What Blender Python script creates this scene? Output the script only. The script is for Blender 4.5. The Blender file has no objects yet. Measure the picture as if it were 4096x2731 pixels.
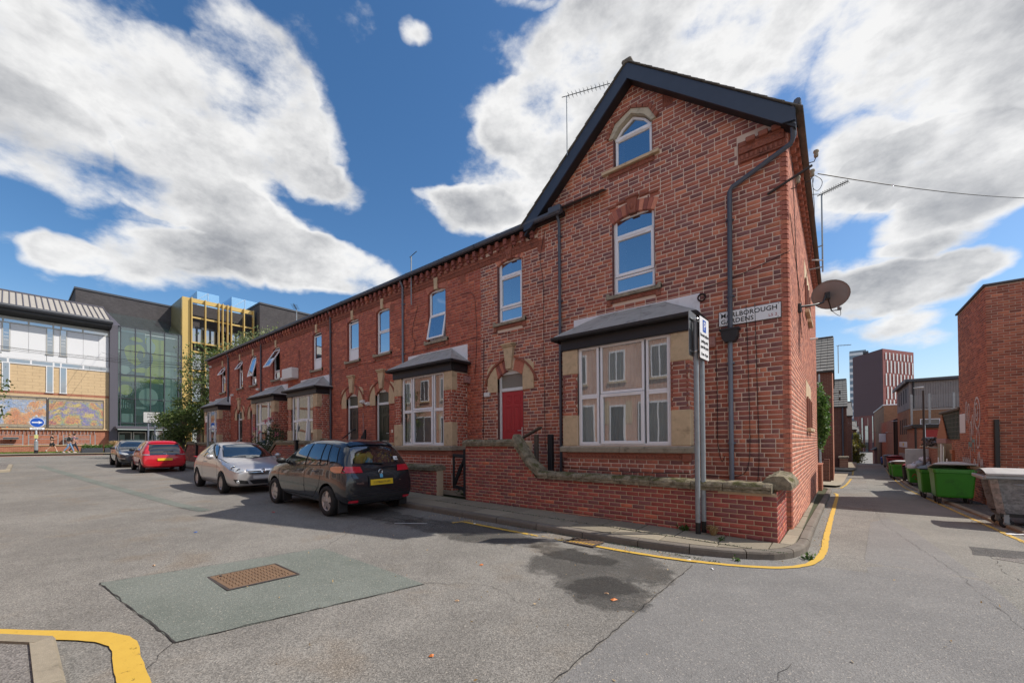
import bpy, bmesh, math, random
import numpy as np
from mathutils import Vector, Matrix
from mathutils.bvhtree import BVHTree
import mathutils.geometry as mgeo
R = math.radians
rng = random.Random(7)
nrs = np.random.RandomState(11)
SC = bpy.context.scene
COL = SC.collection
# --- camera
EYE = Vector((0.636, -8.574, 1.55))
cam_d = bpy.data.cameras.new('camera')
cam = bpy.data.objects.new('camera', cam_d); COL.objects.link(cam)
cam_d.sensor_width = 36.0; cam_d.lens = 14.282; cam_d.shift_y = 382.64/4096
cam_d.clip_start = 0.05; cam_d.clip_end = 6000
_yaw, _pit, _rol = 0.676453066, 0.0115123356, -0.00716618155
_f = Vector((-math.sin(_yaw)*math.cos(_pit), math.cos(_yaw)*math.cos(_pit), math.sin(_pit)))
_r0 = Vector((math.cos(_yaw), math.sin(_yaw), 0)); _u0 = _r0.cross(_f)
_r = _r0*math.cos(_rol)+_u0*math.sin(_rol); _u = -_r0*math.sin(_rol)+_u0*math.cos(_rol)
_m = Matrix((_r, _u, -_f)).transposed().to_4x4(); _m.translation = EYE
cam.matrix_world = _m
SC.camera = cam
SC.render.resolution_x = 1024; SC.render.resolution_y = 682
# --- light
SUN_DIR = Vector((0.52, 0.44, 0.73)).normalized()      # towards the sun
SUN_EL = math.asin(SUN_DIR.z); SUN_AZ = math.atan2(SUN_DIR.x, SUN_DIR.y)
sun_d = bpy.data.lights.new('sun', 'SUN'); sun_d.energy = 2.6; sun_d.angle = R(0.53); sun_d.color = (1.0, 0.94, 0.85)
sun = bpy.data.objects.new('sun', sun_d); COL.objects.link(sun)
sun.rotation_euler = SUN_DIR.to_track_quat('Z', 'Y').to_euler(); sun.location = (20, 20, 40)
VS = SC.view_settings
VS.view_transform = 'Standard'; VS.look = 'None'; VS.gamma = 1.0; VS.use_curve_mapping = False
VS.exposure = 0.98
world = bpy.data.worlds.new('World'); SC.world = world; world.use_nodes = True
WN = world.node_tree; WN.nodes.clear()
def build_sky():
 N, L = WN.nodes, WN.links
 def nd(t, **k):
  n = N.new(t)
  for a, b in k.items(): setattr(n, a, b)
  return n
 def math_(op, a, b=None, c=None, clamp=False):
  n = nd('ShaderNodeMath', operation=op); n.use_clamp = clamp
  for i, v in enumerate((a, b, c)):
   if v is None: continue
   if hasattr(v, 'is_linked'): L.new(v, n.inputs[i])
   else: n.inputs[i].default_value = v
  return n.outputs[0]
 def mix(f, a, b):
  n = nd('ShaderNodeMix', data_type='RGBA')
  if hasattr(f, 'is_linked'): L.new(f, n.inputs[0])
  else: n.inputs[0].default_value = f
  for i, v in ((6, a), (7, b)):
   if hasattr(v, 'is_linked'): L.new(v, n.inputs[i])
   else: n.inputs[i].default_value = (*v, 1)
  return n.outputs[2]
 out = nd('ShaderNodeOutputWorld'); bg = nd('ShaderNodeBackground')
 sky = nd('ShaderNodeTexSky', sky_type='NISHITA'); sky.sun_disc = False
 sky.sun_elevation = SUN_EL; sky.sun_rotation = SUN_AZ
 sky.air_density = 1.0; sky.dust_density = 0.6; sky.ozone_density = 2.0
 bg.inputs['Strength'].default_value = SKY_STRENGTH
 tc = nd('ShaderNodeTexCoord'); d = tc.outputs['Generated']
 sp = nd('ShaderNodeSeparateXYZ'); L.new(d, sp.inputs[0])
 x, y, z = sp.outputs
 az = math_('MULTIPLY', math_('ARCTAN2', math_('MULTIPLY', x, -1.0), y), 57.29578)    # degrees, left of +Y
 el = math_('MULTIPLY', math_('ARCSINE', z), 57.29578)
 ae = nd('ShaderNodeCombineXYZ'); L.new(az, ae.inputs[0]); L.new(el, ae.inputs[1])
 def noise(scale, detail, rough, vec=None, dist=0.0, off=(0, 0, 0), sc=(1, 1, 1)):
  mp = nd('ShaderNodeMapping'); mp.inputs['Location'].default_value = off; mp.inputs['Scale'].default_value = sc
  L.new(vec or d, mp.inputs[0])
  n = nd('ShaderNodeTexNoise'); n.inputs['Scale'].default_value = scale; n.inputs['Detail'].default_value = detail
  n.inputs['Roughness'].default_value = rough; n.inputs['Distortion'].default_value = dist
  L.new(mp.outputs[0], n.inputs['Vector']); return n.outputs[0]
 big = noise(2.6, 9, 0.58, sc=(1, 1, 1.9))
 shift = nd('ShaderNodeVectorMath', operation='ADD'); L.new(d, shift.inputs[0]); shift.inputs[1].default_value = SUN_DIR*0.045
 bigs = noise(2.6, 9, 0.58, vec=shift.outputs[0], sc=(1, 1, 1.9))
 fine = noise(9.0, 8, 0.62, off=(3, 1, 5), sc=(1, 1, 1.7))
 w1 = noise(3.2, 5, 0.6, off=(7, 2, 1)); w2 = noise(3.2, 5, 0.6, off=(1, 9, 4))
 wv = nd('ShaderNodeCombineXYZ')
 L.new(math_('MULTIPLY', math_('SUBTRACT', w1, 0.5), 7.0), wv.inputs[0]); L.new(math_('MULTIPLY', math_('SUBTRACT', w2, 0.5), 6.0), wv.inputs[1])
 aw = nd('ShaderNodeVectorMath', operation='ADD'); L.new(ae.outputs[0], aw.inputs[0]); L.new(wv.outputs[0], aw.inputs[1])
 def blobs(items, vec):
  tot = None
  for (a, e, ra, re, rot, wgt) in items:
   mp = nd('ShaderNodeMapping', vector_type='TEXTURE')
   mp.inputs['Location'].default_value = (a, e, 0); mp.inputs['Rotation'].default_value = (0, 0, R(rot)); mp.inputs['Scale'].default_value = (ra, re, 1)
   L.new(vec, mp.inputs[0])
   g = nd('ShaderNodeTexGradient', gradient_type='SPHERICAL'); L.new(mp.outputs[0], g.inputs[0])
   v = math_('MULTIPLY', math_('POWER', g.outputs[1], 0.7), wgt)
   tot = v if tot is None else math_('ADD', tot, v)
  return tot
 place = math_('MINIMUM', math_('MULTIPLY', blobs(CLOUDS, aw.outputs[0]), .95), .80)
 inpic = blobs(((35, 25, 98, 62, 0, 1.0),), ae.outputs[0])
 wgt_pic = math_('MULTIPLY', inpic, 3.0, clamp=True)
 generic = math_('SUBTRACT', 0.56, math_('MULTIPLY', blobs(((150, 27, 40, 26, 0, 1.0),), ae.outputs[0]), 0.9))
 base = math_('ADD', math_('MULTIPLY', place, wgt_pic), math_('MULTIPLY', math_('SUBTRACT', 1.0, wgt_pic), generic))
 def dens(n):
  return math_('ADD', math_('ADD', math_('MULTIPLY', math_('SUBTRACT', n, 0.5), 1.9), math_('MULTIPLY', math_('SUBTRACT', fine, 0.5), 0.75)), base)
 def smooth(v, a, b):
  mr = nd('ShaderNodeMapRange', interpolation_type='SMOOTHSTEP'); L.new(v, mr.inputs[0]); mr.inputs[1].default_value = a; mr.inputs[2].default_value = b
  return mr.outputs[0]
 dn = dens(big); ds = dens(bigs)
 alpha = smooth(dn, 0.36, 0.74)
 thick = smooth(dn, 0.55, 1.15)
 lit = math_('SUBTRACT', dn, ds)                       # sun side of each puff
 shade = math_('ADD', math_('MULTIPLY', thick, 0.85), math_('MULTIPLY', lit, -1.6), clamp=True)
 shade2 = math_('ADD', shade, math_('MULTIPLY', math_('SUBTRACT', fine, 0.5), 0.5), clamp=True)
 ccol = mix(shade2, CLOUD_LIT, CLOUD_DARK)
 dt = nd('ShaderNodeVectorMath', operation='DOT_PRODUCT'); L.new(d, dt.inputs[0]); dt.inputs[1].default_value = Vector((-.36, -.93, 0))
 ba = nd('ShaderNodeVectorMath', operation='SCALE'); L.new(ccol, ba.inputs[0]); L.new(math_('MULTIPLY_ADD', smooth(dt.outputs['Value'], .40, .9), 1.7, 1.0), ba.inputs['Scale']); ccol = ba.outputs[0]  # clouds behind the camera made brighter, added fill for the shaded street fronts
 skyc = nd('ShaderNodeHueSaturation'); skyc.inputs['Saturation'].default_value = SKY_SAT; skyc.inputs['Value'].default_value = SKY_VAL
 L.new(sky.outputs[0], skyc.inputs['Color'])
 skyc = mix(1.0, skyc.outputs[0], skyc.outputs[0])
 haze = smooth(el, 16.0, 0.0)
 skyh = mix(math_('MULTIPLY', haze, 0.45), skyc, HAZE_COL)
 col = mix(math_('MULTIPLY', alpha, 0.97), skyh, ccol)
 below = smooth(el, -0.5, -3.0)
 col = mix(below, col, (1.1, 1.05, 1.0))
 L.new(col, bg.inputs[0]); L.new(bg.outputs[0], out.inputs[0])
SKY_STRENGTH = 0.12; SKY_SAT = 1.25; SKY_VAL = 0.60
CLOUD_LIT = (4.0, 3.98, 3.94); CLOUD_DARK = (1.5, 1.55, 1.66); HAZE_COL = (2.6, 3.1, 3.7)
CLOUDS = [(83.7, 33.8, 20.3, 12.0, 0, 1.0), (72.2, 33.0, 13.0, 7.2, 0, 0.9), (89.0, 25.6, 6.1, 5.3, 0, 0.9), (70.4, 40.6, 7.4, 6.0, 0, 0.85), (78.6, 26.1, 6.0, 3.5, 0, 0.7), (66.2, 34.6, 5.8, 6.2, 0, 0.6), (82.3, 18.0, 11.8, 4.3, 0, 1.0), (70.4, 22.4, 17.5, 5.4, 0, 1.0), (60.7, 20.6, 15.8, 4.5, 0, 0.9), (73.1, 24.6, 8.9, 2.9, 0, 0.7), (62.2, 29.8, 5.9, 2.9, 0, 0.75), (87.1, 17.6, 2.9, 2.2, 0, 0.6), (8.8, 41.8, 32.0, 10.5, 0, 1.1), (28.9, 40.9, 17.0, 7.9, 0, 0.9), (33.9, 32.6, 17.3, 7.3, 0, 0.9), (-10.7, 32.0, 13.3, 11.3, 0, 1.0), (45.7, 30.3, 8.7, 3.1, 0, 0.75), (38.2, 39.2, 11.1, 3.4, 0, 0.7), (-5.7, 25.8, 8.1, 3.2, 0, 0.75), (-8.1, 21.6, 7.4, 3.8, 0, 0.85), (-12.1, 23.1, 5.2, 4.5, 0, 0.8), (0.6, 26.6, 6.9, 5.3, 0, 0.7), (-5.6, 16.2, 11.5, 3.7, 0, 0.95), (-2.5, 14.4, 8.4, 3.9, 0, 0.9), (-6.4, 10.4, 8.8, 2.4, 0, 0.8), (-10.2, 16.1, 3.6, 1.7, 0, 0.6), (57.8, 45.0, 9.1, 2.7, 0, 0.55), (52.1, 44.3, 2.8, 1.6, 0, 0.6), (37.4, 47.5, 5.6, 0.9, 0, 0.55), (49.3, 32.3, 3.6, 1.3, 0, 0.4), (51.7, 26.3, 1.4, 1.5, 0, 0.4)]
build_sky()
# --- materials
MATS = {}
def nodes(name):
 m = bpy.data.materials.new(name); m.use_nodes = True
 nt = m.node_tree; nt.nodes.clear()
 o = nt.nodes.new('ShaderNodeOutputMaterial'); MATS[name] = m
 return m, nt, o
class NT:
 def __init__(s, name):
  s.m, s.nt, s.o = nodes(name); s.N = s.nt.nodes; s.L = s.nt.links
 def n(s, t, **k):
  x = s.N.new(t)
  for a, b in k.items(): setattr(x, a, b)
  return x
 def inp(s, node, i, v):
  if v is None: return
  if hasattr(v, 'is_linked'): s.L.new(v, node.inputs[i])
  else:
   if isinstance(v, (tuple, list)) and len(v) == 3 and node.inputs[i].type == 'RGBA': v = (*v, 1)
   node.inputs[i].default_value = v
 def math(s, op, a, b=None, c=None, clamp=False):
  x = s.n('ShaderNodeMath', operation=op); x.use_clamp = clamp
  for i, v in enumerate((a, b, c)): s.inp(x, i, v)
  return x.outputs[0]
 def mix(s, f, a, b, bt='MIX'):
  x = s.n('ShaderNodeMix', data_type='RGBA', blend_type=bt); s.inp(x, 0, f); s.inp(x, 6, a); s.inp(x, 7, b); return x.outputs[2]
 def co(s, kind='pos', scale=None):
  if kind == 'pos': v = s.n('ShaderNodeNewGeometry').outputs['Position']
  else: v = s.n('ShaderNodeTexCoord').outputs[kind]
  if scale:
   mp = s.n('ShaderNodeMapping'); mp.inputs['Scale'].default_value = scale; s.L.new(v, mp.inputs[0]); v = mp.outputs[0]
  return v
 def noise(s, v, scale, detail=4, rough=0.55, dist=0):
  x = s.n('ShaderNodeTexNoise'); s.L.new(v, x.inputs['Vector']); x.inputs['Scale'].default_value = scale
  x.inputs['Detail'].default_value = detail; x.inputs['Roughness'].default_value = rough; x.inputs['Distortion'].default_value = dist
  return x.outputs[0]
 def ramp(s, v, stops):
  x = s.n('ShaderNodeValToRGB'); s.L.new(v, x.inputs[0]); e = x.color_ramp.elements
  while len(e) < len(stops): e.new(0.5)
  for q, (p, c) in zip(e, stops): q.position = p; q.color = (*c, 1) if len(c) == 3 else c
  return x.outputs[0]
 def step(s, v, a, b):
  x = s.n('ShaderNodeMapRange', interpolation_type='SMOOTHSTEP'); s.L.new(v, x.inputs[0]); x.inputs[1].default_value = a; x.inputs[2].default_value = b
  return x.outputs[0]
 def bump(s, h, strength=.3, dist=.01):
  x = s.n('ShaderNodeBump'); x.inputs['Strength'].default_value = strength; x.inputs['Distance'].default_value = dist; s.L.new(h, x.inputs['Height']); return x.outputs[0]
 def pbr(s, col, rough=.8, metal=0., normal=None, spec=None, coat=0., trans=None, emit=None):
  p = s.n('ShaderNodeBsdfPrincipled'); s.inp(p, 'Base Color', col); s.inp(p, 'Roughness', rough); s.inp(p, 'Metallic', metal)
  if normal: s.L.new(normal, p.inputs['Normal'])
  if spec is not None: s.inp(p, 'Specular IOR Level', spec)
  if coat: s.inp(p, 'Coat Weight', coat); p.inputs['Coat Roughness'].default_value = .03
  s.L.new(p.outputs[0], s.o.inputs[0]); return p
def plain(name, col, rough=.7, metal=0., var=.12, scale=8., bump=.0, spec=None, coat=0., kind='Object', dirt=None):
 """one even colour with a little mottling, and optional darker blotches of dirt"""
 t = NT(name); v = t.co(kind)
 n = t.noise(v, scale, 5, .6)
 f = t.math('MULTIPLY_ADD', n, 2*var, 1-var)
 c = t.mix(1.0, col, (1, 1, 1)) if False else None
 x = t.n('ShaderNodeVectorMath', operation='SCALE'); x.inputs[0].default_value = col; t.L.new(f, x.inputs['Scale']); c = x.outputs[0]
 if dirt:
  n2 = t.noise(v, dirt[1], 6, .65); c = t.mix(t.math('MULTIPLY', t.step(n2, .5, .72), dirt[2] if len(dirt) > 2 else .7), c, dirt[0])
 nm = t.bump(t.noise(v, scale*6, 4, .6), bump, .01) if bump else None
 t.pbr(c, rough, metal, nm, spec, coat)
 return t.m
def brick_mat(name, ramp_, soot=.22, bump=.5):
 t = NT(name); a = t.n('ShaderNodeAttribute', attribute_name='rnd'); sp = t.n('ShaderNodeSeparateXYZ'); t.L.new(a.outputs['Vector'], sp.inputs[0])
 c = t.ramp(sp.outputs[0], ramp_)
 p = t.co('pos'); n = t.noise(p, 38, 5, .65); n2 = t.noise(p, 9, 3, .6); n3 = t.noise(p, .8, 4, .6)
 f = t.math('MULTIPLY', t.math('MULTIPLY_ADD', n, .5, .75), t.math('MULTIPLY_ADD', sp.outputs[1], .34, .82))
 f = t.math('MULTIPLY', f, t.math('MULTIPLY_ADD', n2, .4, .8))
 x = t.n('ShaderNodeVectorMath', operation='SCALE'); t.L.new(c, x.inputs[0]); t.L.new(f, x.inputs['Scale'])
 c = t.mix(t.math('MULTIPLY', t.step(n3, .52, .74), soot), x.outputs[0], (.10, .055, .05))
 c = t.mix(t.math('MULTIPLY', t.step(t.noise(p, 1.7, 6, .7), .62, .78), .22), c, (.52, .42, .36))
 t.pbr(c, .88, 0, t.bump(n, bump, .006), .25)
 return t.m
def glass_mat(name, tint=(.02, .03, .035), refl=.42, see=.5, rough=.0):
 """window pane: part mirror, part clear, part dark tint"""
 t = NT(name)
 g = t.n('ShaderNodeBsdfGlossy'); g.inputs['Roughness'].default_value = rough; g.inputs['Color'].default_value = (.92, .96, 1, 1)
 v = t.co('pos'); nm = t.bump(t.noise(v, 1.3, 2, .5), .018, .05); t.L.new(nm, g.inputs['Normal'])
 tr = t.n('ShaderNodeBsdfTransparent'); tr.inputs['Color'].default_value = (.80, .86, .86, 1)
 df = t.n('ShaderNodeBsdfDiffuse'); df.inputs['Color'].default_value = (*tint, 1)
 m1 = t.n('ShaderNodeMixShader'); m1.inputs[0].default_value = see; t.L.new(df.outputs[0], m1.inputs[1]); t.L.new(tr.outputs[0], m1.inputs[2])
 fr = t.n('ShaderNodeLayerWeight'); fr.inputs['Blend'].default_value = .25
 fac = t.math('MAXIMUM', t.math('MULTIPLY_ADD', fr.outputs['Fresnel'], .6, refl), 0, clamp=True)
 m2 = t.n('ShaderNodeMixShader'); t.L.new(fac, m2.inputs[0]); t.L.new(m1.outputs[0], m2.inputs[1]); t.L.new(g.outputs[0], m2.inputs[2])
 t.L.new(m2.outputs[0], t.o.inputs[0]); return t.m
# --- mesh builder
class MB:
 def __init__(s): s.v = []; s.f = []; s.sm = []
 def add(s, vs, fs, smooth=False):
  o = len(s.v); s.v += [tuple(p) for p in vs]
  for f in fs: s.f.append([i+o for i in f]); s.sm.append(smooth)
  return s
 def box(s, x0, x1, y0, y1, z0, z1):
  v = [(x, y, z) for z in (z0, z1) for y in (y0, y1) for x in (x0, x1)]
  return s.add(v, [(0, 2, 3, 1), (4, 5, 7, 6), (0, 1, 5, 4), (2, 6, 7, 3), (0, 4, 6, 2), (1, 3, 7, 5)])
 def bbox(s, x0, x1, y0, y1, z0, z1, b=.01):
  """box with every edge chamfered"""
  if x1 < x0: x0, x1 = x1, x0
  if y1 < y0: y0, y1 = y1, y0
  if z1 < z0: z0, z1 = z1, z0
  b = min(b, (x1-x0)*.45, (y1-y0)*.45, (z1-z0)*.45)
  X, Y, Z = (x0, x1), (y0, y1), (z0, z1); v = []; idx = {}
  for i in (0, 1):
   for j in (0, 1):
    for k in (0, 1):
     for a in range(3):
      p = [X[i], Y[j], Z[k]]
      for q, (t, lo) in enumerate(((i, 0), (j, 0), (k, 0))):
       if q != a: p[q] += b if t == 0 else -b
      idx[i, j, k, a] = len(v); v.append(p)
  F = []
  def face(ids): F.append(ids)
  g = lambda i, j, k, a: idx[i, j, k, a]
  for t in (0, 1):
   q = [g(t, 0, 0, 0), g(t, 1, 0, 0), g(t, 1, 1, 0), g(t, 0, 1, 0)]; F.append(q if t else q[::-1])
   q = [g(0, t, 0, 1), g(0, t, 1, 1), g(1, t, 1, 1), g(1, t, 0, 1)]; F.append(q if t else q[::-1])
   q = [g(0, 0, t, 2), g(1, 0, t, 2), g(1, 1, t, 2), g(0, 1, t, 2)]; F.append(q if t else q[::-1])
  for i in (0, 1):
   for j in (0, 1):
    F.append([g(i, j, 0, 0), g(i, j, 1, 0), g(i, j, 1, 1), g(i, j, 0, 1)])
    F.append([g(i, 0, j, 0), g(i, 1, j, 0), g(i, 1, j, 2), g(i, 0, j, 2)])
    F.append([g(0, i, j, 1), g(1, i, j, 1), g(1, i, j, 2), g(0, i, j, 2)])
    for k in (0, 1): F.append([g(i, j, k, 0), g(i, j, k, 1), g(i, j, k, 2)])
  c = Vector(((x0+x1)/2, (y0+y1)/2, (z0+z1)/2)); out = []
  for f in F:
   p = [Vector(v[i]) for i in f]; n = (p[1]-p[0]).cross(p[2]-p[0]); m = sum(p, Vector())/len(p)
   out.append(f if n.dot(m-c) > 0 else f[::-1])
  return s.add(v, out)
 def prism(s, poly, axis, a, b):
  """poly: 2-D outline, extruded along axis from a to b. axis 'y': poly is (x, z); 'x': (y, z); 'z': (x, y)"""
  mk = {'y': lambda p, t: (p[0], t, p[1]), 'x': lambda p, t: (t, p[0], p[1]), 'z': lambda p, t: (p[0], p[1], t)}[axis]
  n = len(poly); ar = sum(poly[i][0]*poly[(i+1) % n][1]-poly[(i+1) % n][0]*poly[i][1] for i in range(n))
  if (ar < 0) != (axis == 'y'): poly = poly[::-1]
  if a > b: a, b = b, a
  v = [mk(p, a) for p in poly]+[mk(p, b) for p in poly]
  return s.add(v, [list(range(n))[::-1], list(range(n, 2*n))]+[(i, (i+1) % n, n+(i+1) % n, n+i) for i in range(n)])
 def tube(s, pts, r, seg=8, caps=True, smooth=True):
  pts = [Vector(p) for p in pts]; rr = r if isinstance(r, (list, tuple)) else [r]*len(pts); rings = []; prev = None
  for i, p in enumerate(pts):
   d = (pts[min(i+1, len(pts)-1)]-pts[max(i-1, 0)]).normalized()
   if prev is None: a = d.orthogonal().normalized()
   else:
    a = (prev-d*prev.dot(d))
    a = a.normalized() if a.length > 1e-6 else d.orthogonal().normalized()
   prev = a; b = d.cross(a)
   rings.append([p+(a*math.cos(2*math.pi*k/seg)+b*math.sin(2*math.pi*k/seg))*rr[i] for k in range(seg)])
  v = [q for g in rings for q in g]; F = []
  for i in range(len(pts)-1):
   for k in range(seg): F.append((i*seg+k, i*seg+(k+1) % seg, (i+1)*seg+(k+1) % seg, (i+1)*seg+k))
  s.add(v, F, smooth)
  if caps:
   s.add(rings[0], [list(range(seg))[::-1]]); s.add(rings[-1], [list(range(seg))])
  return s
 def lathe(s, prof, c=(0, 0, 0), axis='z', seg=20, smooth=True):
  c = Vector(c); v = []; n = len(prof)
  for k in range(seg):
   a = 2*math.pi*k/seg; ca, sa = math.cos(a), math.sin(a)
   for (r, h) in prof:
    p = {'z': (r*ca, r*sa, h), 'y': (r*ca, h, r*sa), 'x': (h, r*ca, r*sa)}[axis]; v.append(c+Vector(p))
  F = []
  for k in range(seg):
   for i in range(n-1):
    a, b = k*n+i, ((k+1) % seg)*n+i; F.append((a, b, b+1, a+1))
  return s.add(v, F, smooth)
 def ball(s, c, r, seg=12, rings=8, sc=(1, 1, 1)):
  v = []; F = []
  for i in range(rings+1):
   t = math.pi*i/rings
   for k in range(seg):
    a = 2*math.pi*k/seg; v.append((c[0]+r*sc[0]*math.sin(t)*math.cos(a), c[1]+r*sc[1]*math.sin(t)*math.sin(a), c[2]+r*sc[2]*math.cos(t)))
  for i in range(rings):
   for k in range(seg): F.append((i*seg+k, (i+1)*seg+k, (i+1)*seg+(k+1) % seg, i*seg+(k+1) % seg))
  return s.add(v, F, True)
 def quad(s, a, b, c, d): return s.add([a, b, c, d], [(0, 1, 2, 3)])
 def xf(s, M):
  s.v = [tuple(M @ Vector(p)) for p in s.v]; return s
 def mesh(s, name, mat=None):
  me = bpy.data.meshes.new(name); me.from_pydata(s.v, [], s.f); me.polygons.foreach_set('use_smooth', s.sm)
  if mat: me.materials.append(MATS[mat] if isinstance(mat, str) else mat)
  me.update(); return me
 def build(s, name, mat, parent=None, **k): return put(name, s.mesh(name, mat), parent, **k)
def put(name, data, parent=None, world=True, label=None, cat=None, group=None, kind=None):
 o = bpy.data.objects.new(name, data); COL.objects.link(o)
 if parent is not None:
  o.parent = parent
  if world:
   b = Vector(); q = parent
   while q is not None: b += q.location; q = q.parent
   o.location = -b
 return tag(o, label, cat, group, kind)
def tag(o, label=None, cat=None, group=None, kind=None):
 if label: o['label'] = label
 if cat: o['category'] = cat
 if group: o['group'] = group
 if kind: o['kind'] = kind
 return o
def thing(name, label, cat, loc=(0, 0, 0), rz=0., group=None):
 o = bpy.data.objects.new(name, None); COL.objects.link(o); o.location = loc; o.rotation_euler = (0, 0, rz); o.empty_display_size = .2
 return tag(o, label, cat, group)
def copy_tree(o, parent=None, keep=True):
 c = o.copy(); COL.objects.link(c)
 if parent is not None: c.parent = parent
 for ch in list(o.children): copy_tree(ch, c)
 return c
def text_mesh(txt, size, mat, name='lettering', align='LEFT', space=1.0, bold=0., ext=.0015):
 cu = bpy.data.curves.new(name, 'FONT'); cu.body = txt; cu.size = size; cu.align_x = align; cu.space_character = space; cu.extrude = ext; cu.offset = bold
 cu.resolution_u = 3
 ob = bpy.data.objects.new(name, cu); COL.objects.link(ob)
 dg = bpy.context.evaluated_depsgraph_get(); me = bpy.data.meshes.new_from_object(ob.evaluated_get(dg)); bpy.data.objects.remove(ob)
 me.materials.clear(); me.materials.append(MATS[mat]); return me
def text_on(txt, size, mat, parent, origin, ux, uy, name='lettering', world=True, **k):
 """lettering with its baseline at origin, running along ux, upright along uy"""
 me = text_mesh(txt, size, mat, name, **k); ux = Vector(ux).normalized(); uy = Vector(uy).normalized()
 M = Matrix((ux, uy, ux.cross(uy))).transposed().to_4x4(); M.translation = Vector(origin); me.transform(M)
 return put(name, me, parent, world=world)
def clip_poly(poly, a, b):
 """keep the part of poly left of the line a->b (2-D)"""
 out = []; n = len(poly); sd = lambda p: (b[0]-a[0])*(p[1]-a[1])-(b[1]-a[1])*(p[0]-a[0])
 for i in range(n):
  p, q = poly[i], poly[(i+1) % n]; dp, dq = sd(p), sd(q)
  if dp >= 0: out.append(p)
  if dp*dq < 0: t = dp/(dp-dq); out.append((p[0]+(q[0]-p[0])*t, p[1]+(q[1]-p[1])*t))
 return out
# --- brickwork
N_IND = 300
class Bricks:
 """collects bricks of one thing; the nearest ones become parts of their own, the rest one joined part"""
 def __init__(s): s.c = []; s.ax = []; s.sz = []
 def wall(s, O, U, N, u0, u1, v0, v1, excl=None, course=.0857, L=.232, joint=.0135, head=.13, seed=1, V=(0, 0, 1), bond='mix'):
  O, U, N, V = Vector(O), Vector(U).normalized(), Vector(N).normalized(), Vector(V).normalized(); r = random.Random(seed)
  row = 0; v = v0
  while v < v1-.02:
   h = min(course, v1-v)-joint
   if h < .02: break
   cuts = sorted(excl(v+h/2)) if excl else []
   segs = []; a = u0
   for (p, q) in cuts:
    if p > a: segs.append((a, min(p, u1)))
    a = max(a, q)
   if a < u1: segs.append((a, u1))
   u = u0-(.5*L if row % 2 else 0)-(0 if bond == 'str' else r.choice((0, .25*L)))
   while u < u1:
    l = L*.5 if (bond == 'mix' and r.random() < head) else L
    for (p, q) in segs:
     a, b = max(u, p), min(u+l-joint, q)
     if b-a > .03:
      s.c.append(O+U*((a+b)/2)+V*(v+h/2)+N*r.uniform(-.0012, .0012)); s.ax.append((U, V, N)); s.sz.append((b-a, h))
    u += l
   v += course; row += 1
 def build(s, parent, mat, name='brick', n_ind=N_IND, depth=.004, bev=.003):
  if not s.c: return
  n = len(s.c); c = np.array([tuple(x) for x in s.c]); sz = np.array(s.sz)
  U = np.array([tuple(a[0]) for a in s.ax]); V = np.array([tuple(a[1]) for a in s.ax]); Nn = np.array([tuple(a[2]) for a in s.ax])
  e = np.array(tuple(EYE))-c; d = np.linalg.norm(e, axis=1); cosn = (Nn*e).sum(1)/d
  app = np.where(cosn > 0, sz[:, 0]*sz[:, 1]*cosn/d**2, 0); order = np.argsort(-app); ind = order[:n_ind]; rest = order[n_ind:]
  rnd = nrs.rand(n, 2)
  key = (mat, round(depth, 4))
  if key not in UNIT:
   UNIT[key] = []
   for k in range(28):
    me = brick_mesh(np.zeros((1, 3)), np.array([[1., 0, 0]]), np.array([[0, 1., 0]]), np.array([[0, 0, 1.]]), np.array([[1., 1.]]), nrs.rand(1, 2), depth, None, MATS[mat]); UNIT[key].append(me)
  base = Vector(); q = parent
  while q is not None: base += q.location; q = q.parent
  for i in ind:
   o = bpy.data.objects.new(name, UNIT[key][int(rnd[i, 0]*27.99)])
   M = Matrix((U[i]*sz[i, 0], V[i]*sz[i, 1], Nn[i])).transposed().to_4x4(); M.translation = Vector(c[i])-base
   o.parent = parent; o.matrix_local = M; COL.objects.link(o)
  if len(rest):
   me = brick_mesh(c[rest], U[rest], V[rest], Nn[rest], sz[rest], rnd[rest], depth, bev, MATS[mat])
   put('brickwork', me, parent, kind='stuff')
UNIT = {}
def brick_mesh(c, U, V, Nn, sz, rnd, depth, bev, mat):
 n = len(c); verts = np.zeros((n, 8, 3)); k = 0
 for (fr, z) in ((0, -.001), (1, depth)):
  for su, sv in ((-1, -1), (1, -1), (1, 1), (-1, 1)):
   if bev is None: bu, bv = (.016*fr, .045*fr); hu = (.5-bu)*np.ones(n); hv = (.5-bv)*np.ones(n)
   else: hu = sz[:, 0]/2-bev*fr; hv = sz[:, 1]/2-bev*fr
   verts[:, k] = c+U*(su*hu)[:, None]+V*(sv*hv)[:, None]+Nn*z; k += 1
 F = np.array([[4, 5, 6, 7], [0, 1, 5, 4], [1, 2, 6, 5], [2, 3, 7, 6], [3, 0, 4, 7]])
 hand = (np.cross(U, V)*Nn).sum(1) > 0
 faces = F[None]+8*np.arange(n)[:, None, None]; faces[~hand] = faces[~hand][:, :, ::-1]
 me = bpy.data.meshes.new('brick'); me.vertices.add(8*n); me.vertices.foreach_set('co', verts.ravel())
 me.loops.add(20*n); me.loops.foreach_set('vertex_index', faces.ravel().astype(np.int32))
 me.polygons.add(5*n); me.polygons.foreach_set('loop_start', np.arange(0, 20*n, 4, dtype=np.int32)); me.polygons.foreach_set('loop_total', np.full(5*n, 4, dtype=np.int32))
 at = me.attributes.new('rnd', 'FLOAT_VECTOR', 'POINT'); a = np.zeros((n, 8, 3)); a[:, :, :2] = rnd[:, None, :]; at.data.foreach_set('vector', a.ravel())
 me.materials.append(mat); me.update(calc_edges=True); me.validate(); return me
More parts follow.
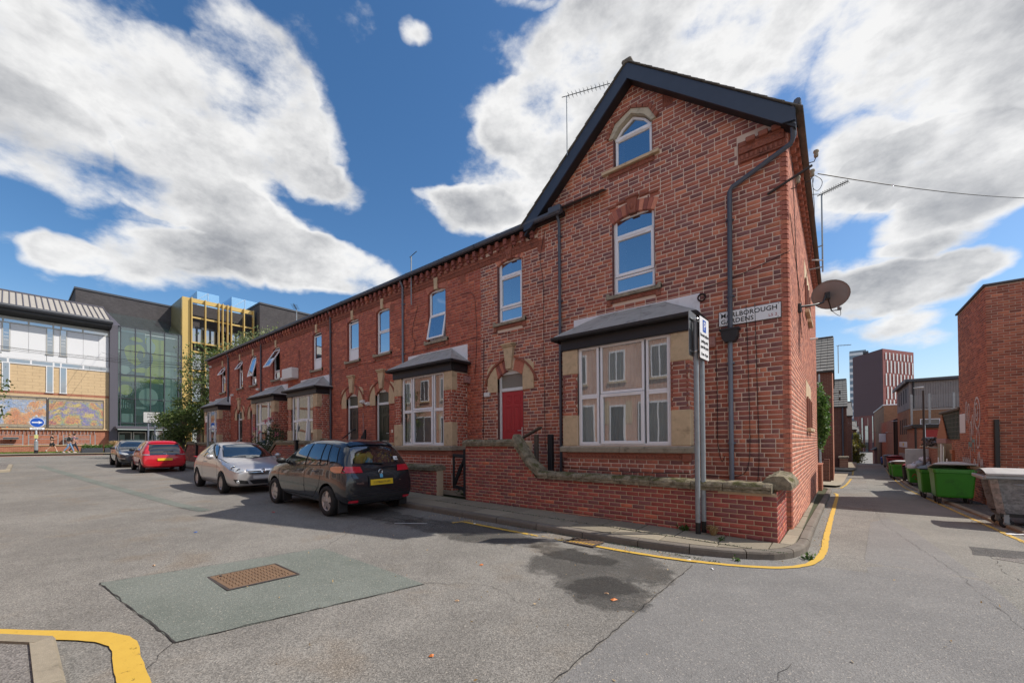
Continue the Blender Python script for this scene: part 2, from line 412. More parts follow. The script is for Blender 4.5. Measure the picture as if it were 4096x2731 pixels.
# --- the materials in use
brick_mat('brick_old', [(0, (0.215, 0.105, 0.1)), (0.18, (0.275, 0.112, 0.095)), (0.5, (0.37, 0.128, 0.092)), (0.8, (0.45, 0.15, 0.096)), (1, (0.53, 0.195, 0.115))])
brick_mat('brick_red', [(0, (0.33, 0.095, 0.07)), (0.5, (0.42, 0.118, 0.078)), (0.85, (0.48, 0.14, 0.085)), (1, (0.55, 0.175, 0.1))], soot=.25)
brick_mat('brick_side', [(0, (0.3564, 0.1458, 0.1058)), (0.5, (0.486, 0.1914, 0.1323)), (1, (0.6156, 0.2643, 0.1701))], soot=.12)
brick_mat('brick_garden', [(0, (0.22, 0.095, 0.09)), (0.15, (0.26, 0.085, 0.08)), (0.55, (0.35, 0.09, 0.074)), (0.93, (0.4, 0.105, 0.076)), (1, (0.52, 0.15, 0.08))], soot=.2)
brick_mat('brick_modern', [(0, (0.27, 0.0975, 0.0683)), (0.5, (0.387, 0.1326, 0.0839)), (1, (0.504, 0.1852, 0.1073))], soot=.3)
brick_mat('brick_dark', [(0, (0.0525, 0.033, 0.033)), (0.4, (0.165, 0.06, 0.048)), (1, (0.255, 0.09, 0.063))], soot=.5)
brick_mat('brick_brown', [(0, (0.225, 0.1125, 0.0675)), (0.5, (0.3, 0.15, 0.09)), (1, (0.375, 0.195, 0.12))], soot=.2)
brick_mat('voussoir', [(0, (0.2906, 0.1046, 0.0893)), (0.5, (0.4263, 0.1512, 0.1042)), (1, (0.5813, 0.2325, 0.1488))], soot=.2)
plain('mortar', (.68, .52, .41), .95, var=.18, scale=3, kind='Object', dirt=((.40, .28, .22), 1.1, .4))
plain('mortar_red', (.42, .20, .145), .95, var=.2, scale=3, dirt=((.14, .07, .055), 1.1, .6))
plain('mortar_light', (.55, .46, .37), .95, var=.15, scale=3)
plain('mortar_garden', (.50, .37, .25), .95, var=.2, scale=4, dirt=((.16, .14, .06), 1.4, .5))
plain('mortar_modern', (.48, .35, .27), .95, var=.2, scale=3)
plain('terracotta', (.30, .10, .062), .85, var=.3, scale=22, bump=.6, dirt=((.05, .03, .028), 5, .6))
plain('stone_cream', (.58, .43, .27), .9, var=.22, scale=7, bump=.25, dirt=((.22, .15, .09), 5, .5))
plain('stone_grey', (.32, .27, .20), .93, var=.35, scale=9, bump=.7, dirt=((.07, .065, .05), 6, .7))
plain('stone_light', (.50, .43, .32), .9, var=.2, scale=9, bump=.3, dirt=((.2, .16, .11), 8, .5))
def coping_mat():
 t = NT('coping'); p = t.co('pos'); n = t.noise(p, 11, 6, .65); n2 = t.noise(p, 45, 4, .7); g = t.n('ShaderNodeNewGeometry'); sp = t.n('ShaderNodeSeparateXYZ'); t.L.new(g.outputs['Normal'], sp.inputs[0])
 c = t.ramp(n, [(.25, (.09, .075, .055)), (.5, (.22, .185, .13)), (.75, (.36, .31, .225))])
 up = t.step(sp.outputs[2], .1, .75); moss = t.math('MULTIPLY', t.math('MULTIPLY', up, t.step(t.noise(p, 3.2, 6, .72), .48, .60)), .92)
 c = t.mix(moss, c, t.ramp(n2, [(.3, (.035, .038, .012)), (.7, (.11, .105, .03))]))
 c = t.mix(t.math('MULTIPLY', t.step(t.noise(p, 19, 5, .7), .62, .7), .7), c, (.45, .42, .33))
 t.pbr(c, .95, 0, t.bump(t.math('ADD', n, t.math('MULTIPLY', n2, .5)), .9, .02), .2)
coping_mat()
plain('upvc', (.84, .83, .85), .35, var=.03, scale=3, spec=.5)
plain('white_render', (.74, .72, .74), .9, var=.10, scale=4, dirt=((.42, .40, .39), 3, .5))
plain('white_paint', (.74, .74, .74), .6, var=.05, scale=4, dirt=((.45, .43, .4), 4, .4))
plain('gutter_grey', (.075, .083, .105), .45, var=.15, scale=4)
plain('pipe_grey', (.17, .19, .23), .5, var=.12, scale=5)
plain('barge_navy', (.036, .048, .075), .45, var=.2, scale=6)
plain('fascia_dark', (.018, .017, .019), .5, var=.2, scale=6)
plain('lead', (.42, .415, .40), .55, metal=.25, var=.22, scale=5, bump=.1, dirt=((.13, .12, .11), 4, .6))
plain('slate', (.10, .10, .105), .75, var=.35, scale=6, bump=.3, dirt=((.16, .14, .10), 3, .6))
plain('slate_warm', (.19, .175, .15), .85, var=.35, scale=5, bump=.3, dirt=((.09, .085, .08), 3, .6))
plain('cable_dark', (.012, .011, .011), .6)
plain('red_door', (.42, .018, .03), .32, var=.06, scale=3)
plain('green_door', (.012, .028, .018), .32, var=.08, scale=3)
plain('black_door', (.012, .014, .018), .32, var=.08, scale=3)
plain('steel', (.62, .62, .63), .28, metal=.9)
plain('galvanised', (.30, .325, .34), .5, metal=.35, var=.16, scale=9, dirt=((.2, .21, .22), 5, .5))
plain('black_metal', (.012, .012, .013), .45)
plain('black_wood', (.014, .013, .014), .7, var=.3, scale=20)
plain('old_wood', (.11, .085, .065), .9, var=.35, scale=18)
plain('curtain_white', (.66, .66, .66), .95, var=.05)
plain('curtain_grey', (.38, .36, .34), .95, var=.08)
plain('obscure', (.22, .20, .17), .35, var=.2, scale=60, bump=.5)
plain('obscure_dark', (.07, .075, .055), .3, var=.2, scale=60, bump=.5)
plain('room_dark', (.035, .033, .032), .95)
plain('alarm_white', (.70, .68, .66), .5, var=.04)
plain('vent_pink', (.36, .19, .17), .7)
plain('sign_white', (.78, .78, .79), .35, var=.03, scale=3)
plain('sign_black', (.012, .012, .012), .4)
plain('sign_blue', (.012, .085, .42), .35)
plain('sign_red', (.38, .03, .035), .4)
plain('sign_grey', (.25, .26, .27), .5)
plain('plate_yellow', (.75, .50, .02), .35)
glass_mat('pane_sky', (.012, .022, .032), refl=.50, see=.30)
glass_mat('pane_bay', (.05, .05, .05), refl=.20, see=.85)
glass_mat('pane_clear', (.05, .06, .06), refl=.22, see=.8)
# --- terrain
def gz(x, y):
 """height of the carriageway: the street climbs to the left, the side street drops away"""
 a = -0.075-0.0155*max(min(x, 0.), -60.)
 w = min(max((x+6)/5, 0.), 1.)
 yy = y+1.5
 if yy > 0:
  b = .035*min(yy, 19.5)
  if yy > 19.5: b += .006*min(yy-19.5, 10)
  if yy > 46: b += .06*min(yy-46, 60)
  a -= w*b
 return a
def drape(pts, off):
 return [(x, y, gz(x, y)+off) for x, y in pts]
def asphalt(name, c0, c1, speck=.5, warm=None, rough=.9, spatter=True):
 t = NT(name); p = t.co('pos'); n1 = t.noise(p, .45, 5, .6); n2 = t.noise(p, 2.3, 6, .7); n3 = t.noise(p, 130, 3, .7); n4 = t.noise(p, 60, 2, .5)
 c = t.mix(t.step(t.math('ADD', t.math('MULTIPLY', n1, .6), t.math('MULTIPLY', n2, .4)), .38, .62), c0, c1)
 if warm: c = t.mix(t.math('MULTIPLY', t.step(t.noise(p, .9, 4, .6), .52, .7), .55), c, warm)
 vo = t.n('ShaderNodeTexVoronoi', feature='F1'); vo.inputs['Scale'].default_value = 105; t.L.new(p, vo.inputs['Vector'])
 sp = t.n('ShaderNodeSeparateColor'); t.L.new(vo.outputs['Color'], sp.inputs[0])
 k = t.math('MULTIPLY_ADD', t.math('SUBTRACT', sp.outputs[0], .5), speck, 1.0)
 k = t.math('MULTIPLY', k, t.math('MULTIPLY_ADD', n3, .5, .75))
 x = t.n('ShaderNodeVectorMath', operation='SCALE'); t.L.new(c, x.inputs[0]); t.L.new(k, x.inputs['Scale']); c = x.outputs[0]
 c = t.mix(t.math('MULTIPLY', t.step(sp.outputs[1], .955, .99), .6), c, (.42, .38, .33))
 c = t.mix(t.math('MULTIPLY', t.step(t.noise(p, 1.3, 7, .75), .66, .76), .35), c, (.04, .038, .036))
 t.pbr(c, rough, 0, t.bump(t.math('ADD', vo.outputs['Distance'], t.math('MULTIPLY', n4, .4)), .55, .006), .25)
asphalt('asphalt', (0.1668, 0.1566, 0.1421), (0.2248, 0.2117, 0.1914), .75, (.17, .135, .10))
asphalt('asphalt_new', (0.1711, 0.1653, 0.1595), (0.2059, 0.1987, 0.19), .38)
asphalt('asphalt_alley', (0.1812, 0.174, 0.1566), (0.2248, 0.2146, 0.1914), .55)
asphalt('asphalt_patch', (0.1377, 0.1522, 0.1334), (0.1711, 0.1856, 0.1653), .4)
asphalt('asphalt_wet', (0.048, 0.0456, 0.0444), (0.072, 0.0684, 0.066), .5)
asphalt('asphalt_dark', (0.066, 0.0636, 0.0612), (0.0984, 0.0948, 0.0912), .5)
asphalt('island_tarmac', (0.145, 0.1334, 0.1232), (0.1885, 0.174, 0.1624), .9)
def ground():
 xs = sorted(set([-900, -600, -400, -250, -150, -100, -80, -70]+[-60+i for i in range(0, 54)]+[-6+i*.5 for i in range(0, 33)]+[10+i for i in range(1, 11)]+[30, 50, 80, 120, 200, 400, 900]))
 ys = sorted(set([-900, -400, -200, -100, -60, -40, -30, -20]+[-18+i*.75 for i in range(0, 53)]+[22+i*1.25 for i in range(0, 32)]+[70, 80, 100, 104.5, 130, 180, 250, 400, 900]))
 v = [(x, y, gz(x, y)) for y in ys for x in xs]; nx = len(xs)
 m = MB(); m.add(v, [(j*nx+i, j*nx+i+1, (j+1)*nx+i+1, (j+1)*nx+i) for j in range(len(ys)-1) for i in range(nx-1)], True)
 return m.build('ground', 'asphalt', kind='structure')
GROUND = ground()
def sheet(name, poly, off, mat, step=.6, kind='structure', parent=None, smooth=True):
 """a thin sheet following the terrain over a 2-D outline"""
 xs = [p[0] for p in poly]; ys = [p[1] for p in poly]
 pts = [Vector(p) for p in poly]; n = len(pts); bpts = []
 for i in range(n):
  a, b = pts[i], pts[(i+1) % n]; k = max(1, int((b-a).length/step))
  bpts += [a.lerp(b, t/k) for t in range(k)]
 nb = len(bpts); edges = [(i, (i+1) % nb) for i in range(nb)]
 def inside(x, y):
  c = False
  for i in range(n):
   (x1, y1), (x2, y2) = pts[i], pts[(i+1) % n]
   if (y1 > y) != (y2 > y) and x < (x2-x1)*(y-y1)/(y2-y1)+x1: c = not c
  return c
 allp = list(bpts); x = min(xs)+step/2
 while x < max(xs):
  y = min(ys)+step/2
  while y < max(ys):
   if inside(x, y) and min((Vector((x, y))-q).length for q in bpts) > step*.35: allp.append(Vector((x, y)))
   y += step
  x += step
 vs, _, fs, *_ = mgeo.delaunay_2d_cdt(allp, edges, [], 1, 1e-5)
 m = MB(); m.add([(q.x, q.y, gz(q.x, q.y)+off) for q in vs], [list(f) for f in fs])
 if m.f:
  a, b, c = (Vector(m.v[i]) for i in m.f[0][:3])
  if (b-a).cross(c-a).z < 0: m.f = [f[::-1] for f in m.f]
 return m.build(name, mat, parent, kind=kind)
def wob(pts, amp, seg=.35, seed=3):
 """roughen an outline"""
 r = random.Random(seed); out = []
 for i in range(len(pts)):
  a, b = Vector(pts[i]), Vector(pts[(i+1) % len(pts)]); k = max(1, int((b-a).length/seg))
  for t in range(k): out.append(tuple(a.lerp(b, t/k)+Vector((r.uniform(-amp, amp), r.uniform(-amp, amp)))))
 return out
sheet('road', [(-.88, -14), (-.84, -2.2), (.9, -2.0), (.9, -1.2), (1.15, 3), (1.5, 4.2), (1.75, 2.0), (1.85, 0), (1.95, -2.5), (1.8, -5), (1.7, -7.2), (1.7, -14)], .004, 'asphalt_new')
sheet('road', [(1.70, -14), (1.70, -7.2), (1.8, -5), (1.95, -2.5), (1.85, 0), (1.75, 2.0), (1.5, 4.2), (1.6, 12), (2.0, 30), (3.4, 30), (3.15, 10), (3.1, 3), (9, 2.6), (9, -14)], .003, 'asphalt_alley')
sheet('road_patch', wob([(-5.78, -7.92), (-3.48, -7.73), (-2.98, -5.64), (-5.31, -5.66)], .012), .005, 'asphalt_patch', .4)
sheet('road_patch', [(-33, -7.6), (-20, -6.75), (-12, -6.15), (-10.2, -5.95), (-10.25, -5.7), (-12, -5.9), (-20, -6.45), (-33, -7.25)], .004, 'asphalt_patch', 1.2)
sheet('road_patch', wob([(2.15, .2), (2.75, .35), (3.1, 1.1), (2.2, 1.0)], .03), .006, 'asphalt_dark', .4)
sheet('road_patch', wob([(2.3, .05), (2.95, -.4), (3.2, .1), (2.75, .45)], .04, .2, 5), .007, 'island_tarmac', .4)
plain('crack', (.030, .027, .025), .95)
def crack(path, w, seed, jit=.012):
 P_ = path_points(path, .09); r = random.Random(seed); m = MB(); v = []
 for i, p in enumerate(P_):
  t_ = (P_[min(i+1, len(P_)-1)]-P_[max(0, i-1)]).normalized(); n = Vector((-t_.y, t_.x)); q = p+n*r.uniform(-jit, jit); e = w*r.uniform(.15, 1.0)/2
  for s in (1, -1): v.append((q.x+n.x*e*s, q.y+n.y*e*s, gz(q.x, q.y)+.0085))
 m.add(v, [(2*i, 2*i+2, 2*i+3, 2*i+1)[::-1] for i in range(len(P_)-1)]); m.build('road_crack', 'crack', kind='structure')
def path_points(path, step):
 pts = [Vector(p) for p in path]; out = []
 for a, b in zip(pts[:-1], pts[1:]):
  k = max(1, int((b-a).length/step)); out += [a.lerp(b, t/k) for t in range(k)]
 return out+[pts[-1]]
crack([(-.88, -8), (-.85, -3.0)], .012, 1); crack([(-5.78, -7.92), (-3.48, -7.73)], .018, 2); crack([(-3.48, -7.73), (-2.98, -5.64)], .016, 3); crack([(-5.78, -7.92), (-5.31, -5.66)], .010, 4)
crack([(-3.0, -5.64), (-2.4, -5.2), (-1.9, -5.35)], .007, 5, .03); crack([(-5.3, -5.66), (-5.9, -4.9), (-6.3, -4.6)], .007, 6, .03); crack([(.55, -6.9), (.2, -5.6), (.35, -5.0)], .006, 7, .03); crack([(1.75, -7), (1.9, -4.5), (1.75, -1.5), (1.35, 3), (1.4, 8)], .005, 8, .02); crack([(-3.48, -7.73), (-3.1, -8.0)], .008, 9, .02); crack([(2.5, -3), (2.2, -1), (2.4, 1)], .007, 10, .03)
def stain_mat():
 t = NT('damp'); p = t.co('pos'); n = t.noise(p, 1.4, 6, .7); n2 = t.noise(p, 120, 3, .7)
 pr = t.n('ShaderNodeBsdfPrincipled'); pr.inputs['Base Color'].default_value = (.04, .038, .036, 1); pr.inputs['Roughness'].default_value = .6
 tr = t.n('ShaderNodeBsdfTransparent'); mx = t.n('ShaderNodeMixShader')
 a = t.n('ShaderNodeAttribute', attribute_name='edge'); f = t.math('ADD', a.outputs['Fac'], t.math('MULTIPLY', t.math('SUBTRACT', n, .5), 2.2))
 t.L.new(t.math('MULTIPLY', t.step(f, .35, .62), t.math('MULTIPLY_ADD', n2, .35, .22)), mx.inputs[0]); t.L.new(tr.outputs[0], mx.inputs[1]); t.L.new(pr.outputs[0], mx.inputs[2]); t.L.new(mx.outputs[0], t.o.inputs[0])
stain_mat()
def stain(cx, cy, rx, ry, rot=0.):
 m = MB(); v = [(cx, cy)]; k = 28; c, s = math.cos(rot), math.sin(rot); ed = [1.0]
 for ring, e in ((.4, .85), (.7, .55), (1.0, .0)):
  for i in range(k):
   a = 2*math.pi*i/k; x, y = rx*ring*math.cos(a), ry*ring*math.sin(a); v.append((cx+x*c-y*s, cy+x*s+y*c)); ed.append(e)
 F = [(0, 1+i, 1+(i+1) % k) for i in range(k)]
 for r_ in range(2):
  for i in range(k): a = 1+r_*k+i; b = 1+r_*k+(i+1) % k; F.append((a, a+k, b+k, b))
 o = m.add(drape(v, .009), F).build('damp_stain', 'damp', kind='structure')
 at = o.data.attributes.new('edge', 'FLOAT', 'POINT'); at.data.foreach_set('value', ed)
stain(-1.75, -3.9, 1.15, 1.2, .2); stain(-1.25, -4.5, .6, .7); stain(-4.4, -3.55, 2.2, .75, .05); stain(-7.6, -3.6, 2.6, .6)
stain(-2.3, -3.6, .9, .35)
# --- pavement with its kerb stones and slabs
def pav_mat(name, c0, c1):
 t = NT(name); p = t.co('pos'); oi = t.n('ShaderNodeObjectInfo'); n = t.noise(p, 1.6, 5, .65); n2 = t.noise(p, 26, 5, .7); n3 = t.noise(p, 160, 2, .6)
 c = t.mix(n, c0, c1); k = t.math('MULTIPLY', t.math('MULTIPLY_ADD', oi.outputs['Random'], .30, .85), t.math('MULTIPLY_ADD', n2, .6, .7))
 k = t.math('MULTIPLY', k, t.math('MULTIPLY_ADD', n3, .35, .82))
 x = t.n('ShaderNodeVectorMath', operation='SCALE'); t.L.new(c, x.inputs[0]); t.L.new(k, x.inputs['Scale'])
 c = t.mix(t.math('MULTIPLY', t.step(t.noise(p, 2.6, 6, .7), .58, .74), .45), x.outputs[0], (.085, .075, .055))
 t.pbr(c, .92, 0, t.bump(t.math('ADD', n2, n3), .35, .006), .25)
pav_mat('slab', (.21, .18, .135), (.29, .25, .19)); pav_mat('kerb', (.14, .12, .10), (.20, .175, .15)); pav_mat('concrete', (.24, .205, .155), (.31, .27, .205))
plain('moss_joint', (.045, .05, .018), .95, var=.4, scale=20)
KERB = [(-42, -2.85), (-33, -2.8), (-12, -2.74), (-5.76, -2.72), (-4.16, -2.69), (-3.27, -2.66), (-2.3, -2.65), (-1.4, -2.58), (-.7, -2.43), (-.20, -2.19), (.05, -1.97), (.23, -1.57), (.28, -1.0), (.27, .1), (.32, 4.8), (.38, 9), (.42, 12.6), (.36, 12.9), (.1, 13.1)]
def path_points(path, step):
 pts = [Vector(p) for p in path]; out = [];
 for a, b in zip(pts[:-1], pts[1:]):
  k = max(1, int((b-a).length/step)); out += [a.lerp(b, t/k) for t in range(k)]
 return out+[pts[-1]]
def smooth_path(path, it=2):
 p = [Vector(q) for q in path]
 for _ in range(it):
  q = [p[0]]
  for a, b in zip(p[:-1], p[1:]): q += [a.lerp(b, .25), a.lerp(b, .75)]
  p = q+[p[-1]]
 return p
KS = smooth_path(KERB, 2)
UPK = .115
def offset_path(pts, d):
 out = []
 for i, p in enumerate(pts):
  t = (pts[min(i+1, len(pts)-1)]-pts[max(i-1, 0)]).normalized(); out.append(p+Vector((-t.y, t.x))*d)
 return out
pv = sheet('pavement', [tuple(p) for p in offset_path(KS, .03)]+[(-.2, 13.0), (-.2, 6), (-.2, -1.0), (-5, -.9), (-12, -.9), (-42, -.9)], UPK-.03, 'moss_joint', .9)
PAV = pv
KW = .135
def kerb_stones(parent):
 P = path_points([tuple(q) for q in KS], .12); acc = [0.]
 for a, b in zip(P[:-1], P[1:]): acc.append(acc[-1]+(b-a).length)
 def at(s):
  for i in range(len(acc)-1):
   if acc[i+1] >= s: return P[i].lerp(P[i+1], (s-acc[i])/max(1e-6, acc[i+1]-acc[i]))
  return P[-1]
 s = 0.; r = random.Random(5)
 while s < acc[-1]-.2:
  x = at(s).x
  L_ = .915 if x < -2.4 or at(s).y > 1 else (.72 if x < -.1 else .5)
  e = min(s+L_, acc[-1]); k = max(2, int((e-s)/.15)); prof = []
  m = MB(); rings = []; g = .006; dz = r.uniform(-.004, .004)
  for i in range(k+1):
   q = at(s+g+(e-s-2*g)*i/k); q2 = at(s+g+(e-s-2*g)*i/k+.02); q0 = at(s+g+(e-s-2*g)*i/k-.02); t = (q2-q0).normalized(); nrm = Vector((-t.y, t.x)); z = gz(q.x, q.y)
   ring = []
   for (d, h) in ((0, -.12), (.004, UPK-.035), (.016, UPK-.010), (.040, UPK), (KW-.01, UPK+.002), (KW, UPK-.006), (KW, -.12)):
    w = q+nrm*d; ring.append((w.x, w.y, z+h+(dz if h > 0 else 0)))
   rings.append(ring)
  n = 7; v = [p for rg_ in rings for p in rg_]
  m.add(v, [(i*n+j, (i+1)*n+j, (i+1)*n+j+1, i*n+j+1) for i in range(k) for j in range(n-1)]+[list(range(n)), list(range(k*n, k*n+n))[::-1]])
  m.build('kerb_stone', 'kerb', parent); s = e
kerb_stones(PAV)
def slabs(parent):
 inner = [tuple(q) for q in offset_path(KS, KW+.008)]
 def put_slab(poly, mat='slab', seed=0):
  for a, b in zip(inner[:-1], inner[1:]):
   if min(p[0] for p in poly) > max(a[0], b[0])+1.2 or max(p[0] for p in poly) < min(a[0], b[0])-1.2: continue
   if a[1] > 1 and max(p[1] for p in poly) < 1: continue
   poly = clip_poly(poly, a, b)
   if len(poly) < 3: return
  cx = sum(p[0] for p in poly)/len(poly); cy = sum(p[1] for p in poly)/len(poly)
  ar = abs(sum(poly[i][0]*poly[(i+1) % len(poly)][1]-poly[(i+1) % len(poly)][0]*poly[i][1] for i in range(len(poly))))/2
  if ar < .02: return
  r = random.Random(int(cx*1000)+seed); tx, ty, dz = r.uniform(-.006, .006), r.uniform(-.006, .006), r.uniform(-.003, .003)
  sh = lambda p, d: (p[0]+(cx-p[0])*d, p[1]+(cy-p[1])*d)
  zz = lambda p, h: gz(*p)+UPK+h+dz+(p[0]-cx)*tx+(p[1]-cy)*ty
  n = len(poly); m = MB(); v = [(*p, gz(*p)+UPK-.04) for p in poly]+[(*p, zz(p, -.006)) for p in poly]+[(*sh(p, .02), zz(sh(p, .02), .002)) for p in poly]
  F = [list(range(2*n, 3*n))]
  for lv in (0, 1):
   for i in range(n): a = lv*n+i; b = lv*n+(i+1) % n; F.append((a, b, b+n, a+n))
  m.add(v, F); o = m.build('paving_slab', mat, parent)
 gap = .009
 for row, (y0, y1) in enumerate(((-2.08, -1.47), (-2.8, -2.09))):
  x = -33+(.35 if row else 0)
  while x < .35:
   L_ = .62 if row == 0 else .76
   put_slab([(x+gap, y0+gap), (x+L_-gap, y0+gap), (x+L_-gap, y1-gap), (x+gap, y1-gap)]); x += L_
 y = -1.47
 while y < 12.6:                                   # the narrow strip beside the gable
  L_ = .9; x0 = -.05 if y < -.1 else .02
  put_slab([(x0, y+gap), (.6, y+gap), (.6, y+L_-gap), (x0, y+L_-gap)], 'concrete'); y += L_
slabs(PAV)
def near_pavement(name, corner, d1, d2, P_):
 isl = sheet(name, P_, .10, 'island_tarmac', .6)
 for d, L_ in (d1, d2):
  t = Vector(d).normalized(); nr = Vector((t.y, -t.x)); ins = 1 if nr.dot(Vector(P_[2])-Vector(corner)) > 0 else -1; k = int(L_/.9)
  for i in range(k):
   p, q = Vector(corner)+t*(.9*i+.004), Vector(corner)+t*(.9*(i+1)-.004); mm = MB(); rings = []
   if i == 0: p = Vector(corner)
   for c in (p, q):
    z = gz(c.x, c.y); rings.append([(c.x+nr.x*ins*e, c.y+nr.y*ins*e, z+h_) for e, h_ in ((-.002, -.1), (.0, .085), (.018, .112), (.13, .118), (.13, -.1))])
   mm.add(rings[0]+rings[1], [(j, j+1, j+6, j+5) for j in range(4)]+[(0, 1, 2, 3, 4), (9, 8, 7, 6, 5)]); mm.build('kerb_stone', 'concrete', isl)
near_pavement('near_pavement', (-4.06, -8.33), ((1, 0), 8.), ((-.82, -.57), 6.), [(-4.06, -8.34), (6, -8.34), (6, -12.5), (-9, -12.5), (-9, -11.75)])
near_pavement('far_pavement', (-28.5, -8.45), ((-1, .02), 6.), ((.75, -.66), 3.), [(-28.5, -8.46), (-36, -8.3), (-36, -12), (-25, -12)])
# --- painted lines
def paint_mat():
 t = NT('yellow_paint'); p = t.co('pos'); n = t.noise(p, 5, 6, .7); n2 = t.noise(p, 90, 3, .7)
 c = t.mix(n, (.50, .30, .035), (.62, .40, .06)); c = t.mix(t.math('MULTIPLY', t.step(n2, .55, .75), .35), c, (.25, .17, .06))
 pr = t.n('ShaderNodeBsdfPrincipled'); t.L.new(c, pr.inputs['Base Color']); pr.inputs['Roughness'].default_value = .75
 tr = t.n('ShaderNodeBsdfTransparent'); mx = t.n('ShaderNodeMixShader'); a = t.n('ShaderNodeAttribute', attribute_name='worn')
 f = t.math('ADD', t.math('MULTIPLY', t.noise(p, 13, 6, .75), 1.0), a.outputs['Fac'])
 t.L.new(t.step(f, .62, .50), mx.inputs[0]); t.L.new(tr.outputs[0], mx.inputs[1]); t.L.new(pr.outputs[0], mx.inputs[2]); t.L.new(mx.outputs[0], t.o.inputs[0])
paint_mat()
plain('white_line', (.55, .54, .52), .8, var=.3, scale=20)
def line(name, path, width, mat='yellow_paint', worn=0., off=.012, smooth=1, wfun=None):
 P_ = path_points([tuple(q) for q in smooth_path(path, smooth)], .08); r = random.Random(len(path)*7+1); A = offset_path(P_, width/2); B = offset_path(P_, -width/2)
 m = MB(); v = []; w = []; n = len(P_)
 for i in range(n):
  for c, sgn in ((A[i], 1), (B[i], -1)):
   q = c+Vector((r.uniform(-.006, .006), r.uniform(-.006, .006))); v.append((q.x, q.y, gz(q.x, q.y)+off)); w.append(wfun(i/n) if wfun else worn)
 o = m.add(v, [(2*i, 2*i+2, 2*i+3, 2*i+1)[::-1] for i in range(n-1)]).build(name, mat, kind='structure')
 at = o.data.attributes.new('worn', 'FLOAT', 'POINT'); at.data.foreach_set('value', w)
line('yellow_line', [(-5.05, -3.02), (-3.96, -3.04), (-2.6, -3.0), (-1.7, -2.97), (-1.11, -2.90), (-.6, -2.76), (-.22, -2.60), (.13, -2.37), (.38, -1.94), (.46, -1.06), (.45, .1), (.52, 5.5), (.60, 10.9), (.5, 11.5)], .085, wfun=lambda t: -.10+.26*max(0, 1-abs(t-.10)/.05) if t < .2 else -.2)
line('yellow_line', [(-5.14, -3.22), (-5.02, -2.86)], .085, worn=.05)
line('yellow_line', [(3.05, -4), (3.05, 2.8), (3.03, 9), (3.04, 16), (3.1, 22), (3.25, 28), (3.5, 34)], .075, worn=.02)
line('yellow_line', [(-7, -10.2), (-4.70, -8.57), (-4.25, -8.22), (-3.95, -8.03), (-3.70, -7.98), (-3.4, -8.02), (-2.6, -8.05), (4, -8.05)], .15, worn=-.1, smooth=2)
line('yellow_line', [(.70, 15.0), (.95, 18.5), (1.21, 22.8)], .09); line('yellow_line', [(-3, 14.6), (.68, 14.8)], .08)
line('yellow_line', [(1.35, 26.5), (1.5, 32)], .09); line('yellow_line', [(1.7, 36), (1.8, 42)], .09)
line('white_line', [(-5.95, -3.95), (-5.45, -3.58)], .045, 'white_line'); line('white_line', [(.8, 15.0), (2.9, 15.6)], .08, 'white_line')
# --- terrace building kit (street fronts lie in the plane y = 0, facing -y)
def arc_poly(xc, a, zs, rise, n=10):
 Rr = (a*a+rise*rise)/(2*rise); zc = zs+rise-Rr; th = math.asin(a/Rr)
 return [(xc+Rr*math.sin(-th+2*th*i/n), zc+Rr*math.cos(-th+2*th*i/n)) for i in range(n+1)], Rr, zc, th
def poly_cut(polys):
 def fn(v):
  out = []
  for P_ in polys:
   xs = []
   for (x1, z1), (x2, z2) in zip(P_, P_[1:]+P_[:1]):
    if (z1 > v) != (z2 > v): xs.append(x1+(x2-x1)*(v-z1)/(z2-z1))
   xs.sort()
   for i in range(0, len(xs)-1, 2): out.append((xs[i], xs[i+1]))
  return out
 return fn
def rect(x0, x1, z0, z1): return [(x0, z0), (x1, z0), (x1, z1), (x0, z1)]
def pierced(m, x0, x1, z0, z1, holes, y):
 """upright sheet at y with rectangular openings"""
 xs = sorted({x0, x1, *[min(max(h[i], x0), x1) for h in holes for i in (0, 1)]}); zs = sorted({z0, z1, *[min(max(h[i], z0), z1) for h in holes for i in (2, 3)]})
 for a, b in zip(xs[:-1], xs[1:]):
  for c, d in zip(zs[:-1], zs[1:]):
   cx, cz = (a+b)/2, (c+d)/2
   if any(h[0] < cx < h[1] and h[2] < cz < h[3] for h in holes): continue
   m.quad((a, y, c), (b, y, c), (b, y, d), (a, y, d))
def ring(m, x0, x1, z0, z1, w, ya, yb, b=.006):
 m.bbox(x0, x0+w, ya, yb, z0, z1, b); m.bbox(x1-w, x1, ya, yb, z0, z1, b); m.bbox(x0+w, x1-w, ya+.001, yb, z0, z0+w, b); m.bbox(x0+w, x1-w, ya+.001, yb, z1-w, z1, b)
def drape_curtain(parent, x0, x1, z0, z1, y, mat='curtain_white', amp=.025, pitch=.09, name='curtain'):
 m = MB(); n = max(6, int((x1-x0)/pitch*6)); r = random.Random(int(x0*100)); ph = r.uniform(0, 6)
 v = []
 for i in range(n+1):
  x = x0+(x1-x0)*i/n; s = amp*math.sin(ph+2*math.pi*(x-x0)/pitch)+amp*.4*math.sin(2.3*(x-x0)/pitch*3)
  v += [(x, y+s*.6, z1), (x, y+s, z0)]
 m.add(v, [(2*i, 2*i+1, 2*i+3, 2*i+2) for i in range(n)], True); return m.build(name, mat, parent)
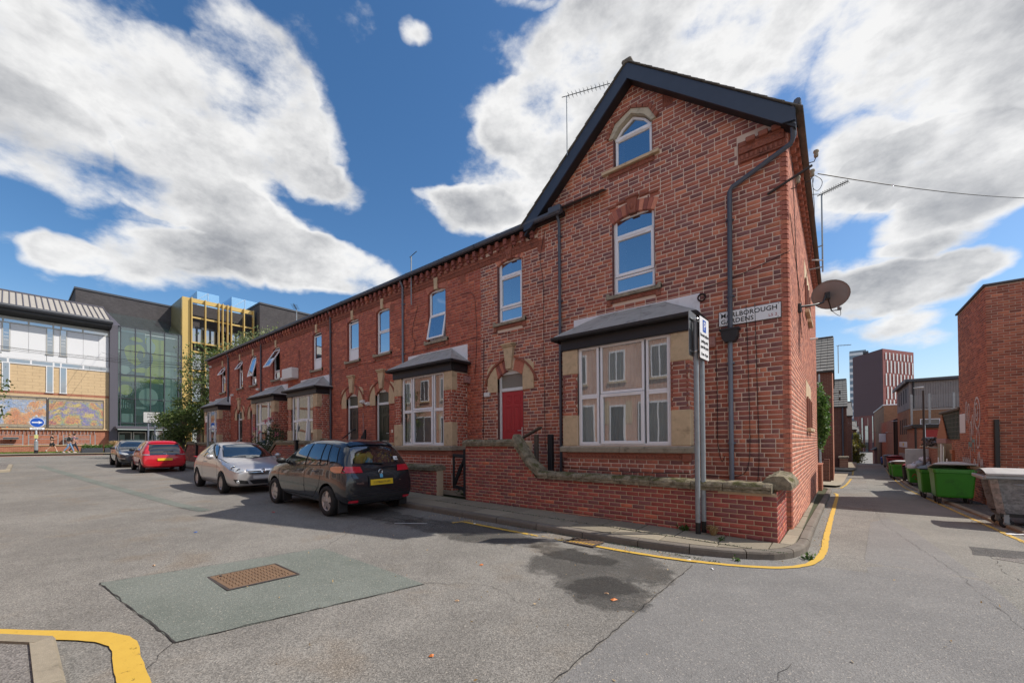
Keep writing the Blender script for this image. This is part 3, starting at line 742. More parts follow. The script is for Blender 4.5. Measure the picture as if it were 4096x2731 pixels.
def window(parent, x0, x1, z0, z1, y, cells, pane='pane_sky', curtains=(), label=None, room=True, depth=.06, vents=()):
 """cells: (xa, xb, za, zb, opening?) lights inside the outer frame; the frame is the part, panes and curtains its sub-parts"""
 m = MB(); ring(m, x0, x1, z0, z1, .045, y, y+depth)
 for c in cells:
  xa, xb, za, zb, op = c[:5]
  ring(m, xa, xb, za, zb, .068 if op else .048, y-(.022 if op else .004), y+depth-.005)
 for (xa, xb, z) in vents: m.bbox(xa, xb, y-.035, y-.022, z-.008, z+.008, .003)
 w = m.build('window', 'upvc', parent, label=label)
 for c in cells:
  xa, xb, za, zb, op = c[:5]; t = .06 if op else .042
  if len(c) > 5 and c[5]: continue
  q = MB(); q.quad((xa+t, y+.02, za+t), (xb-t, y+.02, za+t), (xb-t, y+.02, zb-t), (xa+t, y+.02, zb-t)); q.build('pane', pane, w)
 for cu in curtains: drape_curtain(w, *cu[:4], y+.10, *(cu[4:] or ('curtain_white',)))
 if room:
  q = MB(); q.quad((x0, y+.9, z0), (x0, y+.9, z1), (x1, y+.9, z1), (x1, y+.9, z0))
  for a, b in (((x0, z0), (x1, z0)), ((x1, z0), (x1, z1)), ((x1, z1), (x0, z1)), ((x0, z1), (x0, z0))): q.quad((a[0], y+depth, a[1]), (b[0], y+depth, b[1]), (b[0], y+.9, b[1]), (a[0], y+.9, a[1]))
  q.build('room', 'room_dark', w)
 return w
def open_sash(win, x0, x1, z0, z1, y, deg, pane='pane_sky'):
 """top-hung light standing open; returns nothing, adds sash and pane under the window"""
 M = Matrix.Translation((0, y, z1)) @ Matrix.Rotation(R(-deg), 4, 'X') @ Matrix.Translation((0, -y, -z1))
 m = MB(); ring(m, x0, x1, z0, z1, .055, y-.03, y+.02); m.xf(M).build('sash', 'upvc', win)
 q = MB(); q.quad((x0+.05, y-.01, z0+.05), (x1-.05, y-.01, z0+.05), (x1-.05, y-.01, z1-.05), (x0+.05, y-.01, z1-.05)); q.xf(M).build('pane', pane, win)
def voussoirs(parent, xc, a, zs, rise, thick, n, skip=None, mat='voussoir', y0=-.012, y1=.11, splay=1.0):
 P_, Rr, zc, th = arc_poly(xc, a, zs, rise); th *= splay; da = 2*th/n; g = .006
 aa = da/2-g/2/Rr; prof = [(-Rr*math.sin(aa), Rr*math.cos(aa)), (Rr*math.sin(aa), Rr*math.cos(aa)), ((Rr+thick)*math.sin(aa), (Rr+thick)*math.cos(aa)), (-(Rr+thick)*math.sin(aa), (Rr+thick)*math.cos(aa))]
 m = MB(); m.prism(prof, 'y', y0, y1); v = m
 key = (round(Rr, 3), round(thick, 3), n, round(th, 4), mat, y0, y1)
 if key not in VCACHE:
  lst = []
  for k in range(6):
   me = v.mesh('voussoir', mat); at = me.attributes.new('rnd', 'FLOAT_VECTOR', 'POINT'); c = nrs.rand(2); at.data.foreach_set('vector', np.tile([c[0], c[1], 0.], len(v.v))); lst.append(me)
  VCACHE[key] = lst
 b = parent.location if parent.parent is None else parent.parent.location+parent.location
 for i in range(n):
  t = -th+da*(i+.5)
  if skip and abs(Rr*math.sin(t)) < skip: continue
  o = bpy.data.objects.new('voussoir', VCACHE[key][rng.randrange(6)]); COL.objects.link(o); o.parent = parent
  o.location = Vector((xc, 0, zc))-b; o.rotation_euler = (0, t, 0)
VCACHE = {}
def arch_region(xc, a, zs, rise, thick, extra=.05):
 P_, Rr, zc, th = arc_poly(xc, a, zs, rise); th2 = th
 lo = P_; hi = [(xc+(Rr+thick)*math.sin(-th2+2*th2*i/12), zc+(Rr+thick)*math.cos(-th2+2*th2*i/12)) for i in range(13)]
 return lo+hi[::-1]
def band(parent, x0, x1, z0, z1, y, mat='terracotta', pitch=.07, name='ornament_band', kind=None, axis='y'):
 """moulded terracotta strip: row of small bosses between two fillets"""
 m = MB(); m.box(x0, x1, y, y+.05, z0, z1); h = z1-z0
 m.bbox(x0, x1, y-.016, y, z1-h*.2, z1, .004); m.bbox(x0, x1, y-.012, y, z0, z0+h*.14, .004)
 n = max(1, int((x1-x0)/pitch)); p = (x1-x0)/n
 for i in range(n):
  c = x0+p*(i+.5); m.lathe([(.0, -.016), (p*.2, -.013), (p*.36, -.004), (p*.4, 0.)], (c, y, z0+h*.47), 'y', 6)
 return m.build(name, mat, parent)
def sill(parent, x0, x1, z, mat='stone_grey', h=.085, proj=.07):
 m = MB(); m.prism([(.1, z-h), (-proj, z-h), (-proj, z-.02), (-proj+.02, z-.005), (.1, z+.006)], 'x', x0, x1); m.bbox(x0, x0+.07, -proj-.004, .02, z-h-.004, z+.035, .008); m.bbox(x1-.07, x1, -proj-.004, .02, z-h-.004, z+.035, .008)
 m.build('sill', mat, parent)
 band(parent, x0+.04, x1-.06, z-h-.10, z-h-.012, -.022);
 for a in (x0, x1-.12): q = MB(); q.bbox(a, a+.1, -.04, .02, z-h-.15, z-h-.01, .01); q.build('corbel', 'terracotta', parent)
def reveal(parent, x0, x1, z0, z1, mat, y0=-.004, y1=.13, beads=True):
 m = MB(); m.box(x0-.012, x0, y0, y1, z0, z1); m.box(x1, x1+.012, y0, y1, z0, z1); m.box(x0, x1, y0+.01, y1, z0-.012, z0)
 if beads:
  z = z0+.12
  while z < z1-.25:
   m.ball((x0+.002, .035, z), .022, 6, 4); z += .09
 return m.build('reveal', mat, parent)
def upper_window(h, bricks_cut, holes, xc, style, half=.42, z0=4.81, zs=6.36, rise=.09, key='stone', mort='brick_red', curtain=None, pane='pane_sky'):
 x0, x1 = xc-half, xc+half; ap = zs+rise
 holes.append((x0, x1, z0, ap)); bricks_cut += [rect(x0-.013, x1+.013, z0-.23, zs), rect(x0-.10, x1+.10, z0-.10, z0+.02), arch_region(xc, half+.012, zs-.01, rise+.01, .245)+[], [(x0, zs-.1), (x1, zs-.1), (x1, zs+.02), (xc, ap+.02), (x0, zs+.02)]]
 reveal(h, x0, x1, z0, ap, mort, beads=style != 'plain')
 voussoirs(h, xc, half+.01, zs-.01, rise+.005, .24, 11, .07)
 k = MB()
 if key == 'stone': k.prism([(xc-.065, ap-.03), (xc+.065, ap-.03), (xc+.085, ap+.33), (xc-.085, ap+.33)], 'y', -.055, .1); k.build('keystone', 'stone_cream', h)
 else:
  k.prism([(xc-.075, ap-.03), (xc+.075, ap-.03), (xc+.12, ap+.30), (xc-.12, ap+.30)], 'y', -.05, .1); k.bbox(xc-.15, xc+.15, -.075, .02, ap+.30, ap+.355, .012); k.ball((xc, -.05, ap+.12), .05, 8, 6, (1, .5, 1.5)); k.build('keystone', 'terracotta', h)
  for s in (-1, 1):
   for i in range(2): q = MB(); a = xc+s*(.17+i*.21); q.bbox(min(a, a+s*.195), max(a, a+s*.195), -.035, .02, ap+.275-i*.035, ap+.335-i*.035, .01); q.build('drip_brick', 'terracotta', h)
 cu = []
 fy = .075
 if style == 'three':
  cells = [(x0+.03, x1-.03, ap-.43, ap-.0, False), (x0+.03, x1-.03, z0+.40, ap-.44, True), (x0+.03, x1-.03, z0+.02, z0+.39, False)]
 elif style == 'two': cells = [(x0+.03, x1-.03, z0+.82, ap-.02, False), (x0+.03, x1-.03, z0+.03, z0+.81, False)]
 elif style == 'two_open': cells = [(x0+.03, x1-.03, z0+.82, ap-.02, False), (x0+.03, x1-.03, z0+.03, z0+.81, False, True)]
 elif style == 'panel': cells = [(x0+.03, x1-.03, z0+.46, ap-.13, False)]
 elif style == 'top_open': cells = [(x0+.03, x1-.03, z0+.03, z0+.98, False), (x0+.03, x1-.03, z0+1.0, ap-.12, False, True)]
 elif style == 'big_open': cells = [(x0+.03, x1-.03, z0+.03, z0+.40, False), (x0+.03, x1-.03, z0+.42, ap-.14, False, True)]
 if curtain: cu = [(*((x0+.05, x0+.05+(x1-x0)*curtain[0]) if curtain[1] == 'l' else (x1-.05-(x1-x0)*curtain[0], x1-.05)), z0+.03, ap-.03, *(curtain[2:] or ()))]
 if style == 'three': cu = cu
 w = window(h, x0, x1, z0, ap, fy, cells, pane, cu, vents=[(x0+.2, x1-.2, ap-.46)] if style == 'three' else [(x0+.15, x1-.15, ap-.07)])
 if style == 'panel': q = MB(); q.bbox(x0+.035, x1-.035, fy-.005, fy+.02, z0+.03, z0+.45, .01); q.build('panel', 'upvc', w)
 if style == 'two_open': open_sash(w, x0+.03, x1-.03, z0+.03, z0+.82, fy, 11, pane)
 if style == 'top_open': open_sash(w, x0+.03, x1-.03, z0+1.0, ap-.12, fy, 32, pane)
 if style == 'big_open': open_sash(w, x0+.03, x1-.03, z0+.42, ap-.14, fy, 30 if half > .4 else 14, pane)
 sill(h, x0-.14, x1+.14, z0-.01)
 return w
def front_door(h, bricks_cut, holes, x0, x1, col, nums=None, fan='obscure', z0=.35, handle='r', mort='brick_old'):
 xc = (x0+x1)/2; zs, rise = 3.30, .20; a = (x1-x0)/2; ap = zs+rise
 holes.append((x0, x1, z0-.2, ap)); P_, Rr, zc, th = arc_poly(xc, a, zs, rise)
 sp = lambda s: [(xc+s*a, 2.94), (xc+s*(a+.36), 2.94), (xc+s*(a+.36), 3.58), (xc+s*(a+.28), 3.67), (xc+s*(a+.10), 3.74), (xc+s*(a-.0), 3.36)]
 ko = [(xc-.085, 3.53), (xc+.085, 3.53), (xc+.17, 4.12), (xc-.17, 4.12)]
 bricks_cut += [rect(x0-.013, x1+.013, z0-.4, zs+.06), sp(-1), sp(1), arch_region(xc, a+.01, zs-.01, rise, .30), [(x0, zs-.1), (x1, zs-.1), (x1, zs+.03), (xc, ap+.03), (x0, zs+.03)], ko, rect(x0-.28, x0, 1.30, 1.56), rect(x1, x1+.28, 1.30, 1.56)]
 for s in (-1, 1):
  m = MB(); m.prism(sp(s), 'y', -.022, .12); m.build('springer', 'stone_cream', h)
  m = MB(); m.bbox(*sorted((xc+s*a, xc+s*(a+.27))), -.018, .1, 1.31, 1.55, .012); m.build('jamb_stone', 'stone_cream', h)
 reveal(h, x0, x1, z0, zs+.05, mort)
 voussoirs(h, xc, a+.005, zs-.005, rise, .30, 13, .10)
 m = MB(); m.prism(ko, 'y', -.085, .1); m.bbox(xc-.20, xc+.20, -.12, .02, 4.12, 4.165, .01); m.bbox(xc-.225, xc+.225, -.145, .02, 4.165, 4.215, .012); m.build('keystone', 'stone_cream', h)
 n = 12
 for i in range(n):
  t0, t1 = -th*1.55+3.1*th*i/n, -th*1.55+3.1*th*(i+1)/n
  if abs(math.sin((t0+t1)/2)*(Rr+.32)) < .15: continue
  pp = [(xc+(Rr+r_)*math.sin(t), zc+(Rr+r_)*math.cos(t)) for t, r_ in ((t0, .305), (t1-.004, .305), (t1-.004, .36), (t0, .36))]; m = MB(); m.prism(pp, 'y', -.05, .02); m.build('drip_brick', 'terracotta', h)
 y = .09; m = MB(); m.bbox(x0, x0+.07, y-.02, y+.06, z0, ap+.02, .006); m.bbox(x1-.055, x1, y-.02, y+.06, z0, ap+.02, .006); m.bbox(x0+.07, x1-.055, y-.018, y+.06, 2.94, 3.03, .006); m.bbox(x0+.07, x1-.055, y-.019, y+.06, 3.40, ap+.02, .006); fr = m.build('door_frame', 'white_paint', h)
 q = MB(); q.box(x0+.07, x1-.055, y+.02, y+.03, 3.03, 3.40); q.build('fanlight', fan, fr)
 q = MB(); q.bbox(x0+.02, x1-.02, y-.14, y+.06, z0-.07, z0-.002, .01); q.build('doorstep', 'stone_grey', h)
 d = MB(); L_, R_ = x0+.075, x1-.06; d.box(L_, R_, y+.012, y+.05, z0+.01, 2.935)
 w = R_-L_; mid = (L_+R_)/2
 xs = [(L_+.13, mid-.065), (mid+.065, R_-.13)]
 for (za, zb) in ((2.60, 2.80), (1.75, 2.46), (.62, 1.28)):
  za2 = z0+(za-.35)*(2.94-z0)/2.59; zb2 = z0+(zb-.35)*(2.94-z0)/2.59
  for (a_, b_) in xs:
   ring(d, a_-.022, b_+.022, za2-.022, zb2+.022, .02, y-.0, y+.013, .006); d.bbox(a_+.03, b_-.03, y+.0, y+.013, za2+.03, zb2-.03, .01)
 leaf = d.build('door', col, h)
 q = MB(); zb = z0+(1.45-.35)*(2.94-z0)/2.59; q.bbox(mid-.15, mid+.15, y-.006, y+.013, zb-.035, zb+.035, .006); q.bbox(mid-.12, mid+.12, y-.012, y-.005, zb-.02, zb+.02, .005); q.build('letterbox', 'steel', leaf)
 hx = R_-.05 if handle == 'r' else L_+.05; q = MB(); q.bbox(hx-.018, hx+.018, y-.004, y+.013, zb+.12, zb+.38, .005); q.tube([(hx, y-.005, zb+.29), (hx, y-.055, zb+.29), (hx+(-.11 if handle == 'r' else .11), y-.055, zb+.29)], .009, 6); q.build('handle', 'steel', leaf)
 if nums:
  text_on(nums[0], .12, 'steel', leaf, (mid-.17, y+.006, zb-.04), (1, 0, 0), (0, 0, 1), 'door_number', align='RIGHT'); text_on(nums[1], .12, 'steel', leaf, (mid+.16, y+.006, zb-.04), (1, 0, 0), (0, 0, 1), 'door_number')
 q = MB(); q.box(x0, x1, y+.3, y+.32, z0, ap); q.build('hallway', 'room_dark', h)
def bay(h, br, cut, xc, pane, curtains, lead_label=None, brickside='brick_old', open_low=False, zb=-.1):
 HW, yb = 1.37, -.60; xl, xr = xc-HW, xc+HW; w0, w1 = xc-1.0, xc+1.02; sz, tz = 1.46, 3.64
 cut += [rect(xl-.02, xr+.02, zb, 3.93)]
 m = MB(); holes = [(w0, w1, sz, tz)]; pierced(m, xl, xr, zb, 3.66, holes, yb)
 m.quad((xr, yb, zb), (xr, 0, zb), (xr, 0, 3.66), (xr, yb, 3.66)); m.quad((xl, 0, zb), (xl, yb, zb), (xl, yb, 3.66), (xl, 0, 3.66)); bb = m.build('bay', 'mortar', h)
 st = []
 for (za, zt, wd) in ((2.14, 1.46, .34), (3.46, 3.06, .34)):
  for (a, b) in ((xl, w0), (w1, xr)): st.append((a, b, min(za, zt), max(za, zt)))
 st = [(xl, w0-.012, 1.46, 2.14), (w1+.012, xr, 1.46, 2.14), (xl, w0-.012, 3.06, 3.60), (w1+.012, xr, 3.06, 3.60)]
 for (a, b, c, d) in st:
  m = MB(); left = a == xl
  m.bbox(a-.014 if left else a, b if left else b+.014, yb-.016, yb+.20, c, d-.004, .012); m.build('bay_stone', 'stone_cream', h)
 zs0 = 1.18
 fc = poly_cut([rect(w0, w1, sz-.3, tz)]+[rect(a, b, c, d) for a, b, c, d in st]+[rect(xl, xr, 1.16, 1.46), rect(xl, xr, 3.55, 4)])
 br.wall((0, yb, 0), (1, 0, 0), (0, -1, 0), xl, xr, zb, 3.60, fc, seed=int(abs(xc)*10))
 sc = lambda v: [(-1, .0)] if v > 3.62 else ([(-.0, .0)])
 br.wall((xr, 0, 0), (0, 1, 0), (1, 0, 0), yb, 0, zb, 3.60, poly_cut([rect(yb, yb+.21, 3.06, 3.6), rect(yb, yb+.21, 1.46, 2.14), rect(yb, 0, 1.16, 1.46)][:2]), seed=int(abs(xc)*10)+5)
 m = MB()
 for xe, s in ((w0-.03, 1), (w1+.03, 1), (xr-.04, 1), (xl+.04, 1)):
  z = 2.22
  while z < 3.03: m.ball((xe, yb-.006, z), .022, 6, 4); z += .0857
 m.build('pier_beads', 'voussoir' if False else 'terracotta', h)
 m = MB(); m.prism([(yb+.1, 1.32), (yb-.07, 1.32), (yb-.075, 1.41), (yb-.05, 1.435), (yb+.1, 1.465)], 'x', xl-.06, xc-.004); m.build('bay_sill', 'stone_grey', h)
 m = MB(); m.prism([(yb+.1, 1.32), (yb-.07, 1.32), (yb-.075, 1.41), (yb-.05, 1.435), (yb+.1, 1.465)], 'x', xc+.004, xr+.06); m.bbox(xr-.02, xr+.06, yb+.1, -.02, 1.32, 1.44, .01); m.build('bay_sill', 'stone_grey', h)
 band(h, xl+.02, xr-.14, 1.185, 1.31, yb-.012, pitch=.075); m = MB(); m.bbox(xr-.14, xr+.02, yb-.045, yb+.05, 1.15, 1.315, .012); m.build('corbel', 'terracotta', h); m = MB(); m.bbox(xl-.02, xl+.1, yb-.04, yb+.05, 1.17, 1.315, .012); m.build('corbel', 'terracotta', h); m = MB(); m.bbox(xr-.002, xr+.016, yb+.05, -.01, 1.185, 1.31, .004); m.build('side_band', 'terracotta', h)
 m = MB(); m.bbox(xl-.03, xr+.03, yb-.05, yb+.02, 3.605, 3.86, .008); m.bbox(xl-.04, xr+.04, yb-.058, yb+.02, 3.80, 3.865, .006); m.bbox(xr-.02, xr+.05, yb+.02, -.004, 3.605, 3.86, .006); m.bbox(xl-.05, xl+.02, yb+.02, -.004, 3.605, 3.86, .006); m.build('fascia', 'fascia_dark', h)
 ye = yb-.16; e0, e1 = xl-.14, xr+.14; r0, r1 = xc-.74, xc+.74; ze, zr = 3.90, 4.40
 def sheet3(p, nm):
  q = MB(); a, b, c = (Vector(p[i]) for i in range(3)); n = (b-a).cross(c-a).normalized()*.022
  if n.z < 0: n = -n
  v = [tuple(Vector(x)+n) for x in p]+[tuple(Vector(x)) for x in p]; k = len(p)
  q.add(v, [list(range(k)), list(range(k, 2*k))[::-1]]+[(i, (i+1) % k, k+(i+1) % k, k+i)[::-1] for i in range(k)]); return q.build(nm, 'lead', h)
 for i in range(3):
  a, b = i/3, (i+1)/3; g = .006
  sheet3([(e0+(e1-e0)*a+g, ye, ze), (e0+(e1-e0)*b-g, ye, ze), (r0+(r1-r0)*b-g, -.008, zr), (r0+(r1-r0)*a+g, -.008, zr)], 'lead_sheet')
 sheet3([(e1+.008, ye, ze), (e1+.008, -.008, ze), (r1+.008, -.008, zr)], 'lead_sheet'); sheet3([(e0-.008, -.008, ze), (e0-.008, ye, ze), (r0-.008, -.008, zr)], 'lead_sheet')
 m = MB()
 for i in range(4): a = i/3; m.tube([(e0+(e1-e0)*a, ye, ze+.02), (r0+(r1-r0)*a, -.01, zr+.025)], .016, 6)
 m.tube([(r0-.03, -.02, zr+.02), (r1+.03, -.02, zr+.02)], .02, 6); m.build('lead_roll', 'lead', h)
 m = MB(); m.box(xc-1.42, xc+1.42, -.014, .02, 3.88, 4.46); m.build('flashing', 'white_render', h)
 m = MB(); gp = [(-.055, .03), (-.05, -.02), (-.03, -.045), (0, -.052), (.03, -.045), (.05, -.02), (.055, .03)]
 m.prism([(ye-.01+a, ze-.03+b) for a, b in gp], 'x', e0-.05, e1+.05); m.tube([(e1+.03, ye, ze-.035), (e1+.03, -.03, ze-.035)], .045, 8); m.tube([(e0-.03, ye, ze-.035), (e0-.03, -.03, ze-.035)], .045, 8); m.build('bay_gutter', 'fascia_dark', h)
 a, b = xc-.49, xc+.51; t = 2.53
 cells = [(w0+.03, a-.02, t+.0, tz-.03, False), (w0+.03, a-.02, sz+.03, t-.0, False), (a+.02, b-.02, t+.04, tz-.03, False), (a+.02, b-.02, sz+.03, t+.03, True), (b+.02, w1-.03, t, tz-.03, False), (b+.02, w1-.03, sz+.03, t-.0, False)]
 if open_low: cells[3] = (*cells[3][:4], True, True)
 w = window(h, w0, w1, sz, tz, yb+.05, cells, pane, curtains, vents=[(a+.2, b-.2, t+.015)])
 if open_low: open_sash(w, *cells[3][:4], yb+.05, 5, pane)
def cornice(h, x0, x1, zt=7.06, y=0., dark=.0):
 n = round((x1-x0)/.30); p = (x1-x0)/n; q = MB(); q.bbox(-.055, .055, -.15, .0, -.16, 0, .012); q.bbox(-.05, .05, -.10, .0, -.24, -.16, .012)
 if 'dentil' not in VCACHE:
  VCACHE['dentil'] = []
  for k in range(5):
   me = q.mesh('dentil', 'voussoir'); at = me.attributes.new('rnd', 'FLOAT_VECTOR', 'POINT'); c = nrs.rand(2); at.data.foreach_set('vector', np.tile([c[0]*.8, c[1], 0.], len(q.v))); VCACHE['dentil'].append(me)
 for i in range(n):
  o = bpy.data.objects.new('dentil', VCACHE['dentil'][rng.randrange(5)]); COL.objects.link(o); o.parent = h; o.location = Vector((x0+p*(i+.5), 0, zt))-h.location
 m = MB(); m.box(x0, x1, -.03, .05, zt-.14, zt+.02); m.build('cornice', 'brick_side' if False else 'terracotta', h)
 band(h, x0, x1, zt-.36, zt-.25, -.02, pitch=.085)
 m = MB(); m.box(x0, x1, -.018, .03, zt-.48, zt-.37); k = int((x1-x0)/.055)
 for i in range(k): c = x0+(x1-x0)*(i+.5)/k; m.box(c-.016, c+.016, -.034, -.018, zt-.475, zt-.375)
 m.build('dogtooth_course', 'terracotta', h)
def gutter(h, x0, x1, z=7.125, y=-.21):
 m = MB(); gp = [(-.065, .045), (-.062, -.01), (-.04, -.045), (0, -.058), (.04, -.045), (.062, -.01), (.065, .045)]
 m.prism([(y+a, z+b) for a, b in gp], 'x', x0, x1)
 x = x0+.9
 while x < x1: m.prism([(y+a*1.13, z+b*1.13) for a, b in gp], 'x', x-.05, x+.05); x += 1.9
 m.build('gutter', 'gutter_grey', h); q = MB(); q.box(x0, x1, -.13, .02, 7.07, 7.18); q.build('fascia', 'fascia_dark', h)
def downpipe(h, pts, r=.036, mat='gutter_grey', clips=()):
 m = MB(); m.tube(pts, r, 10)
 o = m.build('downpipe', mat, h)
 q = MB()
 for (x, z) in clips: q.lathe([(r+.002, -.02), (r+.01, -.02), (r+.01, .02), (r+.002, .02)], (x, pts[-1][1], z), 'z', 10, False); q.bbox(x-.07, x+.07, pts[-1][1]+r-.01, .0, z-.012, z+.012, .004)
 if clips: q.build('pipe_clip', mat, o)
 return o
def cable(h, pts, r=.006, name='cable', mat='cable_dark'):
 P_ = path_pts3(pts); m = MB(); m.tube(P_, r, 5); return m.build(name, mat, h)
def path_pts3(pts, it=2):
 p = [Vector(q) for q in pts]
 for _ in range(it):
  q = [p[0]]
  for a, b in zip(p[:-1], p[1:]): q += [a.lerp(b, .25), a.lerp(b, .75)]
  p = q+[p[-1]]
 return p
def roof_shell(h, x0, x1, depth=9., ridge=9.7, eave=7.19, mat='slate'):
 m = MB(); ym = depth/2
 m.add([(x0, -.25, eave), (x1, -.25, eave), (x1, ym, ridge), (x0, ym, ridge), (x0, depth+.25, eave), (x1, depth+.25, eave)], [(0, 1, 2, 3), (3, 2, 5, 4)]); return m.build('roof', mat, h)
# --- number 11: the corner house with its street gable
H11 = thing('corner_house', 'tall gabled red brick corner house with red door and street nameplate', 'house', (-3.7, 0, 0), group='houses of the red brick terrace')
def corner_house():
 h = H11; cut = []; holes = []; br = Bricks()
 upper_window(h, cut, holes, -2.815, 'three', .475, 4.84, 6.46, .10, 'terra', 'brick_old', (.22, 'l'))
 upper_window(h, cut, holes, -6.295, 'three', .425, 4.85, 6.45, .10, 'terra', 'brick_old', (.34, 'l'))
 front_door(h, cut, holes, -6.74, -5.86, 'red_door', ('11', 'AB'), 'obscure', .55, 'r')
 bay(h, br, cut, -2.88, 'pane_bay', [(-3.86, -3.42, 1.5, 3.6, 'curtain_white'), (-3.38, -2.40, 1.5, 3.6, 'curtain_white'), (-2.35, -1.90, 1.5, 3.6, 'curtain_white')])
 ax0, ax1, az0, azs, azt = -3.24, -2.37, 7.69, 8.36, 8.72; axc = (ax0+ax1)/2
 head = [(ax0, azs), (ax0+.16, azs+.20), (axc, azt), (ax1-.16, azs+.20), (ax1, azs)]
 holes.append((ax0, ax1, az0, azt+.02))
 out = [(ax0-.10, azs+.0), (ax0+.06, azs+.29), (axc, azt+.10), (ax1-.06, azs+.29), (ax1+.10, azs+.0)]
 cut += [rect(ax0-.012, ax1+.012, az0-.1, azs+.02), out+[(ax1, azs-.05), (ax0, azs-.05)], rect(ax0-.2, ax1+.2, az0-.12, az0)]
 for i in range(4):
  m = MB(); a, b = head[i], head[i+1]; c, d = out[i], out[i+1]; m.prism([a, b, d, c], 'y', -.05, .12); m.build('hood_stone', 'stone_light', h)
  e = [(axc+(p[0]-axc)*1.12, p[1]+.06) for p in (c, d)]; n = 3
  for k in range(n):
   l = lambda s, t, f: (s[0]+(t[0]-s[0])*f, s[1]+(t[1]-s[1])*f); q = MB(); q.prism([l(c, d, k/n+.02), l(c, d, (k+1)/n-.02), l(e[0], e[1], (k+1)/n-.02), l(e[0], e[1], k/n+.02)], 'y', -.075, .02); q.build('drip_brick', 'terracotta', h)
 m = MB(); f = .06
 ring(m, ax0+.02, ax1-.02, az0, azs-.02, .055, .06, .12); m.bbox(ax0+.02, ax1-.02, .045, .12, azs-.06, azs+.02, .006)
 hp = [(ax0+.02, azs), (ax0+.17, azs+.185), (axc, azt-.015), (ax1-.17, azs+.185), (ax1-.02, azs)]
 for a, b in zip(hp[:-1], hp[1:]):
  ia, ib = [(axc+(p[0]-axc)*.86, azs+(p[1]-azs)*.84) for p in (a, b)]; m.prism([a, b, ib, ia], 'y', .06, .12)
 m.bbox(ax0+.2, ax1-.2, .03, .05, azs-.045, azs-.028, .003)
 w = m.build('attic_window', 'upvc', h)
 q = MB(); q.quad((ax0+.06, .09, az0+.04), (ax1-.06, .09, az0+.04), (ax1-.06, .09, azs-.05), (ax0+.06, .09, azs-.05)); q.build('pane', 'pane_sky', w)
 q = MB(); q.prism([(axc+(p[0]-axc)*.9, azs+(p[1]-azs)*.9) for p in hp], 'y', .085, .095); q.build('pane', 'pane_sky', w)
 q = MB(); q.quad((ax0, .5, az0), (ax0, .5, azt), (ax1, .5, azt), (ax1, .5, az0)); q.build('room', 'room_dark', w); drape_curtain(w, ax0+.06, ax0+.18, az0+.05, azs, .2)
 reveal(h, ax0, ax1, az0, azs, 'brick_old'); m = MB(); m.prism([(.1, az0-.09), (-.09, az0-.09), (-.09, az0-.03), (.1, az0+.005)], 'x', ax0-.26, ax1+.16); m.build('sill', 'stone_cream', h)
 band(h, ax0-.12, ax1+.05, az0-.20, az0-.10, -.022)
 m = MB(); m.box(ax0-.0, ax1, .11, .13, azs, azt+.02)
 m = MB(); z0 = -.3
 pierced(m, -7.36, -.10, z0, 7.2, holes, 0.)
 hz = [x for x in holes if x[3] > 7.2]; hx0, hx1, _, hz1 = hz[0]; g = lambda z: (9.52-z)/.857
 zc = [7.2, 7.69, azs, azt+.02]
 for a, b in zip(zc[:-1], zc[1:]):
  for s in (-1, 1):
   hole = b > 7.7 and a >= 7.68
   p = [(-2.85+s*g(a), a), (-2.85+s*g(b), b)]
   e = (hx0 if s < 0 else hx1) if hole else -2.9
   m.add([(p[0][0], 0, a), (e, 0, a), (e, 0, b), (p[1][0], 0, b)], [(0, 1, 2, 3) if s < 0 else (3, 2, 1, 0)])
 b = azt+.02; m.add([(-2.85-g(b), 0, b), (-2.85+g(b), 0, b), (-2.85, 0, 9.52)], [(0, 1, 2)])
 m.quad((0, .10, z0), (0, 11.26, -.9), (0, 11.26, 7.25), (0, .10, 7.25)); m.quad((-.10, 0, z0), (0, .10, z0), (0, .10, 7.2), (-.10, 0, 7.2)); m.quad((-7.36, 0, z0), (-7.36, 0, 7.2), (-7.36, 11.26, 7.2), (-7.36, 11.26, z0)); m.quad((0, 11.26, -.9), (-7.36, 11.26, -.9), (-7.36, 11.26, 7.2), (0, 11.26, 7.2))
 m.build('wall', 'mortar', h)
 gab = lambda v: [(-8, -2.85-(9.44-v)/.857), (-2.85+(9.44-v)/.857, 1)] if v > 7.0 else []
 c2 = poly_cut(cut)
 hp2 = rect(-.78, -.02, 6.70, 7.2); hp3 = rect(-7.36, -5.35, 6.62, 7.2)
 c3 = poly_cut([hp2, hp3])
 excl = lambda v: c2(v)+gab(v)+c3(v)+[(-.112, .2)]
 br.wall((0, 0, 0), (1, 0, 0), (0, -1, 0), -7.36, 0, z0, 9.7, excl, seed=4)
 cm = MB(); n = 5; rr = .105; prof = [(-.115, -.0065)]+[(-rr+rr*math.sin(math.pi/2*i/n)+.0065*math.sin(math.pi/2*i/n), rr-rr*math.cos(math.pi/2*i/n)-.0065*math.cos(math.pi/2*i/n)) for i in range(n+1)]+[(.0065, .115), (-.02, .115), (-.02, .02), (-.115, .02)]
 cm.prism(prof, 'z', 0, .0747); ms = []
 for k in range(8):
  me = cm.mesh('corner_brick', 'brick_old'); at = me.attributes.new('rnd', 'FLOAT_VECTOR', 'POINT'); c = nrs.rand(2); at.data.foreach_set('vector', np.tile([.45+.5*c[0], c[1], 0.], len(cm.v))); ms.append(me)
 z = z0
 while z < 7.0:
  o = bpy.data.objects.new('corner_brick', ms[rng.randrange(8)]); COL.objects.link(o); o.parent = h; o.location = Vector((0, 0, z))-h.location; z += .0857
 br.build(h, 'brick_old')
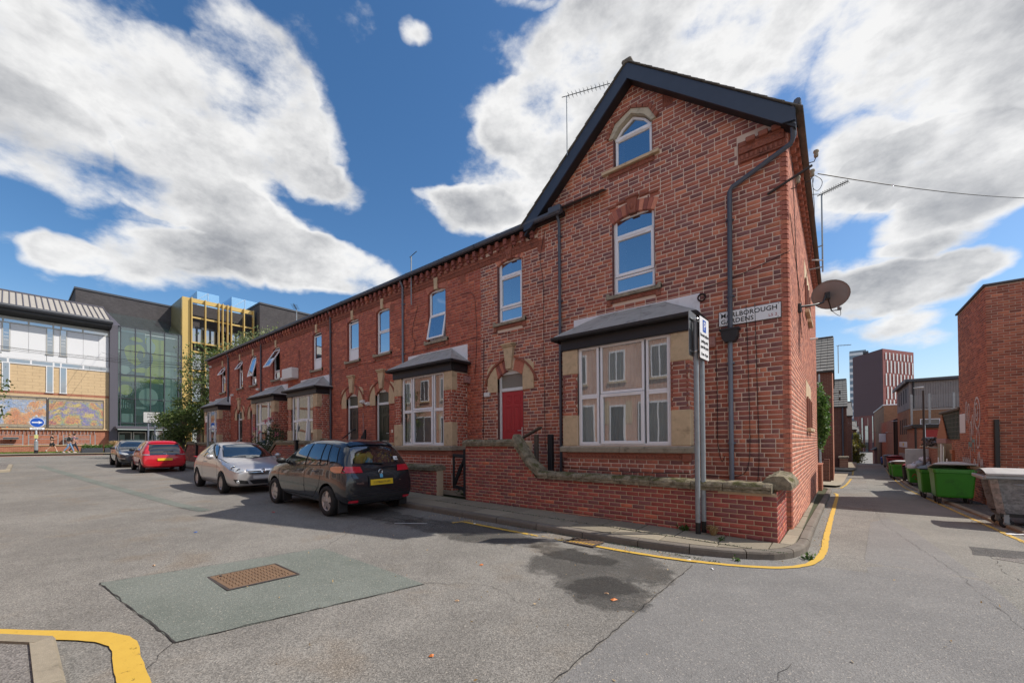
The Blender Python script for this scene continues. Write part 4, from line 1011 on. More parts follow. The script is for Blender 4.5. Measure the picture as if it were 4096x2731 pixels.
 sw = poly_cut([rect(4.30, 6.65, 2.62, 3.10), rect(4.55, 5.15, 1.86, 2.7), rect(5.70, 6.35, 1.86, 2.7), rect(4.30, 6.65, 5.75, 6.22), rect(4.55, 5.15, 4.9, 5.8), rect(5.70, 6.35, 4.9, 5.8)])
 b2 = Bricks(); b2.wall((0, 0, 0), (0, 1, 0), (1, 0, 0), .115, 11.26, -.9, 7.18, sw, seed=9); b2.build(h, 'brick_side', n_ind=0)
 for z in (0, 3.1):
  m = MB(); m.box(-.1, .012, 4.30, 5.42, 2.62+z, 3.10+z); m.build('lintel', 'stone_cream', h); m = MB(); m.box(-.1, .013, 5.43, 6.65, 2.60+z, 3.06+z); m.build('lintel', 'stone_cream', h)
  for (a, b_) in ((4.55, 5.15), (5.70, 6.35)):
   m = MB(); m.box(.002, .0065, a, b_, 1.86+z, 2.75+z); m.build('window', 'room_dark', h)
   q = MB(); q.bbox(-.02, .05, a-.08, a-.002, 1.86+z, 2.68+z, .01); q.bbox(-.02, .05, b_+.002, b_+.08, 1.86+z, 2.68+z, .01); q.build('reveal', 'brick_side', h)
   m = MB(); m.bbox(-.05, .10, a-.1, b_+.1, 1.77+z, 1.86+z, .01); m.build('sill', 'stone_cream', h)
 cornice(h, -7.36, -5.35); gutter(h, -7.40, -4.52); m = MB(); m.bbox(-4.85, -4.5, -.29, -.13, 7.1, 7.27, .02); m.build('gutter_end', 'gutter_grey', h)
 band(h, -.74, -.04, 6.86, 7.02, -.05, pitch=.09); m = MB(); m.box(-.76, -.02, -.02, .05, 6.70, 7.1); m.bbox(-.72, -.02, -.05, .02, 6.71, 6.74, .006)
 for i in range(9): m.bbox(-.71+i*.075, -.665+i*.075, -.045, -.02, 6.75, 6.84, .006)
 for i in range(3): m.bbox(-.62+i*.2, -.47+i*.2, -.13, -.02, 7.0+i*.01, 7.09+i*.01, .012)
 m.build('carved_block', 'terracotta', h)
 def board(s):
  m = MB(); top = [(-2.8, 9.67), (-2.8+s*(2.945 if s > 0 else 2.80), 7.15)]; sl = (top[1][1]-top[0][1])/(top[1][0]-top[0][0]); d = .335
  P_ = [top[0], top[1], (top[1][0], top[1][1]-.20), (top[1][0]-s*.20, top[1][1]-.26+.09), (-2.8, 9.67-d)]
  m.prism(P_, 'y', -.27, -.235); m.box(*sorted((top[1][0]-s*.1, top[1][0]-s*.003)), -.234, .0, 6.96, 7.14); m.build('bargeboard', 'barge_navy', h)
  q = MB(); q.prism([(-2.8, 9.67-d+.02), (top[1][0], top[1][1]-d+.02), (top[1][0], top[1][1]-d+.08), (-2.8, 9.67-d+.08)], 'y', -.234, .01); q.build('soffit', 'fascia_dark', h)
  q = MB(); n = 24; L_ = 3.0 if s > 0 else 2.86; a = math.atan(abs(sl)); ca, sa = math.cos(a), math.sin(a)
  for i in range(n):
   t0, t1 = (L_/ca)*i/n, (L_/ca)*(i+1)/n+.05; p0 = (-2.8+s*(t0*ca), 9.69-t0*sa); p1 = (-2.8+s*(t1*ca), 9.69-t1*sa); nx, nz = s*sa, ca
   q.prism([(p0[0]-nx*.0, p0[1]-nz*.0), (p1[0]+nx*.012, p1[1]+nz*.012), (p1[0]+nx*.024, p1[1]+nz*.024), (p0[0]+nx*.012, p0[1]+nz*.012)], 'y', -.30-.008*(i % 2), 11.5)
  q.build('roof_slope', 'slate_warm', h)
 board(-1); board(1)
 m = MB(); m.bbox(-2.91, -2.69, -.32, 11.5, 9.66, 9.745, .03); m.build('ridge_tiles', 'slate_warm', h)
 m = MB(); m.add([(-2.8, 11.26, 9.6), (-5.6, 11.26, 7.2), (.1, 11.26, 7.2)], [(0, 1, 2)]); m.build('rear_gable', 'mortar', h)
 roof_shell(h, -7.36, -3.4, ridge=9.0)
 m = MB(); m.tube([(.17, -.28, 7.24), (.17, 11.3, 7.24)], .055, 8); m.build('side_gutter', 'gutter_grey', h)
 m = MB(); m.box(.0, .14, .02, 11.28, 7.18, 7.28); m.build('side_fascia', 'fascia_dark', h)
 q = MB(); q.bbox(0, .14, -.055, .055, -.15, 0, .012); q.bbox(0, .09, -.05, .05, -.23, -.15, .012); me = q.mesh('dentil', 'voussoir'); at = me.attributes.new('rnd', 'FLOAT_VECTOR', 'POINT'); at.data.foreach_set('vector', np.tile([.6, .5, 0.], len(q.v)))
 for i in range(36):
  o = bpy.data.objects.new('dentil', me); COL.objects.link(o); o.parent = h; o.location = Vector((0, .35+i*.31, 7.17))-h.location
 downpipe(h, [(-4.66, -.2, 7.16), (-4.66, -.07, 6.95), (-4.66, -.06, 6.8), (-4.66, -.06, .25)], .036, 'gutter_grey', [(-4.66, z) for z in (6.6, 5.0, 3.4, 1.6)])
 downpipe(h, [(.10, -.24, 7.2), (.10, -.12, 6.75), (.06, -.08, 6.68), (-.86, -.07, 6.29), (-.90, -.065, 6.22), (-.92, -.065, 3.5)], .042, 'gutter_grey', [(-.91, z) for z in (5.7, 4.25)])
 m = MB(); m.prism([(-1.07, 3.62), (-.77, 3.62), (-.79, 3.46), (-.84, 3.39), (-1.0, 3.39), (-1.05, 3.46)], 'y', -.16, -.005); m.bbox(-1.09, -.75, -.17, .0, 3.60, 3.645, .01); m.build('hopper', 'fascia_dark', h)
 downpipe(h, [(-.925, -.065, 3.42), (-.925, -.065, .2)], .042, 'pipe_grey', [(-.925, z) for z in (3.0, 1.5)])
 def airvent(x, z, w, hh):
  m = MB(); ring(m, x, x+w, z, z+hh, .025, -.02, .01); m.box(x+.02, x+w-.02, -.008, .0, z+.02, z+hh-.02)
  for i in range(3):
   for j in range(3): m.bbox(x+w*(.22+.22*i), x+w*(.34+.22*i), -.018, -.004, z+hh*(.2+.24*j), z+hh*(.36+.24*j), .006)
  m.build('air_vent', 'terracotta', h)
 airvent(-2.14, 8.5, .2, .3); airvent(-5.35, 6.45, .22, .28)
 m = MB(); m.bbox(-1.36, -1.18, -.09, .0, 3.35, 3.55, .012); m.prism([(0, 3.55), (-.1, 3.42), (-.1, 3.38), (0, 3.36)], 'x', -1.35, -1.19); m.build('flue_vent', 'vent_pink', h)
 m = MB(); m.bbox(-7.20, -7.0, -.10, -.005, 2.82, 2.95, .02); m.build('alarm_light', 'alarm_white', h)
 m = MB(); m.lathe([(.05, -.012), (.075, -.02), (.085, -.03), (.06, -.034)], (-1.42, 0, 4.36), 'y', 12); m.build('cable_ring', 'brick_dark', h)
 cable(h, [(-5.1, -.02, 6.95), (-5.3, -.02, 6.2), (-5.16, -.02, 5.7), (-5.17, -.02, 4.5), (-5.17, -.02, 3.2), (-5.15, -.02, 1.4)])
 cable(h, [(-6.95, -.02, 4.60), (-6.0, -.02, 4.47), (-5.0, -.02, 4.55), (-4.4, -.02, 4.56)]); cable(h, [(-1.4, -.02, 4.53), (-.75, -.02, 4.62), (0.02, -.02, 4.85)])
 cable(h, [(-1.18, -.02, 3.3), (-1.16, -.02, 2.4), (-1.18, -.02, 1.5), (-1.1, -.03, 1.1), (-1.05, -.02, 1.25)])
 cable(h, [(-.66, -.025, 4.05), (-.64, -.025, 3.0), (-.62, -.02, 1.5), (-.66, -.02, .98), (-.85, -.03, .86), (-1.1, -.02, .86), (-1.5, -.02, .88)]); cable(h, [(-.52, -.025, 4.05), (-.50, -.02, 2.4), (-.48, -.02, 1.2), (-.52, -.02, .72)])
 cable(h, [(-7.28, -.02, 1.0), (-7.28, -.02, 2.5), (-7.24, -.02, 4.5)], .008); cable(h, [(-4.25, -.62, .98), (-3.4, -.62, .93), (-2.2, -.62, .92), (-1.52, -.62, .95)])
 cable(h, [(.015, .9, 6.9), (.015, 1.3, 5.8), (.015, 1.55, 5.2), (.015, 2.1, 4.6), (.015, 2.9, 3.9)]); cable(h, [(.015, .2, 5.6), (.015, .7, 5.45), (.015, 1.5, 5.1), (.015, 2.6, 4.7), (.015, 3.9, 4.4)])
 m = MB(); m.tube([(0, 6.65, 7.0), (.35, 6.8, 6.95)], .02, 6); m.tube([(0, 6.76, 4.61), (.2, 6.76, 4.61)], .03, 6); m.build('overflow_pipe', 'white_paint', h)
 m = MB()
 for (a, b_, z) in ((3.05, 3.4, .2), (4.2, 4.45, .2)): m.box(.0066, .008, a, b_, z, 1.5)
corner_house()
# --- the lower houses of the terrace
def row_house(x0, x1, label, wins, door, bayx, extras=None, bay_cur=(), bay_open=False, n_ind=N_IND, mort='mortar_red', doorkw={}):
 h = thing('terraced_house', label, 'house', ((x0+x1)/2, 0, 0), group='houses of the red brick terrace'); cut = []; holes = []; br = Bricks()
 for kw in wins: upper_window(h, cut, holes, mort='brick_red', **kw)
 front_door(h, cut, holes, *door, mort='brick_red', **doorkw)
 bay(h, br, cut, bayx, 'pane_bay', bay_cur, open_low=bay_open)
 m = MB(); pierced(m, x0, x1, -.3, 7.2, holes, 0.)
 m.quad((x0, 9, -.3), (x1, 9, -.3), (x1, 9, 7.2), (x0, 9, 7.2)[:3]) if False else None
 m.add([(x0, 9, -.3), (x1, 9, -.3), (x1, 9, 7.2), (x0, 9, 7.2), (x0, 0, -.3), (x0, 0, 7.2), (x0, 4.5, 9.6)], [(3, 2, 1, 0), (4, 0, 3, 5), (5, 3, 6)][:3]); m.build('wall', mort, h)
 br.wall((0, 0, 0), (1, 0, 0), (0, -1, 0), x0+.004, x1-.004, -.3, 6.66, poly_cut(cut), seed=int(abs(x0)*10))
 br.build(h, 'brick_red', n_ind=n_ind)
 cornice(h, x0, x1); gutter(h, x0, x1); roof_shell(h, x0, x1)
 if extras: extras(h)
 return h
def lamp_box(h, x, z, w=.2, d=.12, hh=.13, mat='alarm_white', name='alarm_light'):
 m = MB(); m.bbox(x, x+w, -d, -.005, z, z+hh, .02); m.bbox(x+.02, x+w-.02, -d-.03, -d+.01, z+.03, z+hh-.02, .015); m.build(name, mat, h)
def terra_vent(h, x, z, w=.22, hh=.28):
 m = MB(); ring(m, x, x+w, z, z+hh, .022, -.014, .01); m.box(x+.02, x+w-.02, -.008, .0, z+.02, z+hh-.02)
 for j in range(4): m.box(x+.03, x+w-.03, -.012, -.006, z+hh*(.18+.2*j), z+hh*(.26+.2*j))
 m.build('air_vent', 'terracotta', h)
def x9(h):
 downpipe(h, [(-10.98, -.2, 7.16), (-10.98, -.06, 6.9), (-10.98, -.06, 4.0)], .036, 'pipe_grey', [(-10.98, z) for z in (6.3, 4.6)])
 terra_vent(h, -8.2, 6.35); terra_vent(h, -11.75, 6.2)
 cable(h, [(-8.2, -.02, 6.0), (-7.6, -.02, 5.95), (-7.55, -.02, 5.3), (-7.5, -.02, 4.6), (-7.6, -.02, 3.5)]); cable(h, [(-7.42, -.02, 4.6), (-9, -.02, 4.55), (-10.5, -.02, 4.6), (-13.2, -.02, 4.55)])
 cable(h, [(-10.2, -.02, 6.1), (-10.6, -.02, 5.2), (-10.3, -.02, 4.9), (-10.5, -.02, 4.5)])
 m = MB(); m.bbox(-11.25, -10.95, -.16, -.005, 3.92, 4.15, .03); m.bbox(-11.24, -10.98, -.17, -.01, 3.72, 3.9, .03); m.build('alarm_box', 'alarm_white', h)
 m = MB(); m.bbox(-8.06, -7.86, -.16, -.0, 3.35, 3.5, .01); m.prism([(0, 3.5), (-.15, 3.38), (-.15, 3.3), (0, 3.28)], 'x', -8.03, -7.8); m.build('flue_vent', 'vent_pink', h)
 lamp_box(h, -13.25, 2.95)
 m = MB(); m.bbox(-11.72, -11.62, -.03, -.004, 1.9, 2.02, .01); m.build('entry_phone', 'steel', h)
H9 = row_house(-13.3, -7.36, 'terraced house with green door between the corner house and the black door', [dict(xc=-9.29, style='two_open', curtain=(.9, 'l')), dict(xc=-12.25, style='two', curtain=(.8, 'r'))], (-12.72, -11.87, 'green_door'), -9.33, x9,
 [(-10.25, -9.9, 1.5, 3.6), (-8.7, -8.4, 1.5, 3.6)], doorkw=dict(nums=('9', 'AB'), fan='obscure_dark', z0=.62))
def x7(h):
 downpipe(h, [(-15.95, -.2, 7.16), (-15.95, -.06, 6.9), (-15.95, -.06, .8)], .04, 'gutter_grey', [(-15.95, z) for z in (6.2, 4.4, 2.6)])
 lamp_box(h, -13.6, 3.05); terra_vent(h, -16.4, 6.35)
 cable(h, [(-18.9, -.02, 5.9), (-18.85, -.02, 5.1), (-18.9, -.02, 4.9)])
 m = MB(); m.bbox(-13.55, -13.50, -.03, 0, 1.5, 2.7, .005); m.build('conduit', 'vent_pink', h)
 cable(h, [(-13.3, -.02, 4.6), (-15, -.02, 4.5), (-16.3, -.02, 4.58)])
H7 = row_house(-19.4, -13.3, 'terraced house with black door left of the green door', [dict(xc=-14.28, style='panel', curtain=(.75, 'l')), dict(xc=-17.25, style='panel')], (-14.76, -13.90, 'black_door'), -17.38, x7,
 [(-18.3, -17.9, 1.5, 3.6)], bay_open=True, doorkw=dict(nums=('7', 'AB'), fan='obscure_dark', z0=.75, handle='l'))
def x5(h):
 downpipe(h, [(-23.4, -.2, 7.16), (-23.4, -.06, 6.9), (-23.4, -.06, 4.1)], .04, 'gutter_grey', [(-23.4, z) for z in (6.2, 4.7)])
 m = MB(); m.bbox(-20.02, -19.0, -.36, -.01, 4.58, 5.08, .03); m.bbox(-20.35, -20.1, -.3, -.02, 4.58, 4.72, .03); m.build('air_unit', 'alarm_white', h)
 cable(h, [(-19.0, -.02, 5.9), (-18.95, -.02, 5.4), (-19.1, -.02, 5.05)])
 lamp_box(h, -23.9, 4.42);
 m = MB(); m.lathe([(.0, -.02), (.06, -.02), (.07, .06), (.0, .07)], (-20.35, -.72, 2.62), 'y', 10); m.bbox(-20.4, -20.3, -.7, -.6, 2.6, 2.66, .01); m.build('floodlight', 'alarm_white', h)
H5 = row_house(-25.65, -19.4, 'terraced house behind the pink roses with a wide tilted upper window', [dict(xc=-21.55, style='big_open', half=.42), dict(xc=-24.58, style='big_open', half=.395)], (-25.04, -24.20, 'white_paint'), -21.6, x5,
 [(-22.5, -22.2, 1.5, 3.6)], doorkw=dict(fan='obscure_dark', z0=.9))
def x3(h):
 downpipe(h, [(-28.5, -.2, 7.16), (-28.5, -.06, 6.9), (-28.5, -.06, .9)], .05, 'gutter_grey', [(-28.5, z) for z in (6.2, 4.4)])
 lamp_box(h, -27.9, 4.42); lamp_box(h, -31.9, 4.25); lamp_box(h, -31.9, 6.6, .15)
H3 = row_house(-32.4, -25.65, 'last terraced house at the far end next to the tree', [dict(xc=-26.6, style='top_open', half=.36), dict(xc=-29.63, style='top_open')], (-27.1, -26.28, 'black_door'), -29.68, x3,
 [], doorkw=dict(fan='obscure_dark', z0=1.05))
# --- front garden walls
def cope_piece(h, x0, x1, z, y=-1.45, w=.30, seed=0, th=.155, z1=None):
 """one weathered coping stone; z1 gives a raking stone"""
 r = random.Random(int(x0*991)+seed); n = max(4, int((x1-x0)/.07)); zz1 = z if z1 is None else z1
 prof = [(-.055, .0), (-.062, .035), (-.055, .05), (-.07, .062), (-.066, .10), (-.03, th*.92), (.02, th), (w-.07, th*.98), (w-.01, th*.8), (w+.015, .08), (w, .0)]
 k = len(prof); v = []; sl = (zz1-z)/(x1-x0); c = math.sqrt(1+sl*sl)
 for i in range(n+1):
  t = i/n; x = x0+(x1-x0)*t; zz = z+(zz1-z)*t
  for (a, b) in prof:
   e = .35 if i in (0, n) else 1.0; v.append((x+r.uniform(-.004, .004)*(0 if i in (0, n) else 1), y+a+r.uniform(-.006, .006)+(.004 if i in (0, n) and a < 0 else 0), zz+b*c*(1 if b < .1 else 1)+r.uniform(-.007, .007)*(b > .02)-(.008 if i in (0, n) and b > .1 else 0)))
 m = MB(); m.add(v, [(i*k+j, (i+1)*k+j, (i+1)*k+j+1, i*k+j+1) for i in range(n) for j in range(k-1)]+[list(range(k)), list(range(n*k, n*k+k))[::-1]], False)
 return m.build('coping_stone', 'coping', h)
def garden_wall(label, prof, copes, n_ind=N_IND, ret=None, y=-1.45, th=.225, cat='wall', seed=2):
 """prof: [(x, top z)] from left to right, bricks below; copes: (x0, x1, z, z1)"""
 x0, x1 = prof[0][0], prof[-1][0]
 h = thing('garden_wall', label, cat, ((x0+x1)/2, y+th/2, gz((x0+x1)/2, y)+.1), group='front garden walls')
 zb = min(gz(x0, y), gz(x1, y))-.05; m = MB(); poly = [(x0, zb), (x1, zb)]+prof[::-1]; m.prism(poly, 'y', y, y+th); m.build('core', 'mortar_garden', h)
 br = Bricks(); ex = poly_cut([[(x0-3, zb-1), (x0, zb-1)]+prof+[(x1, zb-1), (x1+3, zb-1), (x1+3, 4), (x0-3, 4)]])
 br.wall((0, y, 0), (1, 0, 0), (0, -1, 0), x0, x1, zb+.01, max(p[1] for p in prof), ex, .0755, .225, .010, .04, seed, bond='str')
 if ret:
  (ya, yb2, zt) = ret; m = MB(); m.box(x1-th, x1, y+th, yb2, zb, zt); m.build('core', 'mortar_garden', h)
  br.wall((x1, 0, 0), (0, 1, 0), (1, 0, 0), y, yb2, zb+.01, zt, None, .0755, .225, .010, .04, seed+1, bond='str')
 br.build(h, 'brick_garden', n_ind=n_ind)
 for c in copes: cope_piece(h, *c[:3], y, z1=c[3] if len(c) > 3 else None)
 return h
GW = garden_wall('long red brick garden wall with mossy stepped coping before the corner house',
 [(-6.56, 1.46), (-5.06, 1.46), (-4.42, .76), (-.08, .745)],
 [(-6.62, -5.98, 1.46), (-5.97, -5.60, 1.46), (-5.59, -5.0, 1.46), (-5.03, -4.66, 1.49, 1.03), (-4.67, -4.35, 1.04, .80), (-4.37, -4.09, .775), (-4.08, -3.52, .77), (-3.51, -2.62, .765), (-2.61, -1.95, .76), (-1.94, -1.28, .755), (-1.27, -.80, .75), (-.79, -.14, .75)], ret=(0, -.12, .80))
def corner_cope():
 """the broken coping stone of the short return wall"""
 r = random.Random(3); m = MB(); prof = [(.11, .0), (.12, .04), (.10, .12), (.03, .19), (-.12, .21), (-.24, .17), (-.30, .06), (-.28, 0)]; k = len(prof); n = 12; v = []
 for i in range(n+1):
  y = -1.30+1.22*i/n
  for a, b in prof: v.append((-.02+a+r.uniform(-.02, .02), y, .80+b+r.uniform(-.018, .018)*(b > 0)))
 m.add(v, [(i*k+j, i*k+j+1, (i+1)*k+j+1, (i+1)*k+j) for i in range(n) for j in range(k-1)]+[list(range(k))[::-1], list(range(n*k, n*k+k))]); m.build('coping_stone', 'coping', GW)
corner_cope()
garden_wall('low brick garden wall behind the black car with grey coping', [(-12.6, .80), (-7.64, .80)], [(-12.6+i*.83, -12.6+i*.83+.82, .80) for i in range(6)], n_ind=120)
garden_wall('low brick wall in front of the black front door', [(-15.55, 1.50), (-13.9, 1.50), (-13.3, .95), (-12.75, .95)], [(-15.6, -15.0, 1.5), (-14.99, -14.4, 1.5), (-14.39, -13.85, 1.5), (-13.9, -13.3, 1.52, .98), (-13.32, -12.72, .95)], n_ind=60)
garden_wall('brick garden wall behind the silver hatchback with sloping coping', [(-24.0, .98), (-18.6, .98), (-17.8, 1.52), (-16.05, 1.52)], [(-24+i*.9, -24+i*.9+.89, .98) for i in range(6)]+[(-18.62, -17.78, 1.0, 1.54), (-17.8, -17.0, 1.52), (-16.99, -16.02, 1.52)], n_ind=100)
garden_wall('far brick garden wall right of the red car', [(-33.6, 1.05), (-31.6, 1.05), (-31.1, 1.52), (-29.1, 1.52)], [(-33.6, -32.6, 1.05), (-32.59, -31.58, 1.05), (-31.62, -31.06, 1.08, 1.54), (-31.1, -30.1, 1.52), (-30.09, -29.05, 1.52)], n_ind=100)
garden_wall('far brick garden wall beside the roses and black gatepost', [(-28.9, 1.50), (-27.0, 1.50), (-26.4, 1.0), (-24.6, 1.0)], [(-28.95, -28.0, 1.5), (-27.99, -26.95, 1.5), (-27.02, -26.38, 1.52, 1.02), (-26.4, -25.5, 1.0), (-25.49, -24.58, 1.0)], n_ind=80)
def gatepost(x, y, z1, label):
 m = MB(); m.bbox(x-.06, x+.06, y-.06, y+.06, gz(x, y), z1, .015); m.bbox(x-.075, x+.075, y-.075, y+.075, z1-.05, z1+.01, .02); o = m.build('gatepost', 'black_metal'); tag(o, label, 'post', 'black gateposts')
gatepost(-29.0, -1.5, 1.62, 'black gatepost between the two far garden walls'); gatepost(-15.8, -1.5, 1.68, 'black gatepost before the black front door bay')
def gate():
 g = thing('garden_gate', 'black wooden garden gate with diagonal slats, standing open', 'gate', (-6.64, -1.35, .2), R(0))
 m = MB(); m.bbox(-.06, .03, -.06, .03, 0, 1.18, .012); m.build('gate_post', 'black_wood', g, world=False)
 a = R(158); c, s = math.cos(a), math.sin(a)
 M = Matrix.Rotation(a, 4, 'Z')
 def bar(x0, z0, x1, z1, w, name):
  q = MB(); d = Vector((x1-x0, 0, z1-z0)); L_ = d.length; q.bbox(0, L_, -.022, .022, -w/2, w/2, .006); q.xf(Matrix.Translation((x0, 0, z0)) @ Matrix.Rotation(-math.atan2(d.z, d.x), 4, 'Y')).xf(M).build(name, 'black_wood', g, world=False)
 for x in (.06, .86): bar(x, .12, x, 1.02, .08, 'stile')
 for z in (.17, 1.0): bar(.02, z, .90, z, .085, 'rail')
 for i in range(6):
  x0, x1 = .10+(-.45+i*.24), .10+(-.45+i*.24)+.62; z0, z1 = .24, .95
  if x0 < .1: z0 += (.1-x0)*(.71/.62); x0 = .1
  if x1 > .82: z1 -= (x1-.82)*(.71/.62); x1 = .82
  if z1-z0 > .08: bar(x1, z0, x0, z1, .07, 'slat')
gate()
def handrail(x, y, z, label, mat='old_wood'):
 m = MB(); m.bbox(x-.045, x+.045, y-.045, y+.045, z-1.0, z, .01); q = thing('handrail', label, 'handrail', (x, y, z-1.0)); m.build('post', mat, q)
 m = MB(); m.bbox(-.5, .35, -.06, .06, -.025, .025, .012); m.xf(Matrix.Translation((x-.15, y-.05, z+.03)) @ Matrix.Rotation(R(-24), 4, 'Y')).build('rail', mat, q)
handrail(-5.0, -.62, 1.72, 'weathered grey timber handrail beside the red door steps')
m = MB(); m.bbox(-4.72, -4.6, -.58, -.46, .1, 1.72, .012); tag(m.build('fence_post', 'black_wood'), 'black square post standing left of the large bay window', 'post')
m = MB(); m.tube([(-14.95, -.95, 1.05), (-14.1, -.12, 2.05)], .022, 8); m.tube([(-14.1, -.12, 2.05), (-14.05, -.02, 2.1)], .04, 8); tag(m.build('handrail', 'black_metal'), 'black sloping metal handrail beside the black door', 'handrail')
def side_screen():
 m = MB(); m.prism([(-13.75, 1.2), (-12.95, 1.2), (-12.95, 2.05)], 'y', -.30, -.24)
 for i in range(2): m.tube([(-13.3+.25*i, -.29, 1.2), (-13.3+.25*i, -.29, 1.6)], .015, 5)
 tag(m.build('stair_screen', 'black_wood'), 'black triangular stair screen between the black and green doors', 'screen')
side_screen()
m = MB(); m.tube([(-26.9, -.9, 1.05), (-25.9, -.3, 1.75)], .035, 8); tag(m.build('handrail', 'white_paint'), 'white sloping handrail behind the roses', 'handrail')
sheet('garden_ground', [(-33, -1.25), (-.3, -1.25), (-.3, -.0), (-33, 0)], .13, 'slab', 2.0)
m = MB()
for i in range(3): m.bbox(-6.9, -5.7, -1.0+.3*i, -.0, .2, .30+.13*i, .015)
tag(m.build('doorsteps', 'stone_grey'), 'stone steps leading up to the red front door', 'steps')
# --- the college across the end of the street (front in the plane x = -58)
XB = -58.
plain('college_stone', (.55, .40, .235), .9, var=.12, scale=1.2)
plain('college_white', (.66, .66, .67), .6, var=.03, scale=1)
plain('college_frame', (.45, .44, .41), .6, var=.05)
plain('college_roof', (.36, .33, .29), .7, var=.10, scale=1.5)
plain('college_grey', (.085, .08, .10), .6, var=.06, scale=1)
plain('college_dark', (.045, .05, .062), .5, var=.1)
plain('black_soffit', (.010, .011, .014), .5)
plain('gold', (.58, .40, .135), .38, metal=.35, var=.06, scale=1)
plain('gold_dark', (.17, .155, .08), .42, metal=.35, var=.1, scale=1)
plain('plant_blue', (.20, .42, .68), .5, var=.06, scale=1)
glass_mat('pane_far', (.02, .03, .04), refl=.45, see=.0)
glass_mat('pane_green', (.10, .22, .20), refl=.14, see=.80)
def brick_tex(name, c1, c2, mor, axis='YZ', L_=.225, h_=.075, vary=.3):
 """brickwork too far away to tell the bricks apart"""
 t = NT(name); p = t.co('pos'); sp = t.n('ShaderNodeSeparateXYZ'); t.L.new(p, sp.inputs[0]); cb = t.n('ShaderNodeCombineXYZ')
 t.L.new(sp.outputs['XYZ'.index(axis[0])], cb.inputs[0]); t.L.new(sp.outputs['XYZ'.index(axis[1])], cb.inputs[1])
 b = t.n('ShaderNodeTexBrick'); b.offset = .5; t.L.new(cb.outputs[0], b.inputs['Vector']); b.inputs['Scale'].default_value = 1; b.inputs['Brick Width'].default_value = L_; b.inputs['Row Height'].default_value = h_; b.inputs['Mortar Size'].default_value = .006
 b.inputs['Color1'].default_value = (*c1, 1); b.inputs['Color2'].default_value = (*c2, 1); b.inputs['Mortar'].default_value = (*mor, 1); b.inputs['Bias'].default_value = 0
 n = t.noise(p, 1.1, 5, .6); f = t.math('MULTIPLY_ADD', n, 2*vary, 1-vary); x = t.n('ShaderNodeVectorMath', operation='SCALE'); t.L.new(b.outputs['Color'], x.inputs[0]); t.L.new(f, x.inputs['Scale'])
 t.pbr(x.outputs[0], .9, 0, None, .2); return t.m
brick_tex('brick_college', (.36, .135, .08), (.30, .105, .065), (.42, .26, .18)); brick_tex('brick_charcoal', (.085, .078, .08), (.065, .06, .063), (.05, .047, .048))
def mosaic(name, seed, warm):
 """tile mosaic: an abstract swirl of small coloured tesserae"""
 t = NT(name); p = t.co('pos'); mp = t.n('ShaderNodeMapping'); mp.inputs['Location'].default_value = (0, seed, seed*.3); t.L.new(p, mp.inputs[0]); p = mp.outputs[0]
 v = t.n('ShaderNodeTexVoronoi'); v.inputs['Scale'].default_value = 14; t.L.new(p, v.inputs['Vector'])
 w = t.n('ShaderNodeTexWave', wave_type='RINGS', rings_direction='SPHERICAL'); w.inputs['Scale'].default_value = .55; w.inputs['Distortion'].default_value = 7; w.inputs['Detail'].default_value = 3; t.L.new(v.outputs['Position'], w.inputs['Vector'])
 n = t.noise(v.outputs['Position'], .9, 4, .6)
 c = t.ramp(t.math('ADD', t.math('MULTIPLY', w.outputs['Fac'], .45), t.math('MULTIPLY', n, .75)), warm)
 sc = t.n('ShaderNodeSeparateColor'); t.L.new(v.outputs['Color'], sc.inputs[0])
 x = t.n('ShaderNodeVectorMath', operation='SCALE'); t.L.new(c, x.inputs[0]); t.L.new(t.math('MULTIPLY_ADD', sc.outputs[0], .5, .75), x.inputs['Scale'])
 c = t.mix(t.math('MULTIPLY', t.step(v.outputs['Distance'], .4, .55), .4), x.outputs[0], (.3, .28, .25)); t.pbr(c, .5)
mosaic('mosaic_warm', 3.1, [(.2, (.25, .10, .06)), (.36, (.50, .20, .09)), (.5, (.55, .34, .16)), (.6, (.30, .36, .48)), (.72, (.20, .30, .50)), (.85, (.45, .45, .42))])
mosaic('mosaic_violet', 8.7, [(.2, (.12, .06, .22)), (.36, (.35, .10, .10)), (.48, (.55, .30, .10)), (.58, (.25, .33, .14)), (.72, (.14, .12, .38)), (.85, (.48, .38, .12))])
def bx(m, y0, y1, z0, z1, d0=0., d1=.1, b=.0):
 """box on the front: d = metres proud of the wall face"""
 x0, x1 = XB+d0, XB+d1
 return m.bbox(x0, x1, y0, y1, z0, z1, b) if b else m.box(x0, x1, y0, y1, z0, z1)
def one(parent, name, mat, *a, b=.0, **k):
 m = MB()
 if 'pane' in name and name != 'window_pane' and name.endswith('pane'): x = XB+a[5]; m.quad((x, a[0], a[2]), (x, a[1], a[2]), (x, a[1], a[3]), (x, a[0], a[3]))
 else: bx(m, *a, b=b)
 return m.build(name, mat, parent, **k)
